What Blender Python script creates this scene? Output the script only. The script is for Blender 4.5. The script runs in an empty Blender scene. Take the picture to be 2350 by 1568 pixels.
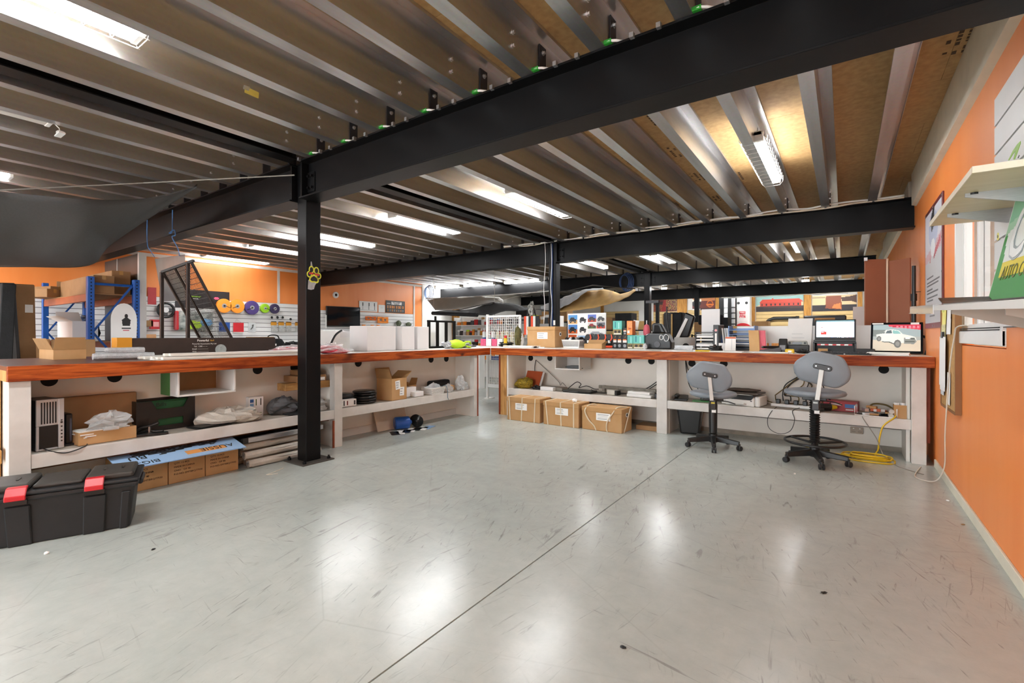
import bpy, math, random
import numpy as np
from mathutils import Matrix, Vector
R = math.radians
PI = math.pi
rnd = random.Random(7)
SC = bpy.context.scene
COL = SC.collection

# ---------------------------------------------------------------- camera, world, exposure
H = 1.25
YAW = R(34.878)
FPX = 1093.35
cam = bpy.data.cameras.new('camera')
cam.sensor_width = 36.0
cam.lens = 36.0 * FPX / 2350
cam.shift_y = -(784 - 767.5) / 2350
cam.clip_start = 0.02
camo = bpy.data.objects.new('camera', cam)
camo.location = (0, 0, H)
camo.rotation_euler = (R(90), 0, YAW)
COL.objects.link(camo)
SC.camera = camo
world = bpy.data.worlds.new('world')
SC.world = world
world.use_nodes = True
bg = world.node_tree.nodes['Background']
bg.inputs[0].default_value = (0.93, 0.97, 1.0, 1)
bg.inputs[1].default_value = 2.2          # daylight fill added through the end left open behind the camera
vs = SC.view_settings
vs.view_transform = 'Standard'
vs.look = 'None'
vs.gamma = 1
vs.use_curve_mapping = False
vs.exposure = 1.68
LAMP = 20.0                              # brightness of the fluorescent diffusers
SC.cycles.max_bounces = 7
SC.cycles.diffuse_bounces = 4
SC.cycles.glossy_bounces = 3
SC.cycles.adaptive_threshold = 0.05
SC.cycles.sample_clamp_indirect = 6.0

# ---------------------------------------------------------------- helpers
FX, FY = -math.sin(YAW), math.cos(YAW)
RX, RY = math.cos(YAW), math.sin(YAW)
def P(u, v, **k):
    """survey helper: where the sight line of a measured image point meets a real plane x=, y= or z="""
    a = (u - 1175) / FPX
    d = (FX + RX * a, FY + RY * a, (767.5 - v) / FPX)
    (ax, val), = k.items()
    i = 'xyz'.index(ax)
    t = (val - (0, 0, H)[i]) / d[i]
    return Vector((d[0] * t, d[1] * t, H + d[2] * t))
def zof(v, x, y):
    """height seen at image row v for something standing at x, y"""
    return H + (767.5 - v) * (x * FX + y * FY) / FPX

def lin(c):
    if isinstance(c, str):
        c = c.lstrip('#')
        c = tuple(int(c[i:i + 2], 16) / 255 for i in (0, 2, 4))
    return tuple((x / 12.92 if x <= 0.04045 else ((x + 0.055) / 1.055) ** 2.4) for x in c)

MATS = {}
def mat(key, col='808080', rough=0.6, metal=0.0, var=0.08, scale=6.0, bump=0.0, emit=0.0, alpha=1.0, stretch=(1, 1, 1), col2=None, trans=0.0, bscale=None, coat=0.0):
    """procedural material: object-space noise varies the base colour, a finer noise gives relief"""
    if key in MATS:
        return MATS[key]
    m = bpy.data.materials.new(key)
    m.use_nodes = True
    nt = m.node_tree
    b = nt.nodes['Principled BSDF']
    c1 = lin(col)
    if col2 is None:
        ca = tuple(max(0, x * (1 - var)) for x in c1)
        cb = tuple(min(1, x * (1 + var)) for x in c1)
    else:
        ca, cb = c1, lin(col2)
    tc = nt.nodes.new('ShaderNodeTexCoord')
    mp = nt.nodes.new('ShaderNodeMapping')
    mp.inputs['Scale'].default_value = stretch
    nt.links.new(tc.outputs['Object'], mp.inputs[0])
    n = nt.nodes.new('ShaderNodeTexNoise')
    n.inputs['Scale'].default_value = scale
    n.inputs['Detail'].default_value = 4
    nt.links.new(mp.outputs[0], n.inputs['Vector'])
    r = nt.nodes.new('ShaderNodeValToRGB')
    r.color_ramp.elements[0].position = 0.3
    r.color_ramp.elements[1].position = 0.7
    r.color_ramp.elements[0].color = (*ca, 1)
    r.color_ramp.elements[1].color = (*cb, 1)
    nt.links.new(n.outputs['Fac'], r.inputs[0])
    nt.links.new(r.outputs[0], b.inputs['Base Color'])
    b.inputs['Roughness'].default_value = rough
    b.inputs['Metallic'].default_value = metal
    if coat:
        b.inputs['Coat Weight'].default_value = coat
        b.inputs['Coat Roughness'].default_value = 0.15
    if trans:
        b.inputs['Transmission Weight'].default_value = trans
    if alpha < 1:
        b.inputs['Alpha'].default_value = alpha
    if emit:
        b.inputs['Emission Color'].default_value = (*c1, 1)
        b.inputs['Emission Strength'].default_value = emit
    if bump:
        n2 = nt.nodes.new('ShaderNodeTexNoise')
        n2.inputs['Scale'].default_value = bscale or scale * 4
        n2.inputs['Detail'].default_value = 3
        nt.links.new(mp.outputs[0], n2.inputs['Vector'])
        bp = nt.nodes.new('ShaderNodeBump')
        bp.inputs['Strength'].default_value = bump
        bp.inputs['Distance'].default_value = 0.01
        nt.links.new(n2.outputs['Fac'], bp.inputs['Height'])
        nt.links.new(bp.outputs[0], b.inputs['Normal'])
    MATS[key] = m
    return m

def ramp(nt, fac, stops):
    r = nt.nodes.new('ShaderNodeValToRGB')
    e = r.color_ramp.elements
    while len(e) < len(stops):
        e.new(0.5)
    for i, (p, c) in enumerate(stops):
        e[i].position = p
        e[i].color = (*c, 1) if len(c) == 3 else c
    nt.links.new(fac, r.inputs[0])
    return r.outputs[0]
def tex_noise(nt, vec, scale, detail=4, rough=0.5, dist=0.0):
    n = nt.nodes.new('ShaderNodeTexNoise')
    n.inputs['Scale'].default_value = scale
    n.inputs['Detail'].default_value = detail
    n.inputs['Roughness'].default_value = rough
    n.inputs['Distortion'].default_value = dist
    nt.links.new(vec, n.inputs['Vector'])
    return n.outputs['Fac']
def mapping(nt, scale=(1, 1, 1), rot=(0, 0, 0)):
    tc = nt.nodes.new('ShaderNodeTexCoord')
    mp = nt.nodes.new('ShaderNodeMapping')
    mp.inputs['Scale'].default_value = scale
    mp.inputs['Rotation'].default_value = rot
    nt.links.new(tc.outputs['Object'], mp.inputs[0])
    return mp.outputs[0]
def mixc(nt, fac, a, b, mode='MIX'):
    x = nt.nodes.new('ShaderNodeMix')
    x.data_type = 'RGBA'
    x.blend_type = mode
    for s, v in ((x.inputs[0], fac), (x.inputs[6], a), (x.inputs[7], b)):
        if isinstance(v, (int, float)):
            s.default_value = v
        elif isinstance(v, tuple):
            s.default_value = (*v, 1)
        else:
            nt.links.new(v, s)
    return x.outputs[2]
def newmat(key):
    m = bpy.data.materials.new(key)
    m.use_nodes = True
    MATS[key] = m
    return m, m.node_tree, m.node_tree.nodes['Principled BSDF']

def timber(key, dark, light, axis=0, scale=5.0, rough=0.4, knots='3a1204', coat=0.0):
    if key in MATS:
        return MATS[key]
    m, nt, b = newmat(key)
    st = [9.0, 9.0, 9.0]
    st[axis] = 0.7
    v = mapping(nt, tuple(st))
    g = tex_noise(nt, v, scale * 0.45, 6, 0.65, 1.4)
    c = ramp(nt, g, [(0.38, lin(dark)), (0.5, tuple((x + y) / 2 for x, y in zip(lin(dark), lin(light)))), (0.60, lin(light))])
    st2 = [3.0, 3.0, 3.0]
    st2[axis] = 1.2
    k = tex_noise(nt, mapping(nt, tuple(st2)), 1.5, 2, 0.4, 0.5)
    kf = ramp(nt, k, [(0.66, (0, 0, 0)), (0.74, (1, 1, 1))])
    c = mixc(nt, kf, c, lin(knots))
    nt.links.new(c, b.inputs['Base Color'])
    b.inputs['Roughness'].default_value = rough
    b.inputs['Specular IOR Level'].default_value = 0.25
    return m

class MB:
    """collects simple solids and sheets into one mesh"""
    def __init__(s):
        s.v, s.f, s.m, s.T = [], [], [], None
    def add(s, vs, fs, mi=0):
        o = len(s.v)
        if s.T is not None:
            vs = [s.T @ Vector(p) for p in vs]
        s.v += [tuple(p) for p in vs]
        s.f += [tuple(i + o for i in f) for f in fs]
        s.m += [mi] * len(fs)
        return s
    def box(s, x0, x1, y0, y1, z0, z1, mi=0):
        return s.add([(x0, y0, z0), (x1, y0, z0), (x1, y1, z0), (x0, y1, z0), (x0, y0, z1), (x1, y0, z1), (x1, y1, z1), (x0, y1, z1)],
                     [(0, 3, 2, 1), (4, 5, 6, 7), (0, 1, 5, 4), (1, 2, 6, 5), (2, 3, 7, 6), (3, 0, 4, 7)], mi)
    def slab(s, quad, t, mi=0):
        """thickened quadrilateral; t is a vector"""
        q = [Vector(p) for p in quad]
        t = Vector(t)
        return s.add(q + [p + t for p in q], [(3, 2, 1, 0), (4, 5, 6, 7), (0, 1, 5, 4), (1, 2, 6, 5), (2, 3, 7, 6), (3, 0, 4, 7)], mi)
    def cyl(s, p0, p1, r, r1=None, n=12, mi=0, caps=True):
        p0, p1 = Vector(p0), Vector(p1)
        r1 = r if r1 is None else r1
        a = (p1 - p0).normalized()
        u = a.orthogonal().normalized()
        w = a.cross(u)
        vs = []
        for p, q in ((p0, r), (p1, r1)):
            for i in range(n):
                t = 2 * PI * i / n
                vs.append(p + u * math.cos(t) * q + w * math.sin(t) * q)
        fs = [(i, (i + 1) % n, n + (i + 1) % n, n + i) for i in range(n)]
        if caps:
            fs += [tuple(range(n - 1, -1, -1)), tuple(range(n, 2 * n))]
        return s.add(vs, fs, mi)
    def tube(s, pts, r, n=6, mi=0, closed=False):
        pts = [Vector(p) for p in pts]
        k = len(pts)
        vs, fs = [], []
        u = None
        for i, p in enumerate(pts):
            a = (pts[(i + 1) % k] - pts[i - 1]) if closed else (pts[min(i + 1, k - 1)] - pts[max(i - 1, 0)])
            if a.length < 1e-9:
                a = Vector((0, 0, 1))
            a.normalize()
            if u is None:
                u = a.orthogonal().normalized()
            else:
                u = (u - a * u.dot(a))
                u = u.normalized() if u.length > 1e-6 else a.orthogonal().normalized()
            w = a.cross(u)
            for j in range(n):
                t = 2 * PI * j / n
                vs.append(p + (u * math.cos(t) + w * math.sin(t)) * r)
        for i in range(k if closed else k - 1):
            for j in range(n):
                i2 = (i + 1) % k
                fs.append((i * n + j, i * n + (j + 1) % n, i2 * n + (j + 1) % n, i2 * n + j))
        if not closed:
            fs += [tuple(range(n - 1, -1, -1)), tuple(range((k - 1) * n, k * n))]
        return s.add(vs, fs, mi)
    def prism(s, poly, axis, a, b, mi=0):
        """2D outline pushed along an axis: x -> outline is (y,z), y -> (x,z), z -> (x,y)"""
        def mk(p, t):
            return {'x': (t, p[0], p[1]), 'y': (p[0], t, p[1]), 'z': (p[0], p[1], t)}[axis]
        n = len(poly)
        vs = [mk(p, a) for p in poly] + [mk(p, b) for p in poly]
        fs = [(i, (i + 1) % n, n + (i + 1) % n, n + i) for i in range(n)] + [tuple(range(n - 1, -1, -1)), tuple(range(n, 2 * n))]
        return s.add(vs, fs, mi)
    def lathe(s, prof, c=(0, 0, 0), n=20, mi=0):
        """profile of (radius, height) turned about z"""
        vs, fs = [], []
        for r, z in prof:
            for i in range(n):
                t = 2 * PI * i / n
                vs.append((c[0] + r * math.cos(t), c[1] + r * math.sin(t), c[2] + z))
        for k in range(len(prof) - 1):
            for i in range(n):
                fs.append((k * n + i, k * n + (i + 1) % n, (k + 1) * n + (i + 1) % n, (k + 1) * n + i))
        fs += [tuple(range(n - 1, -1, -1)), tuple(range((len(prof) - 1) * n, len(prof) * n))]
        return s.add(vs, fs, mi)
    def grid(s, nx, ny, fn, mi=0):
        vs = [fn(i / nx, j / ny) for j in range(ny + 1) for i in range(nx + 1)]
        fs = [(j * (nx + 1) + i, j * (nx + 1) + i + 1, (j + 1) * (nx + 1) + i + 1, (j + 1) * (nx + 1) + i) for j in range(ny) for i in range(nx)]
        return s.add(vs, fs, mi)
    def blob(s, c, rx, ry, rz, n=14, k=9, jit=0.15, seed=1, flat=True, mi=0, power=1.0):
        """crumpled soft mass standing on z = c.z"""
        g = random.Random(seed)
        vs, fs = [], []
        ph = [(g.uniform(0, 6.3), g.uniform(2, 5), g.uniform(2, 6), g.uniform(0, 6.3)) for _ in range(5)]
        for i in range(k + 1):
            th = PI * i / k
            for j in range(n):
                t = 2 * PI * j / n
                q = 1 + jit * sum(math.sin(a * 1 + b * t + c2 * th + d) for a, b, c2, d in ph) / 2.2 + g.uniform(-jit, jit) * 0.45
                x, y, z = math.sin(th) * math.cos(t) * q, math.sin(th) * math.sin(t) * q, math.cos(th) * q
                z = (math.copysign(abs(z) ** power, z))
                zz = z * rz + rz * 0.75
                if flat:
                    zz = max(0.0, zz)
                vs.append((c[0] + x * rx, c[1] + y * ry, c[2] + zz))
        for i in range(k):
            for j in range(n):
                fs.append((i * n + j, (i + 1) * n + j, (i + 1) * n + (j + 1) % n, i * n + (j + 1) % n))
        return s.add(vs, fs, mi)
    def build(s, name, mats, parent=None, smooth=False, bev=0.0, seg=1, sub=0, solid=0.0, auto=False):
        me = bpy.data.meshes.new(name)
        me.from_pydata(s.v, [], s.f)
        if not isinstance(mats, (list, tuple)):
            mats = [mats]
        for x in mats:
            me.materials.append(x)
        me.polygons.foreach_set('material_index', s.m)
        if smooth:
            me.polygons.foreach_set('use_smooth', [True] * len(s.f))
        me.update()
        o = bpy.data.objects.new(name, me)
        COL.objects.link(o)
        if parent:
            o.parent = parent
        if bev:
            b = o.modifiers.new('bevel', 'BEVEL')
            b.width = bev
            b.segments = seg
            b.limit_method = 'ANGLE'
            b.angle_limit = R(35)
        if solid:
            q = o.modifiers.new('solid', 'SOLIDIFY')
            q.thickness = solid
            q.offset = 0
        if sub:
            q = o.modifiers.new('sub', 'SUBSURF')
            q.levels = q.render_levels = sub
        return o

def tag(o, label=None, cat=None, group=None, kind=None):
    for k, v in (('label', label), ('category', cat), ('group', group), ('kind', kind)):
        if v:
            o[k] = v
    return o
def thing(name, label, cat, loc=(0, 0, 0), rz=0.0, group=None):
    o = bpy.data.objects.new(name, None)
    o.location = loc
    o.rotation_euler = (0, 0, rz)
    o.empty_display_size = 0.05
    COL.objects.link(o)
    return tag(o, label, cat, group)
def solo(mb, name, m, label, cat, loc=(0, 0, 0), rz=0.0, group=None, **k):
    o = mb.build(name, m, None, **k)
    o.location = loc
    o.rotation_euler = (0, 0, rz)
    return tag(o, label, cat, group)
def struct(mb, name, m, label=None, **k):
    o = mb.build(name, m, None, **k)
    return tag(o, label, None, None, 'structure')
def link_copy(o, parent=None, loc=None, rz=None):
    c = o.copy()
    COL.objects.link(c)
    c.parent = parent
    if loc is not None:
        c.location = loc
    if rz is not None:
        c.rotation_euler = (0, 0, rz)
    return c
def copy_tree(o, loc, rz=None, label=None):
    c = link_copy(o, None, loc, rz)
    if label:
        c['label'] = label
    for ch in o.children:
        d = link_copy(ch, c)
        for g in ch.children:
            link_copy(g, d)
    return c

FACE = {'-y': (R(90), 0, 0), '+x': (R(90), 0, R(90)), '-x': (R(90), 0, R(-90)), '+z': (0, 0, 0)}
def text(s, size, m, parent, loc, rot='-y', align='CENTER', ext=0.0006, name='lettering', shear=0.0, sx=1.0, bold=0.0):
    cu = bpy.data.curves.new('t', 'FONT')
    cu.body = s
    cu.size = size
    cu.align_x = align
    cu.align_y = 'CENTER'
    cu.extrude = ext
    cu.shear = shear
    cu.offset = bold
    cu.resolution_u = 3
    t = bpy.data.objects.new('t', cu)
    COL.objects.link(t)
    bpy.context.view_layer.update()
    me = bpy.data.meshes.new_from_object(t.evaluated_get(bpy.context.evaluated_depsgraph_get()))
    bpy.data.objects.remove(t)
    bpy.data.curves.remove(cu)
    me.name = name
    me.materials.clear()
    me.materials.append(m)
    o = bpy.data.objects.new(name, me)
    COL.objects.link(o)
    o.parent = parent
    o.location = loc
    o.rotation_euler = FACE[rot] if isinstance(rot, str) else rot
    o.scale = (sx, 1, 1)
    return o

class Canvas:
    """flat print: a small raster of flat colours, drawn with shapes"""
    def __init__(s, nx, ny, bgc):
        s.nx, s.ny = nx, ny
        s.X, s.Y = np.meshgrid((np.arange(nx) + .5) / nx, (np.arange(ny) + .5) / ny)
        s.im = np.zeros((ny, nx, 3))
        s.im[:] = lin(bgc)
    def put(s, mask, c):
        s.im[mask] = lin(c)
        return s
    def rect(s, x0, y0, x1, y1, c):
        return s.put((s.X >= x0) & (s.X < x1) & (s.Y >= y0) & (s.Y < y1), c)
    def ell(s, cx, cy, rx, ry, c):
        return s.put(((s.X - cx) / rx) ** 2 + ((s.Y - cy) / ry) ** 2 < 1, c)
    def poly(s, pts, c):
        ins = np.zeros(s.X.shape, bool)
        n = len(pts)
        for i in range(n):
            (x0, y0), (x1, y1) = pts[i], pts[(i + 1) % n]
            if y0 == y1:
                continue
            cond = ((y0 > s.Y) != (y1 > s.Y)) & (s.X < (x1 - x0) * (s.Y - y0) / (y1 - y0) + x0)
            ins ^= cond
        return s.put(ins, c)
    def speck(s, x0, y0, x1, y1, cols, p=0.5, seed=1):
        g = np.random.RandomState(seed)
        m = (s.X >= x0) & (s.X < x1) & (s.Y >= y0) & (s.Y < y1) & (g.rand(*s.X.shape) < p)
        idx = g.randint(0, len(cols), s.X.shape)
        for i, c in enumerate(cols):
            s.put(m & (idx == i), c)
        return s
    def lines(s, x0, x1, ys, h, c, seed=3):
        g = random.Random(seed)
        for y in ys:
            s.rect(x0, y - h / 2, x0 + (x1 - x0) * g.uniform(.55, 1), y + h / 2, c)
        return s
    def build(s, name, w, h, parent, loc, rot='-y', rough=0.45, emit=0.0):
        """w x h sheet centred on loc; image x to the reader's right, y up"""
        nx, ny = s.nx, s.ny
        xs, ys = np.meshgrid(np.linspace(-w / 2, w / 2, nx + 1), np.linspace(-h / 2, h / 2, ny + 1))
        v = [(a, b, 0.0) for a, b in zip(xs.ravel(), ys.ravel())]
        f = [(j * (nx + 1) + i, j * (nx + 1) + i + 1, (j + 1) * (nx + 1) + i + 1, (j + 1) * (nx + 1) + i) for j in range(ny) for i in range(nx)]
        me = bpy.data.meshes.new(name)
        me.from_pydata(v, [], f)
        a = me.attributes.new('ink', 'FLOAT_COLOR', 'FACE')
        c = np.ones((ny * nx, 4), np.float32)
        c[:, :3] = s.im.reshape(-1, 3)
        a.data.foreach_set('color', c.ravel())
        key = 'print_%.2f_%.2f' % (rough, emit)
        if key not in MATS:
            m, nt, b = newmat(key)
            at = nt.nodes.new('ShaderNodeAttribute')
            at.attribute_name = 'ink'
            nt.links.new(at.outputs['Color'], b.inputs['Base Color'])
            b.inputs['Roughness'].default_value = rough
            if emit:
                nt.links.new(at.outputs['Color'], b.inputs['Emission Color'])
                b.inputs['Emission Strength'].default_value = emit
        me.materials.append(MATS[key])
        o = bpy.data.objects.new(name, me)
        COL.objects.link(o)
        o.parent = parent
        o.location = loc
        o.rotation_euler = FACE[rot] if isinstance(rot, str) else rot
        return o

# ---------------------------------------------------------------- materials of the place
def concrete():
    m, nt, b = newmat('concrete')
    v = mapping(nt)
    big = tex_noise(nt, v, 0.55, 5, 0.6, 0.3)
    c = ramp(nt, big, [(0.3, lin('a6aeaa')), (0.5, lin('b0b7b2')), (0.72, lin('bec4bf'))])
    fine = tex_noise(nt, v, 9.0, 6, 0.7)
    c = mixc(nt, 0.16, c, ramp(nt, fine, [(0.3, lin('8a8a83')), (0.7, lin('d0d0c8'))]))
    # short scuffs dragged in a few directions, patchy, plus long hairline scratches
    def turned(rot, sc):
        tc = nt.nodes.new('ShaderNodeTexCoord')
        m1 = nt.nodes.new('ShaderNodeMapping')
        m1.inputs['Rotation'].default_value = (0, 0, rot)
        m2 = nt.nodes.new('ShaderNodeMapping')
        m2.inputs['Scale'].default_value = sc
        nt.links.new(tc.outputs['Object'], m1.inputs[0])
        nt.links.new(m1.outputs[0], m2.inputs[0])
        return m2.outputs[0]
    for i, (rot, along, across, lo, strength, mlo) in enumerate(((R(82), 1.6, 11, .60, .55, .46), (R(68), 2.4, 22, .61, .50, .44), (R(100), 1.8, 26, .62, .45, .46), (R(8), 1.5, 24, .625, .45, .47), (R(-22), 2.2, 34, .63, .40, .46))):
        s1 = tex_noise(nt, turned(rot, (along, across, 1)), 1.9, 5, 0.62, 0.9)
        f = ramp(nt, s1, [(lo, (0, 0, 0)), (lo + 0.10, (strength,) * 3)])
        ms = nt.nodes.new('ShaderNodeMapping')
        ms.inputs['Location'].default_value = (3.7 * i, 1.9 * i, 0)
        nt.links.new(v, ms.inputs[0])
        msk = ramp(nt, tex_noise(nt, ms.outputs[0], 0.9, 4), [(mlo, (0.04, 0.04, 0.04)), (mlo + 0.12, (1, 1, 1))])
        f = mixc(nt, 1.0, f, msk, 'MULTIPLY')
        c = mixc(nt, f, c, lin('55544d'))
    for i, (rot, sc) in enumerate(((R(20), (.55, .9, 1)), (R(-35), (.8, .45, 1)))):
        w = nt.nodes.new('ShaderNodeTexVoronoi')
        w.feature = 'DISTANCE_TO_EDGE'
        w.inputs['Scale'].default_value = 1.1
        nt.links.new(turned(rot, sc), w.inputs['Vector'])
        f = ramp(nt, w.outputs['Distance'], [(0.0, (.17, .17, .17)), (0.005, (0, 0, 0))])
        f = mixc(nt, 1.0, f, ramp(nt, tex_noise(nt, v, 1.3 + i, 3), [(.45, (0, 0, 0)), (.6, (1, 1, 1))]), 'MULTIPLY')
        c = mixc(nt, f, c, lin('6a675c'))
    st = ramp(nt, tex_noise(nt, v, 3.3, 3, 0.6, 0.8), [(0.70, (0, 0, 0)), (0.76, (0.25, 0.25, 0.25))])
    c = mixc(nt, st, c, lin('7d7a6d'))
    nt.links.new(c, b.inputs['Base Color'])
    rr = nt.nodes.new('ShaderNodeMapRange')
    nt.links.new(tex_noise(nt, v, 2.2, 5), rr.inputs[0])
    rr.inputs[3].default_value = 0.21
    rr.inputs[4].default_value = 0.265
    nt.links.new(rr.outputs[0], b.inputs['Roughness'])
    b.inputs['Specular IOR Level'].default_value = 0.5
    bp = nt.nodes.new('ShaderNodeBump')
    bp.inputs['Strength'].default_value = 0.12
    bp.inputs['Distance'].default_value = 0.004
    nt.links.new(tex_noise(nt, v, 22, 4), bp.inputs['Height'])
    nt.links.new(bp.outputs[0], b.inputs['Normal'])
    return m
def galvanised():
    m, nt, b = newmat('galvanised')
    v = mapping(nt, (1, 1, 1))
    vo = nt.nodes.new('ShaderNodeTexVoronoi')
    vo.inputs['Scale'].default_value = 60
    nt.links.new(v, vo.inputs['Vector'])
    g = ramp(nt, tex_noise(nt, mapping(nt, (3, .25, 3)), 2.0, 4), [(0.3, lin('b6b6b6')), (0.7, lin('dedede'))])
    c = mixc(nt, 0.05, g, vo.outputs['Color'], 'OVERLAY')
    nt.links.new(c, b.inputs['Base Color'])
    b.inputs['Metallic'].default_value = 0.92
    rr = nt.nodes.new('ShaderNodeMapRange')
    nt.links.new(vo.outputs['Distance'], rr.inputs[0])
    rr.inputs[3].default_value = 0.285
    rr.inputs[4].default_value = 0.34
    nt.links.new(rr.outputs[0], b.inputs['Roughness'])
    bp = nt.nodes.new('ShaderNodeBump')
    bp.inputs['Strength'].default_value = 0.03
    bp.inputs['Distance'].default_value = 0.004
    nt.links.new(tex_noise(nt, v, 130, 2), bp.inputs['Height'])
    nt.links.new(bp.outputs[0], b.inputs['Normal'])
    return m
CONC = concrete()
GALV = galvanised()
BLACK = mat('black_steel_paint', '0f0f10', 0.40, 0, 0.12, 4, 0.05)
BLACK.node_tree.nodes['Principled BSDF'].inputs['Specular IOR Level'].default_value = 0.16
BOARD = mat('particleboard', 'a58152', 0.75, 0, 0.18, 22, 0.15, col2='ba9764', bscale=160)
ORANGE = mat('orange_wall_paint', 'ec8840', 0.40, 0, 0.05, 1.2, 0.04, stretch=(1, 3, 0.4), col2='f2944e')
WHITE = mat('white_paint', 'd6d4d0', 0.5, 0, 0.03, 3, 0.03)
SCUFF = mat('scuffed_white_paint', 'c4c1bb', 0.55, 0, 0.10, 5, 0.06, col2='d8d5d0')
CREAM = mat('cream_trim', 'd8d2bf', 0.5, 0, 0.06, 6, 0.03)
GREYWALL = mat('pale_painted_panel', 'e2ddd4', 0.55, 0, 0.05, 3, 0.03)
PLASTIC_W = mat('white_plastic', 'e9e9e6', 0.35, 0, 0.02, 5)
RAW = timber('raw_pine', 'b07a3c', 'd9a86a', 2, 5, 0.6, '8a5a2a')
FASC_Y = timber('stained_fascia_y', '74290c', 'b65820', 1, 5, 0.5, '4a1606')
FASC_X = timber('stained_fascia_x', '7a2d0e', 'bb5f24', 0, 5, 0.5, '4a1606')
STAINEDGE = mat('stained_edge', '8a3c1c', 0.5, 0, 0.15, 8)
LAMPMAT = None
def lampmat():
    m, nt, b = newmat('lit_diffuser')
    b.inputs['Base Color'].default_value = (0.9, 0.9, 0.9, 1)
    b.inputs['Emission Color'].default_value = (0.97, 0.985, 1.0, 1)
    b.inputs['Emission Strength'].default_value = LAMP
    return m
LAMPMAT = lampmat()
DARK = mat('dark_void', '0c0c0c', 0.8, 0, 0.1, 5)

# ================================================================= THE SETTING
X0, X1 = -12.0, 0.709
Y0, Y1 = -6.0, 20.0
ZB, ZT, ZC = 2.549, 2.915, 3.17
JX = -1.398
fl = struct(MB().box(X0 - .1, X1 + .1, Y0, Y1, -.06, -.014), 'floor', DARK)
MB().box(X0 - .1, JX - .004, Y0, Y1, -.013, 0).build('slab', CONC, fl)
MB().box(JX + .004, X1 + .1, Y0, Y1, -.013, 0).build('slab', CONC, fl)

wl = struct(MB().box(X0 - .12, X0, Y0, 11.75, 0, ZC), 'wall_left', ORANGE)
struct(MB().box(X0 - .12, X0 + .02, 11.75, 13.2, 0, ZC).box(X0 - .12, X0, 13.2, Y1, 0, ZC), 'wall_left_rear', WHITE)
struct(MB().box(X0, X0 + .03, Y0, 11.72, ZT - .03, ZT + .04), 'trim_1', WHITE)
struct(MB().box(X0, X0 + .02, 6.62, 6.68, 2.05, ZT - .03).box(X0, X0 + .02, 11.35, 11.41, 0, ZT - .03), 'trim_2', WHITE)
wr = MB()
wr.box(X1, X1 + .1, Y0, 3.585, 0, ZC).box(X1, X1 + .1, 4.965, 13.3, 0, ZC).box(X1, X1 + .1, 3.585, 4.965, 0, 1.17).box(X1, X1 + .1, 3.585, 4.965, 2.2, ZC)
struct(wr, 'wall_right', ORANGE)
struct(MB().box(X1, X1 + .1, 13.3, Y1, 0, ZC), 'wall_right_rear', WHITE)
struct(MB().box(X1 - .014, X1 + .001, Y0, 5.95, 0, .075), 'baseboard_right', CREAM, bev=.003)
# cream packer strip along the top of the right wall
trb = MB()
trb.prism([(X1 - .045, 2.80), (X1 - .045, ZC - .002), (X1, ZC - .002), (X1, 2.785)], 'y', Y0, 7.44)
trb.prism([(X1 - .045, 2.80), (X1 - .045, ZC - .002), (X1, ZC - .002), (X1, 2.785)], 'y', 7.76, 12.6)
struct(trb, 'trim_3', CREAM)
struct(MB().box(X0 - .1, X1 + .1, Y1, Y1 + .12, 0, ZC), 'wall_back', WHITE)
struct(MB().box(X0 - .1, X1 + .1, Y0 - .12, Y0, 2.75, ZC + .1), 'wall_front', WHITE)

# ceiling: particleboard sheets with Z joists under them
ce = struct(MB().box(X0 - .1, X1 + .1, Y0, Y1, ZC + .022, ZC + .05), 'ceiling', DARK)
BW = 0.9
k = 0
y = Y0
while y < Y1 - 1e-6:
    off = -0.0 if k % 2 == 0 else 1.8
    xs = [X0 - .1]
    x = X0 + off + 3.6
    while x < X1:
        xs.append(x)
        x += 3.6
    xs.append(X1 + .1)
    for a, b_ in zip(xs, xs[1:]):
        MB().box(a + .001, b_ - .001, y + .0015, min(y + BW, Y1) - .0015, ZC, ZC + .02).build('board', BOARD, ce)
    y += BW
    k += 1
jm = MB()
t = .004
jl = Y1 - Y0
prof = [(0, .253), (0, .004), (-.083, .004), (-.083, .022), (-.087, .022), (-.087, 0), (.004, 0), (.004, .249), (.083, .249), (.083, .231), (.087, .231), (.087, .253)]
jm.prism(prof, 'y', 0, jl)
j0 = jm.build('joist', GALV, ce)
JOX = [.33 - .4895 * i for i in range(26)]
JOX = [x for x in JOX if x > X0 + .1]
first = True
joists = []
for x in JOX:
    if abs(x + 4.35) < .2:
        continue
    o = j0 if first else link_copy(j0, ce)
    first = False
    o.location = (x, Y0, ZT + .001)
    joists.append(o)
BEAM_Y = [2.668, 7.6, 12.66, 17.9]
cl0 = MB().box(.006, .014, -.04, .04, 0, .215).build('cleat', mat('cleat_grey', '34343a', .45, .2, .1), ce)
bo0 = MB().cyl((0, 0, 0), (.016, 0, 0), .011, n=6).cyl((0, 0, 0), (.004, 0, 0), .016, n=8).build('bolt', mat('zinc', 'c9c9c9', .3, .8, .05), ce)
first = True
fb = True
for bi, by in enumerate(BEAM_Y):
    for x in JOX:
        if abs(x + 4.35) < .2:
            continue
        o = cl0 if first else link_copy(cl0, ce)
        first = False
        o.location = (x, by, ZT)
        if bi < 2 and x > -9:
            for dy, dz in ((-.33, .14), (-.33, .06), (.0, .17)):
                q = bo0 if fb else link_copy(bo0, ce)
                fb = False
                q.location = (x + (.014 if dy == 0 else .004), by + dy, ZT + dz)

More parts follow.
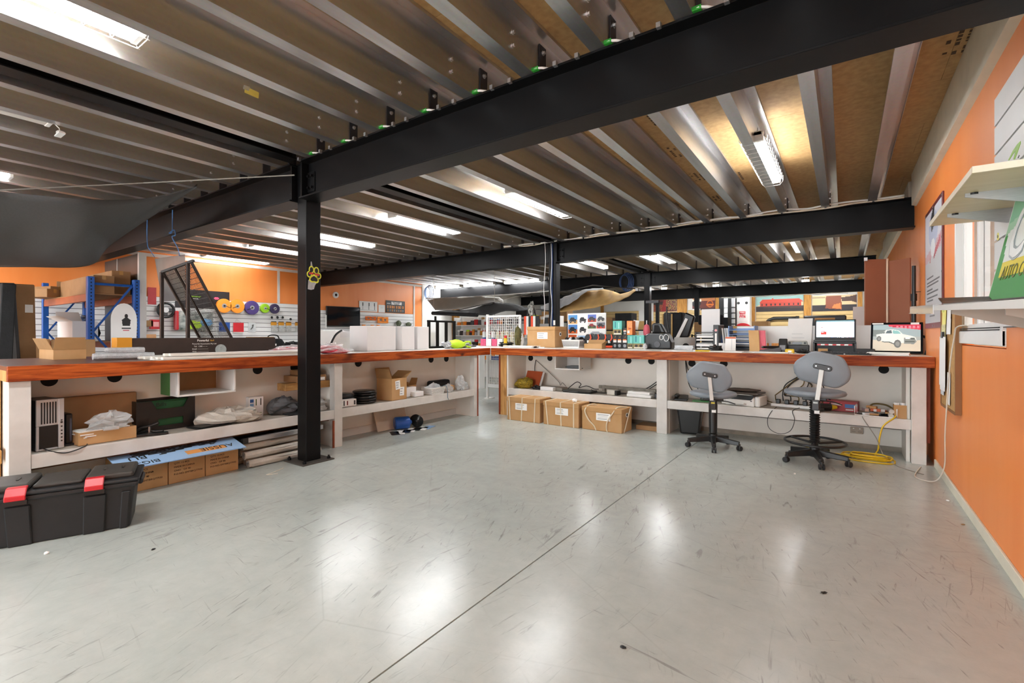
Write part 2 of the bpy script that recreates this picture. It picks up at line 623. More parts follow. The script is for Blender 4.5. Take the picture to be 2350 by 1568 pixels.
# ---------------------------------------------------------------- steel frame
PX0, PX1 = -4.427, -4.275
def beam(y, xa, xb, label, plate_at=None, flange=.205):
    tw, tf = .008, .014
    o = thing('steel_beam', label, 'beam', ((xa + xb) / 2, y, ZB), 0, 'black steel beams under the ceiling')
    L = (xb - xa) / 2
    h = ZT - ZB
    m = MB()
    f = flange / 2
    m.prism([(-f, 0), (f, 0), (f, tf), (tw, tf), (tw, h - tf), (f, h - tf), (f, h), (-f, h), (-f, h - tf), (-tw, h - tf), (-tw, tf), (-f, tf)], 'x', -L, L)
    m.build('girder', BLACK, o, bev=.002)
    if plate_at is not None:
        s = 1 if plate_at > 0 else -1
        e = s * L
        MB().box(min(e, e - s * .13), max(e, e - s * .13), -.019, -.008, .07, .26).build('splice_plate', BLACK, o, bev=.002)
        MB().box(min(e, e - s * .02), max(e, e - s * .02), -.08, .08, .02, h - .02).build('end_plate', BLACK, o)
        for dx in (.045, .1):
            for z in (.11, .22):
                MB().cyl((e - s * dx, -.016, z), (e - s * dx, -.04, z), .013, n=6).cyl((e - s * dx, -.016, z), (e - s * dx, -.024, z), .02, n=10).build('bolt', BLACK, o)
    return o
NAMES = ['nearest', 'second', 'third', 'farthest']
for i, by in enumerate(BEAM_Y):
    beam(by, X0 + .02 if i else X0 + .02, PX0, ['black steel beam running left from the nearest post, above the blue racking', 'black steel beam running left behind the nearest post, second from the front',
         'black steel beam at the rear left with fluorescent lamps on its face', 'black steel beam at the far rear left, behind the fabric awnings'][i], 1)
    beam(by, PX1, X1 - (.0 if i != 2 else .15) - .004, ['large black steel beam crossing the upper right foreground', 'black steel beam on the right above the counter, second from the front',
         'black steel beam on the right at the rear, third from the front', 'farthest black steel beam on the right, above the desert posters'][i], -1)
PY = [2.725, 7.6, 12.66, 17.9]
def post(y, label, base=True):
    o = thing('steel_post', label, 'post', ((PX0 + PX1) / 2, y, 0), 0, 'black square steel posts')
    w = (PX1 - PX0) / 2
    MB().box(-w, w, -.078, .078, .012, ZT - .005).build('shaft', BLACK, o, bev=.006, seg=2)
    MB().box(-w - .01, w + .01, -.085, .085, ZT - .004, ZT + .004).build('cap', BLACK, o)
    MB().box(-.17, .17, -.17, .17, 0, .012).build('base_plate', mat('dusty_plate', '4a4641', .6, .2, .2, 20), o, bev=.002)
    for sx in (-1, 1):
        for sy in (-1, 1):
            MB().cyl((sx * .13, sy * .13, .012), (sx * .13, sy * .13, .034), .017, n=6).cyl((sx * .13, sy * .13, .012), (sx * .13, sy * .13, .048), .009, n=8).build('anchor_bolt', BLACK, o)
    return o
post1 = post(PY[0], 'black steel post with yellow paw sticker standing on the concrete floor')
post(7.36 + .24, 'black steel post behind the right counter with cables running down it')
post(PY[2], 'slim black steel post beside the bull bar behind the counter')
post(PY[3], 'farthest black steel post, left of the white signboard')
# dark tie beam running front to back at joist level over the posts
for a, b_, lab in ((Y0, 2.55, 'dark steel channel running overhead from the nearest post towards the viewer'), (2.78, 7.48, 'dark steel channel overhead between the first and second beams'),
                   (7.72, 12.55, 'dark steel channel overhead between the second and third beams'), (12.77, 17.8, 'dark steel channel overhead at the rear between the last beams')):
    o = thing('steel_tie', lab, 'beam', (-4.35, (a + b_) / 2, ZT), 0, 'dark steel channels running front to back')
    L = (b_ - a) / 2
    MB().prism([(-.075, 0), (.075, 0), (.075, .012), (.006, .012), (.006, .19), (.075, .19), (.075, .2), (-.075, .2), (-.075, .19), (-.006, .19), (-.006, .012), (-.075, .012)], 'y', -L, L).build('girder', BLACK, o, bev=.002)

# ---------------------------------------------------------------- fluorescent battens
LENS = mat('unlit_diffuser', 'cfc9c2', .4, 0, .02)
def batten(x, y0, y1, label, lit=True, guard=False, z=2.965, axis='y', hood=True):
    L = (y1 - y0) / 2
    loc = (x, (y0 + y1) / 2, z) if axis == 'y' else ((y0 + y1) / 2, x, z)
    o = thing('batten_light', label, 'lamp', loc, 0 if axis == 'y' else R(-90), 'fluorescent batten lights on the ceiling')
    MB().box(-.075, .075, -L, L, .02, .06).build('housing', PLASTIC_W, o, bev=.004)
    w = .082
    pr = [(-w, .02), (-w, -.012), (-w * .8, -.03), (w * .8, -.03), (w, -.012), (w, .02)]
    MB().prism(pr, 'y', -L + .035, L - .035).build('diffuser', LAMPMAT if lit else LENS, o)
    for s in (-1, 1):
        MB().box(-.086, .086, min(s * L, s * (L - .036)), max(s * L, s * (L - .036)), -.033, .057).build('end_cap', PLASTIC_W, o, bev=.006)
        MB().box(-.02, .02, s * (L - .2) - .012, s * (L - .2) + .012, .055, .16).build('hanger', mat('zinc', 'c9c9c9', .3, .8, .05), o)
    if guard:
        g = MB()
        for xx in (-.105, .105):
            g.tube([(xx, -L, -.01), (xx, L + .01, -.01)], .0028)
        for xx in (-.075, .075):
            g.tube([(xx, -L, -.05), (xx, L + .01, -.05)], .0028)
        n = 12
        for i in range(n + 1):
            yy = -L + 2 * L * i / n
            g.tube([(-.105, yy, .05), (-.105, yy, -.01), (-.075, yy, -.05), (.075, yy, -.05), (.105, yy, -.01), (.105, yy, .05)], .0026)
        g.build('wire_guard', PLASTIC_W, o)
    return o
ROW1 = [(-.66, 'guarded fluorescent batten overhead at upper right, hidden by the beam'), (-3.3, 'fluorescent batten with wire guard at upper left above the viewer'), (-5.22, 'unlit white batten with a broken clip hanging from its end'), (-7.4, 'fluorescent batten at the far left edge above the shade cloth'), (-9.4, 'fluorescent batten above the shade cloth'), (-11.3, 'fluorescent batten above the blue racking by the left wall')]
for i, (x, lab) in enumerate(ROW1):
    b0 = batten(x, -.43 + (.1 if i == 3 else 0), 1.03 + (.11 if i == 3 else 0), lab, lit=(i != 2), guard=(i == 1))
    if i == 2:
        m = MB()
        m.tube([(.03, .73, -.02), (.05, .76, -.06), (.03, .77, -.09)], .004)
        m.box(-.05, .09, .75, .79, -.105, -.095).box(.0, .02, .75, .79, -.095, -.075).box(.04, .06, .75, .79, -.095, -.08)
        m.build('loose_clip', PLASTIC_W, b0)
ROW2 = [(-.66, 'fluorescent batten on the particleboard ceiling at the right, between two joists'), (-3.25, 'fluorescent batten just behind the foreground beam, nearest the centre'), (-5.34, 'fluorescent batten left of the centre one, behind the foreground beam'), (-7.5, 'fluorescent batten third from centre, just right of the post'), (-9.34, 'fluorescent batten partly hidden behind the near post'), (-11.36, 'farthest left fluorescent batten above the orange wall')]
for i, (x, lab) in enumerate(ROW2):
    batten(x, 4.63, 6.05, lab, guard=(i < 2))
for x, lab in ((-.74, 'small fluorescent batten at the right behind the second beam'), (-3.34, 'fluorescent batten glowing behind the second beam, middle of three'), (-5.05, 'fluorescent batten glowing behind the second post, left of three')):
    batten(x, 10.05, 11.45, lab)
for a, b_, lab in ((-12.0 + .05, -11.4 + .6, 'fluorescent batten on the rear beam next to the orange wall'), (-10.65, -9.35, 'fluorescent batten in the middle of the rear beam face'), (-8.95, -7.6, 'fluorescent batten on the rear beam nearest the second post')):
    batten(12.44, a, b_, lab, axis='x', z=2.90)
# unseen battens added for light behind the viewer and behind the far beams
for x, w_ in ((-.66, 'rightmost'), (-3.3, 'second from the right'), (-5.3, 'third from the right'), (-7.5, 'fourth from the right'), (-10.0, 'leftmost')):
    batten(x, -4.6, -3.2, 'added fluorescent batten behind the viewer, ' + w_)
    batten(x, 14.6, 16.0, 'added fluorescent batten over the rear stock area, ' + w_)
for a, w_ in ((-5.6, 'left'), (-3.4, 'second'), (-1.6, 'third'), (-.2, 'right')):  # hidden row added to brighten the posters on the back wall
    batten(18.35, a - .7, a + .6, 'added fluorescent batten on the hidden face of the farthest beam, ' + w_, axis='x', z=2.90)
for x, lab in ((-4.1, 'bright little flood lamp beside the slim post at the rear'), (-2.75, 'bright little flood lamp under the third beam, middle'), (-.75, 'bright little flood lamp under the third beam, right')):
    o = thing('flood_lamp', lab, 'lamp', (x, 13.3, 2.50), 0, 'small flood lamps at the rear')
    MB().box(-.08, .08, -.03, .03, 0, .05).build('housing', PLASTIC_W, o, bev=.005)
    MB().box(-.075, .075, -.034, -.029, .004, .046).build('lens', LAMPMAT, o)
    MB().tube([(-.05, 0, .05), (-.05, 0, .45), (.05, 0, .45), (.05, 0, .05)], .008).build('bracket', BLACK, o)

# ---------------------------------------------------------------- the long counters
CT, CB = 1.034, .93
FXL, FYR = -4.57, 5.96
LD, RD = -6.05, 7.25
TOPM = mat('counter_laminate', 'd9d4cd', .35, 0, .04, 6, col2='cfc8bf')
TOPB = mat('brown_counter_laminate', '5b3a2e', .35, 0, .1, 6)
ctl = thing('shop_counter', 'long left counter with orange stained timber edge and white shelves', 'counter', (FXL, .68, 0), 0)
def lp(mb, name, m, **k):       # parts of the left counter in room coordinates
    mb.v = [(p[0] - FXL, p[1] - .68, p[2]) for p in mb.v]
    return mb.build(name, m, ctl, **k)
lp(MB().box(FXL - .03, FXL, .68, FYR + .0, CB, CT + .001), 'timber_edge', FASC_Y, bev=.004)
lp(MB().box(LD, FXL - .03, .68, 1.55, CT - .03, CT - .001), 'counter_top', TOPB)
lp(MB().box(LD, FXL - .03, 1.55, FYR - .03, CT - .03, CT - .001), 'counter_top', TOPM)
lp(MB().box(LD, FXL - .03, .68, .715, CB, CT - .03), 'end_rail', RAW)
lp(MB().box(-5.03, -5.0, .70, 5.86, 0, CB), 'back_panel', GREYWALL)
lp(MB().box(-5.0, -4.985, .75, 3.19, .0, .11).box(-5.0, -4.985, 3.3, 5.83, .0, .09), 'skirting', WHITE)
for ya, yb in ((.69, .80), (3.185, 3.285), (5.60, 5.67)):
    lp(MB().box(-4.69, -4.60, ya, yb, 0, CB), 'upright', SCUFF, bev=.003)
    lp(MB().box(-5.0, -4.69, ya + .02, ya + .045, 0, CB), 'divider', GREYWALL)
lp(MB().box(-4.985, -4.60, 5.67, 5.70, 0, CB), 'end_panel', STAINEDGE)
lp(MB().box(-4.62, -4.60, 3.17, 3.185, 0, .30), 'edge_strip', STAINEDGE)
for ya, yb in ((.80, 3.185), (3.285, 5.60)):
    lp(MB().box(-4.63, -4.605, ya, yb, .318, .416), 'shelf_front', SCUFF, bev=.003)
    lp(MB().box(-5.0, -4.63, ya, yb, .39, .412), 'shelf_board', mat('dusty_shelf', 'a9a196', .6, 0, .15, 6))
lp(MB().box(-4.75, -4.70, .8, 3.18, .29, .32), 'shelf_bearer', mat('brown_timber', '6b3f22', .6, 0, .2, 8))
# raw framing at the open left end
lp(MB().box(-5.5, -5.41, .70, .745, 0, CB).box(-5.0, -4.92, .65, .70, 0, CB), 'stud', RAW)
lp(MB().box(-5.9, -4.75, .64, .68, .36, .45), 'rail', RAW)
lp(MB().box(-5.9, -4.75, .64, .68, .14, .23), 'rail', RAW)

ctr = thing('shop_counter', 'right counter along the back with orange timber edge, the office stools in front of it', 'counter', (-1.9, FYR, 0), 0)
def rp(mb, name, m, **k):
    mb.v = [(p[0] + 1.9, p[1] - FYR, p[2]) for p in mb.v]
    return mb.build(name, m, ctr, **k)
rp(MB().box(-4.56, X1 - .004, FYR, FYR + .03, CB, CT + .001), 'timber_edge', FASC_X, bev=.004)
rp(MB().box(-6.05, X1 - .004, FYR + .03, RD, CT - .03, CT - .001), 'counter_top', TOPM)
rp(MB().box(-4.25, .66, 6.5, 6.53, 0, CB), 'back_panel', GREYWALL)
rp(MB().box(-4.25, .53, 6.485, 6.5, 0, .05), 'skirting', mat('skirting_grey', '8d8579', .6, 0, .2, 10))
rp(MB().box(-1.95, -1.82, 6.0, 6.09, 0, CB), 'upright', SCUFF, bev=.003)
rp(MB().box(-1.84, -1.815, 6.09, 6.5, 0, CB), 'divider', GREYWALL)
rp(MB().box(.535, .645, 5.96 + .02, 6.06, 0, CB), 'upright', SCUFF, bev=.003)
rp(MB().box(.50, .53, 6.06, 6.5, 0, CB), 'divider', GREYWALL)
rp(MB().box(.655, .68, 6.06, 6.10, .2, CB), 'edge_strip', STAINEDGE)
rp(MB().box(-4.28, -4.25, 6.0, 6.5, 0, CB), 'end_panel', GREYWALL)
rp(MB().box(-4.40, -4.285, 6.0, 6.05, 0, CB), 'post', RAW)
rp(MB().box(-4.435, -4.405, 6.0, 6.05, 0, CB), 'edge_strip', STAINEDGE)
for xa, xb in ((-4.25, -1.95), (-1.815, .535)):
    rp(MB().box(xa, xb, 6.0, 6.025, .32, .42), 'shelf_front', SCUFF, bev=.003)
    rp(MB().box(xa, min(xb, .5), 6.025, 6.5, .39, .413), 'shelf_board', mat('dusty_shelf', 'a9a196', .6, 0, .15, 6))
rp(MB().box(-1.815, .5, 6.49, 6.5, .235, .24), 'panel_joint', mat('joint_line', '5c5148', .7))
rp(MB().box(-1.22, X1 - .01, RD - .05, RD - .025, CT, 1.36), 'splash_panel', PLASTIC_W, bev=.003)
# round cable holes with a dark liner
for u, v in ((113, 872), (263, 864), (591, 848), (676, 843)) + ((822, 833), (989, 825), (1024, 823)):
    p = P(u, v, x=-4.998)
    lp(MB().cyl((-4.999, p.y, max(p.z, .80)), (-4.993, p.y, max(p.z, .80)), .05, n=20), 'cable_hole', DARK)
    lp(MB().cyl((-4.9985, p.y, max(p.z, .80)), (-4.997, p.y, max(p.z, .80)), .056, n=20), 'hole_rim', GREYWALL)
for u, v in ((1218, 822), (1262, 822), (1442, 828), (1495, 829), (1588, 834), (1661, 835), (2028, 848), (1925, 845)):
    p = P(u, v, y=6.498)
    rp(MB().cyl((p.x, 6.499, p.z), (p.x, 6.493, p.z), .046, n=20), 'cable_hole', DARK)

# ================================================================= builders for the loose things
CARD = mat('cardboard', 'b48a57', .75, 0, .07, 5, .04, col2='c0986a')
CARDD = mat('dark_cardboard', '8f6a44', .75, 0, .08, 5, .04, col2='9c7750')
CARDIN = mat('cardboard_inside', 'a57f52', .8, 0, .08, 6)
TAPE = mat('packing_tape', 'b98f55', .25, 0, .05, 6)
PAPER = mat('white_paper', 'efefec', .6, 0, .02, 8)
INK = mat('black_ink', '141414', .6)
GREYINK = mat('grey_ink', '6d6f72', .6)
WCARD = mat('white_card', 'e4e4e4', .45, 0, .02, 4)
STRAP = mat('cream_strap', 'd9cdb4', .4, 0, .05)
BPL = mat('black_plastic', '191919', .35, 0, .15, 8, .03)
BFAB = mat('black_fabric', '17181a', .85, 0, .25, 14, .2)
GFAB = mat('grey_fabric', '56575a', .85, 0, .15, 14, .2)
RED = mat('red_plastic', 'c3202b', .35, 0, .08)
REDF = mat('red_fabric', 'd03348', .7, 0, .12, 14, .2)
BLUE = mat('blue_plastic', '1f4f9a', .35, 0, .1)
YEL = mat('yellow_plastic', 'd8b41c', .4, 0, .08)
ORG = mat('orange_plastic', 'ef8a1c', .35, 0, .08)
GRN = mat('green_plastic', '2e7a35', .4, 0, .1)
LIME = mat('lime_fabric', 'b5dc24', .6, 0, .1, 10, .1)
SILV = mat('brushed_metal', 'b9babb', .32, .8, .06, 20, stretch=(1, 1, 8))
CLEAR = mat('clear_plastic_film', 'dfe3e4', .18, 0, .05, 20, .5, alpha=.42)
MILKY = mat('milky_plastic_film', 'd8d3c8', .25, 0, .08, 16, .5, alpha=.72)
CORD = mat('black_cord', '141414', .55)
GREYC = mat('grey_cord', '8b867d', .55)
WCORD = mat('white_cord', 'd9d2c4', .5)
GLASSD = mat('dark_screen', '0b1016', .08, 0, .1, 3)
S = .416          # shelf height

def carton(label, x0, x1, y0, y1, z0, h, m=None, group=None, tape='x', name='carton', rz=0.0, cat='box', lid=None):
    m = m or CARD
    o = thing(name, label, cat, ((x0 + x1) / 2, (y0 + y1) / 2, z0), rz, group)
    w, d = (x1 - x0) / 2, (y1 - y0) / 2
    MB().box(-w, w, -d, d, 0, h).build('body', m, o, bev=.004)
    t = .0012
    if tape == 'x':
        MB().box(-w - t, w + t, -.025, .025, h - .06, h + t).build('tape', TAPE, o)
    elif tape == 'y':
        MB().box(-.025, .025, -d - t, d + t, h - .06, h + t).build('tape', TAPE, o)
    if lid:
        MB().box(-w - .006, w + .006, -d - .006, d + .006, h - lid, h + .004).build('lid', m, o, bev=.004)
    return o
def open_carton(label, loc, w, d, h, rz=0.0, flaps=(), m=None, group=None, name='open_carton'):
    """flaps: (side, angle from the vertical in degrees, length)"""
    m = m or CARD
    o = thing(name, label, 'box', loc, rz, group)
    t = .004
    MB().box(-w / 2, w / 2, -d / 2, d / 2, 0, t).box(-w / 2, w / 2, -d / 2, -d / 2 + t, t, h).box(-w / 2, w / 2, d / 2 - t, d / 2, t, h).box(-w / 2, -w / 2 + t, -d / 2 + t, d / 2 - t, t, h).box(w / 2 - t, w / 2, -d / 2 + t, d / 2 - t, t, h).build('body', m, o)
    for side, ang, ln in flaps:
        a = R(ang)
        dx, dz = math.sin(a) * ln, math.cos(a) * ln
        sx = {'+x': 1, '-x': -1}.get(side, 0)
        sy = {'+y': 1, '-y': -1}.get(side, 0)
        if sx:
            q = [(sx * w / 2, -d / 2, h), (sx * w / 2, d / 2, h), (sx * (w / 2 + dx), d / 2 - .01, h + dz), (sx * (w / 2 + dx), -d / 2 + .01, h + dz)]
        else:
            q = [(-w / 2, sy * d / 2, h), (w / 2, sy * d / 2, h), (w / 2 - .01, sy * (d / 2 + dx), h + dz), (-w / 2 + .01, sy * (d / 2 + dx), h + dz)]
        nrm = (Vector(q[1]) - Vector(q[0])).cross(Vector(q[3]) - Vector(q[0])).normalized() * .0035
        MB().slab(q, nrm).build('flap', CARDIN if m is CARD else m, o)
    return o
def spline(pts, n=8):
    pts = [Vector(p) for p in pts]
    out = []
    for i in range(len(pts) - 1):
        p0, p1, p2, p3 = pts[max(i - 1, 0)], pts[i], pts[i + 1], pts[min(i + 2, len(pts) - 1)]
        for k in range(n):
            t = k / n
            out.append(.5 * ((2 * p1) + (p2 - p0) * t + (2 * p0 - 5 * p1 + 4 * p2 - p3) * t * t + (3 * p1 - p0 - 3 * p2 + p3) * t ** 3))
    return out + [pts[-1]]
def cable(name, label, pts, r, m, cat='cable', group=None, n=6):
    return solo(MB().tube(spline(pts), r, 6), name, m, label, cat, group=group, smooth=True)
def papers(name, label, x, y, z, w, d, n=4, rz=0.0, seed=1, m=None, group=None, cat='papers', th=.004):
    g = random.Random(seed)
    o = thing(name, label, cat, (x, y, z), rz, group)
    for i in range(n):
        a = g.uniform(-.12, .12)
        c, s_ = math.cos(a), math.sin(a)
        dx, dy = g.uniform(-.015, .015), g.uniform(-.015, .015)
        q = [(c * px - s_ * py + dx, s_ * px + c * py + dy, i * (th + .0005) + .0005) for px, py in ((-w / 2, -d / 2), (w / 2, -d / 2), (w / 2, d / 2), (-w / 2, d / 2))]
        MB().slab(q, (0, 0, th)).build('sheet', m or PAPER, o)
    return o
def label_sheet(parent, w, h, loc, rot='-y', lines=4, seed=2, border=False):
    cv = Canvas(40, 24, 'f2f2ef')
    cv.lines(.1, .9, [.2 + .6 * i / max(1, lines - 1) for i in range(lines)], .06, '8c8f93', seed)
    return cv.build('paper_label', w, h, parent, loc, rot)

# ================================================================= UNDER THE LEFT COUNTER
def pc_tower():
    o = thing('computer_tower', 'silver and black computer tower standing at the left end of the white shelf', 'computer', (-4.72, .915, S), R(8))
    MB().box(-.40, 0, -.075, .075, .0, .36).build('case', mat('pc_case', '2b2c2e', .4, .2, .1), o, bev=.004)
    f = MB().box(0, .014, -.077, .077, .175, .365)
    f.box(0, .018, .045, .077, 0, .365)
    f.box(0, .014, -.077, -.06, 0, .175).box(0, .014, -.06, .045, 0, .012)
    f.build('front_frame', mat('pc_silver', 'c4c6c8', .35, .5, .04), o, bev=.003)
    for i in range(6):
        y = -.052 + i * .0155
        MB().box(.014, .0165, y, y + .008, .19, .345).build('vent_slot', BPL, o)
    MB().box(.004, .008, -.058, .044, .014, .172).build('drive_bay', BPL, o)
    for i, z in enumerate((.05, .075, .10, .125, .155, .2)):
        MB().box(.018, .0195, .057, .066, z, z + .010).build('port', BPL, o)
    MB().cyl((.018, .061, .19), (.021, .061, .19), .007).build('power_button', BPL, o)
    for s_ in (-1, 1):
        pass
pc_tower()
o = thing('modem', 'slim black modem standing beside the silver computer tower', 'modem', (-4.79, 1.035, S), R(5))
MB().box(-.16, 0, -.02, .022, .012, .235).build('case', BPL, o, bev=.006)
MB().box(-.12, .02, -.03, .032, 0, .013).build('foot', BPL, o, bev=.003)
MB().box(.0, .003, .004, .016, .03, .2).build('light_strip', mat('modem_grey', '4b4f5c', .2), o)
carton('large flat brown carton leaning at the back behind the computer tower', -4.99, -4.94, .98, 1.50, S, .345, CARDD, name='flat_carton', tape=None)
oc = open_carton('shallow open cardboard tray full of papers and plastic on the left shelf', (-4.80, 1.24, S), .22, .36, .095, R(3), [])
papers('loose_papers', 'loose papers heaped in the shallow cardboard tray', -4.79, 1.22, S + .05, .16, .30, 7, R(8), 5, th=.007)
solo(MB().blob((0, 0, 0), .10, .14, .07, jit=.28, seed=4), 'plastic_bag', CLEAR, 'crumpled clear plastic bag on top of the papers in the cardboard tray', 'bag', (-4.74, 1.26, S + .09), smooth=False)
cable('power_cable', 'thin black cord looping over the shelf front by the computer tower', [(-4.73, .86, S + .03), (-4.62, .9, S + .006), (-4.598, .98, S - .02), (-4.60, 1.08, S + .005), (-4.70, 1.12, S + .006)], .004, CORD)
def bills():
    o = thing('file_box', 'black file box with green folders, hand lettered Bills, on the left shelf', 'file box', (-4.97, 1.69, S), R(3))
    MB().box(-.015, .105, -.225, .225, 0, .012).box(-.015, 0, -.225, .225, .012, .275).box(0, .09, -.225, -.212, .012, .265).box(0, .09, .212, .225, .012, .265).build('tray', BPL, o)
    fr = MB()
    # front frame with two openings
    fr.prism([(-.225, .005), (.225, .005), (.225, .04), (-.225, .04)], 'x', .092, .104)
    fr.prism([(-.225, .04), (-.065, .04), (-.065, .10), (-.225, .10)], 'x', .092, .104)
    fr.prism([(.13, .04), (.225, .04), (.225, .10), (.13, .10)], 'x', .092, .104)
    fr.prism([(-.225, .10), (.225, .10), (.225, .185), (-.225, .185)], 'x', .092, .104)
    fr.prism([(-.225, .185), (-.075, .185), (-.115, .26), (-.225, .26)], 'x', .092, .104)
    fr.prism([(.13, .185), (.225, .185), (.225, .27), (.17, .26)], 'x', .092, .104)
    fr.build('front_frame', BPL, o)
    for i, (a, z) in enumerate(((.03, .25), (.055, .257), (.078, .245))):
        MB().box(a, a + .006, -.205, .205, .014, z).build('folder', mat('green_card', '1f5a35', .6, 0, .08), o)
    text('Bills', .05, INK, o, (.0852, -.035, .222), '+x')
bills()
o = thing('spring_clamp', 'black spring clamp lying on the shelf in front of the file box', 'clamp', (-4.80, 1.52, S), R(60))
MB().tube(spline([(-.07, 0, .02), (-.03, 0, .05), (.02, .0, .06), (.09, 0, .085)]), .011, 8).build('jaw', BPL, o, smooth=True)
MB().tube(spline([(-.06, .02, .012), (0, .02, .03), (.05, .02, .012), (.12, .02, .012)]), .011, 8).build('jaw', BPL, o, smooth=True)
MB().box(.02, .03, -.01, .03, .012, .06).build('spring', SILV, o)
o = solo(MB().box(-.11, .11, -.03, .03, 0, .016), 'scraper', BPL, 'flat black scraper lying at the shelf edge below the file box', 'tool', (-4.70, 1.53, S), R(70), bev=.003)
solo(MB().blob((0, 0, 0), .16, .26, .075, jit=.22, seed=9), 'plastic_bag', MILKY, 'heap of milky plastic bags on the shelf beside the green file box', 'bag', (-4.80, 2.16, S), smooth=False)
solo(MB().blob((0, 0, 0), .10, .14, .05, jit=.25, seed=21), 'plastic_bag', mat('taupe_film', 'b3a799', .3, 0, .1, 14, .5, alpha=.85), 'taupe plastic bag hanging over the shelf front', 'bag', (-4.70, 2.30, S), smooth=False)
papers('magazine', 'dark magazines half under the milky plastic bags', -4.74, 1.99, S, .16, .3, 3, R(10), 8, BPL)
def inkbox():
    o = thing('ink_box', 'white and blue printer ink box standing on the left shelf', 'box', (-4.92, 2.50, S), R(-6))
    MB().box(-.12, 0, -.075, .065, 0, .195).build('body', WCARD, o, bev=.002)
    cv = Canvas(28, 36, 'f0f0f0')
    cv.rect(.05, .05, .35, .95, 'dfe6ee')
    for i in range(4):
        cv.rect(.08, .1 + .21 * i, .32, .26 + .21 * i, ['3c78b8', '5590c8', '7aa7d4', '29589a'][i])
    cv.rect(.45, .55, .55, .9, '4e6a3a').rect(.78, .55, .86, .92, '222222').ell(.82, .12, .08, .06, '9aa77a')
    cv.build('front_print', .138, .193, o, (.0015, -.005, .0975), '+x')
inkbox()
solo(MB().blob((0, 0, 0), .11, .15, .10, jit=.16, seed=12), 'grey_bag', GFAB, 'grey drawstring bag slumped on the shelf left of the post', 'bag', (-4.85, 2.72, S), smooth=False)
cable('tangled_cable', 'black cord tangled around the grey bag', [(-4.78, 2.60, S + .03), (-4.72, 2.68, S + .09), (-4.70, 2.78, S + .12), (-4.72, 2.86, S + .03), (-4.76, 2.94, S + .05), (-4.74, 3.02, S + .01)], .007, CORD)
solo(MB().box(-.12, .12, -.17, .17, 0, .012), 'laptop_sleeve', BFAB, 'flat black sleeve lying under the grey bag', 'sleeve', (-4.78, 2.86, S), R(4), bev=.004)
# cubby fixed under the left counter
cu = thing('cubby_box', 'white open cubby box with green side hung under the left counter', 'cubby', (-4.64, 1.93, .715))
MB().box(-.35, 0, -.235, .235, 0, .015).box(-.35, 0, -.235, -.22, .015, .214).box(-.35, 0, .22, .235, .015, .214).box(-.35, -.34, -.22, .22, .015, .214).build('carcase', WHITE, cu, bev=.002)
MB().box(-.36, -.16, -.2365, -.2352, .0, .214).build('side_sticker', GRN, cu)
MB().box(-.339, -.335, -.1, .21, .02, .20).build('back_card', CARDD, cu)
# plank with two small cartons, behind the post
solo(MB().box(-.16, 0, -.24, .33, 0, .075), 'timber_block', timber('weathered_pine', '8a6236', 'b58a52', 1), 'brown timber plank fixed under the counter behind the post', 'plank', (-4.70, 2.92, .665), bev=.003)
c = carton('flat brown carton with a white label on the timber plank behind the post', -4.95, -4.70, 2.80, 3.15, .74, .068, CARDD, tape=None)
label_sheet(c, .07, .035, (.127, .12, .025), '+x', 2)
carton('smaller flat carton stacked on another behind the post', -4.93, -4.72, 2.86, 3.09, .809, .055, CARDD, tape='x')
papers('magazine_stack', 'stack of silver magazines on the shelf just right of the post', -4.80, 3.06, S, .21, .15, 9, 0, 5, mat('magazine', 'a5a5a2', .35, 0, .3, 30), th=.013)

# second bay
o = thing('cable_reel', 'stack of black cable rolls and discs on the shelf right of the white upright', 'cable reel', (-4.80, 3.75, S))
g = random.Random(3)
for i in range(5):
    MB().lathe([(.12, 0), (.135, .008), (.135, .022), (.12, .03)], (g.uniform(-.015, .015), g.uniform(-.02, .02), i * .031), 22).build('coil', BPL, o, smooth=True)
o = thing('cable_reel', 'looser black strap roll at the left of the disc stack', 'cable reel', (-4.88, 3.47, S))
for i in range(3):
    MB().lathe([(.11, 0), (.12, .01), (.12, .034), (.11, .044)], (.01 * i, .02 * (i % 2), i * .045), 20).build('coil', BPL, o, smooth=True)
def fusebox():
    o = thing('small_box', 'small white printed box lying in front of the black discs', 'box', (-4.70, 3.42, S + .001), R(-8))
    MB().box(-.13, 0, -.115, .115, 0, .08).build('body', WCARD, o, bev=.002)
    cv = Canvas(44, 16, 'ecebe7')
    cv.rect(.3, .15, .36, .85, '444444').rect(.48, .2, .55, .8, '7a3030').rect(.86, .2, .95, .8, '3a3a3a').speck(.05, .2, .25, .8, ['b0b0b0', '888888'], .4)
    cv.build('front_print', .226, .078, o, (.0012, 0, .04), '+x')
fusebox()
oc = open_carton('tall open brown carton with two white labels on the second shelf bay', (-4.78, 4.15, S), .26, .27, .275, R(5), [('-y', 18, .13), ('+y', 55, .13), ('-x', 20, .13)])
label_sheet(oc, .085, .11, (.132, -.03, .19), (R(90), R(-6), R(90)), 5, 3)
label_sheet(oc, .08, .11, (.1325, .045, .105), (R(90), R(3), R(90)), 3, 4)
carton('small white carton standing behind on the second bay shelf', -4.92, -4.76, 4.38, 4.56, S, .125, WCARD, group='white cartons on the second bay shelf', tape=None, name='white_carton')
carton('low white carton in front of the open brown flap', -4.80, -4.68, 4.46, 4.62, S, .065, WCARD, group='white cartons on the second bay shelf', tape=None, name='white_carton')
open_carton('brown carton with raised flap beside the white cartons', (-4.90, 4.56, S + .0), .12, .16, .14, R(12), [('+y', 30, .10), ('-y', 10, .05)])
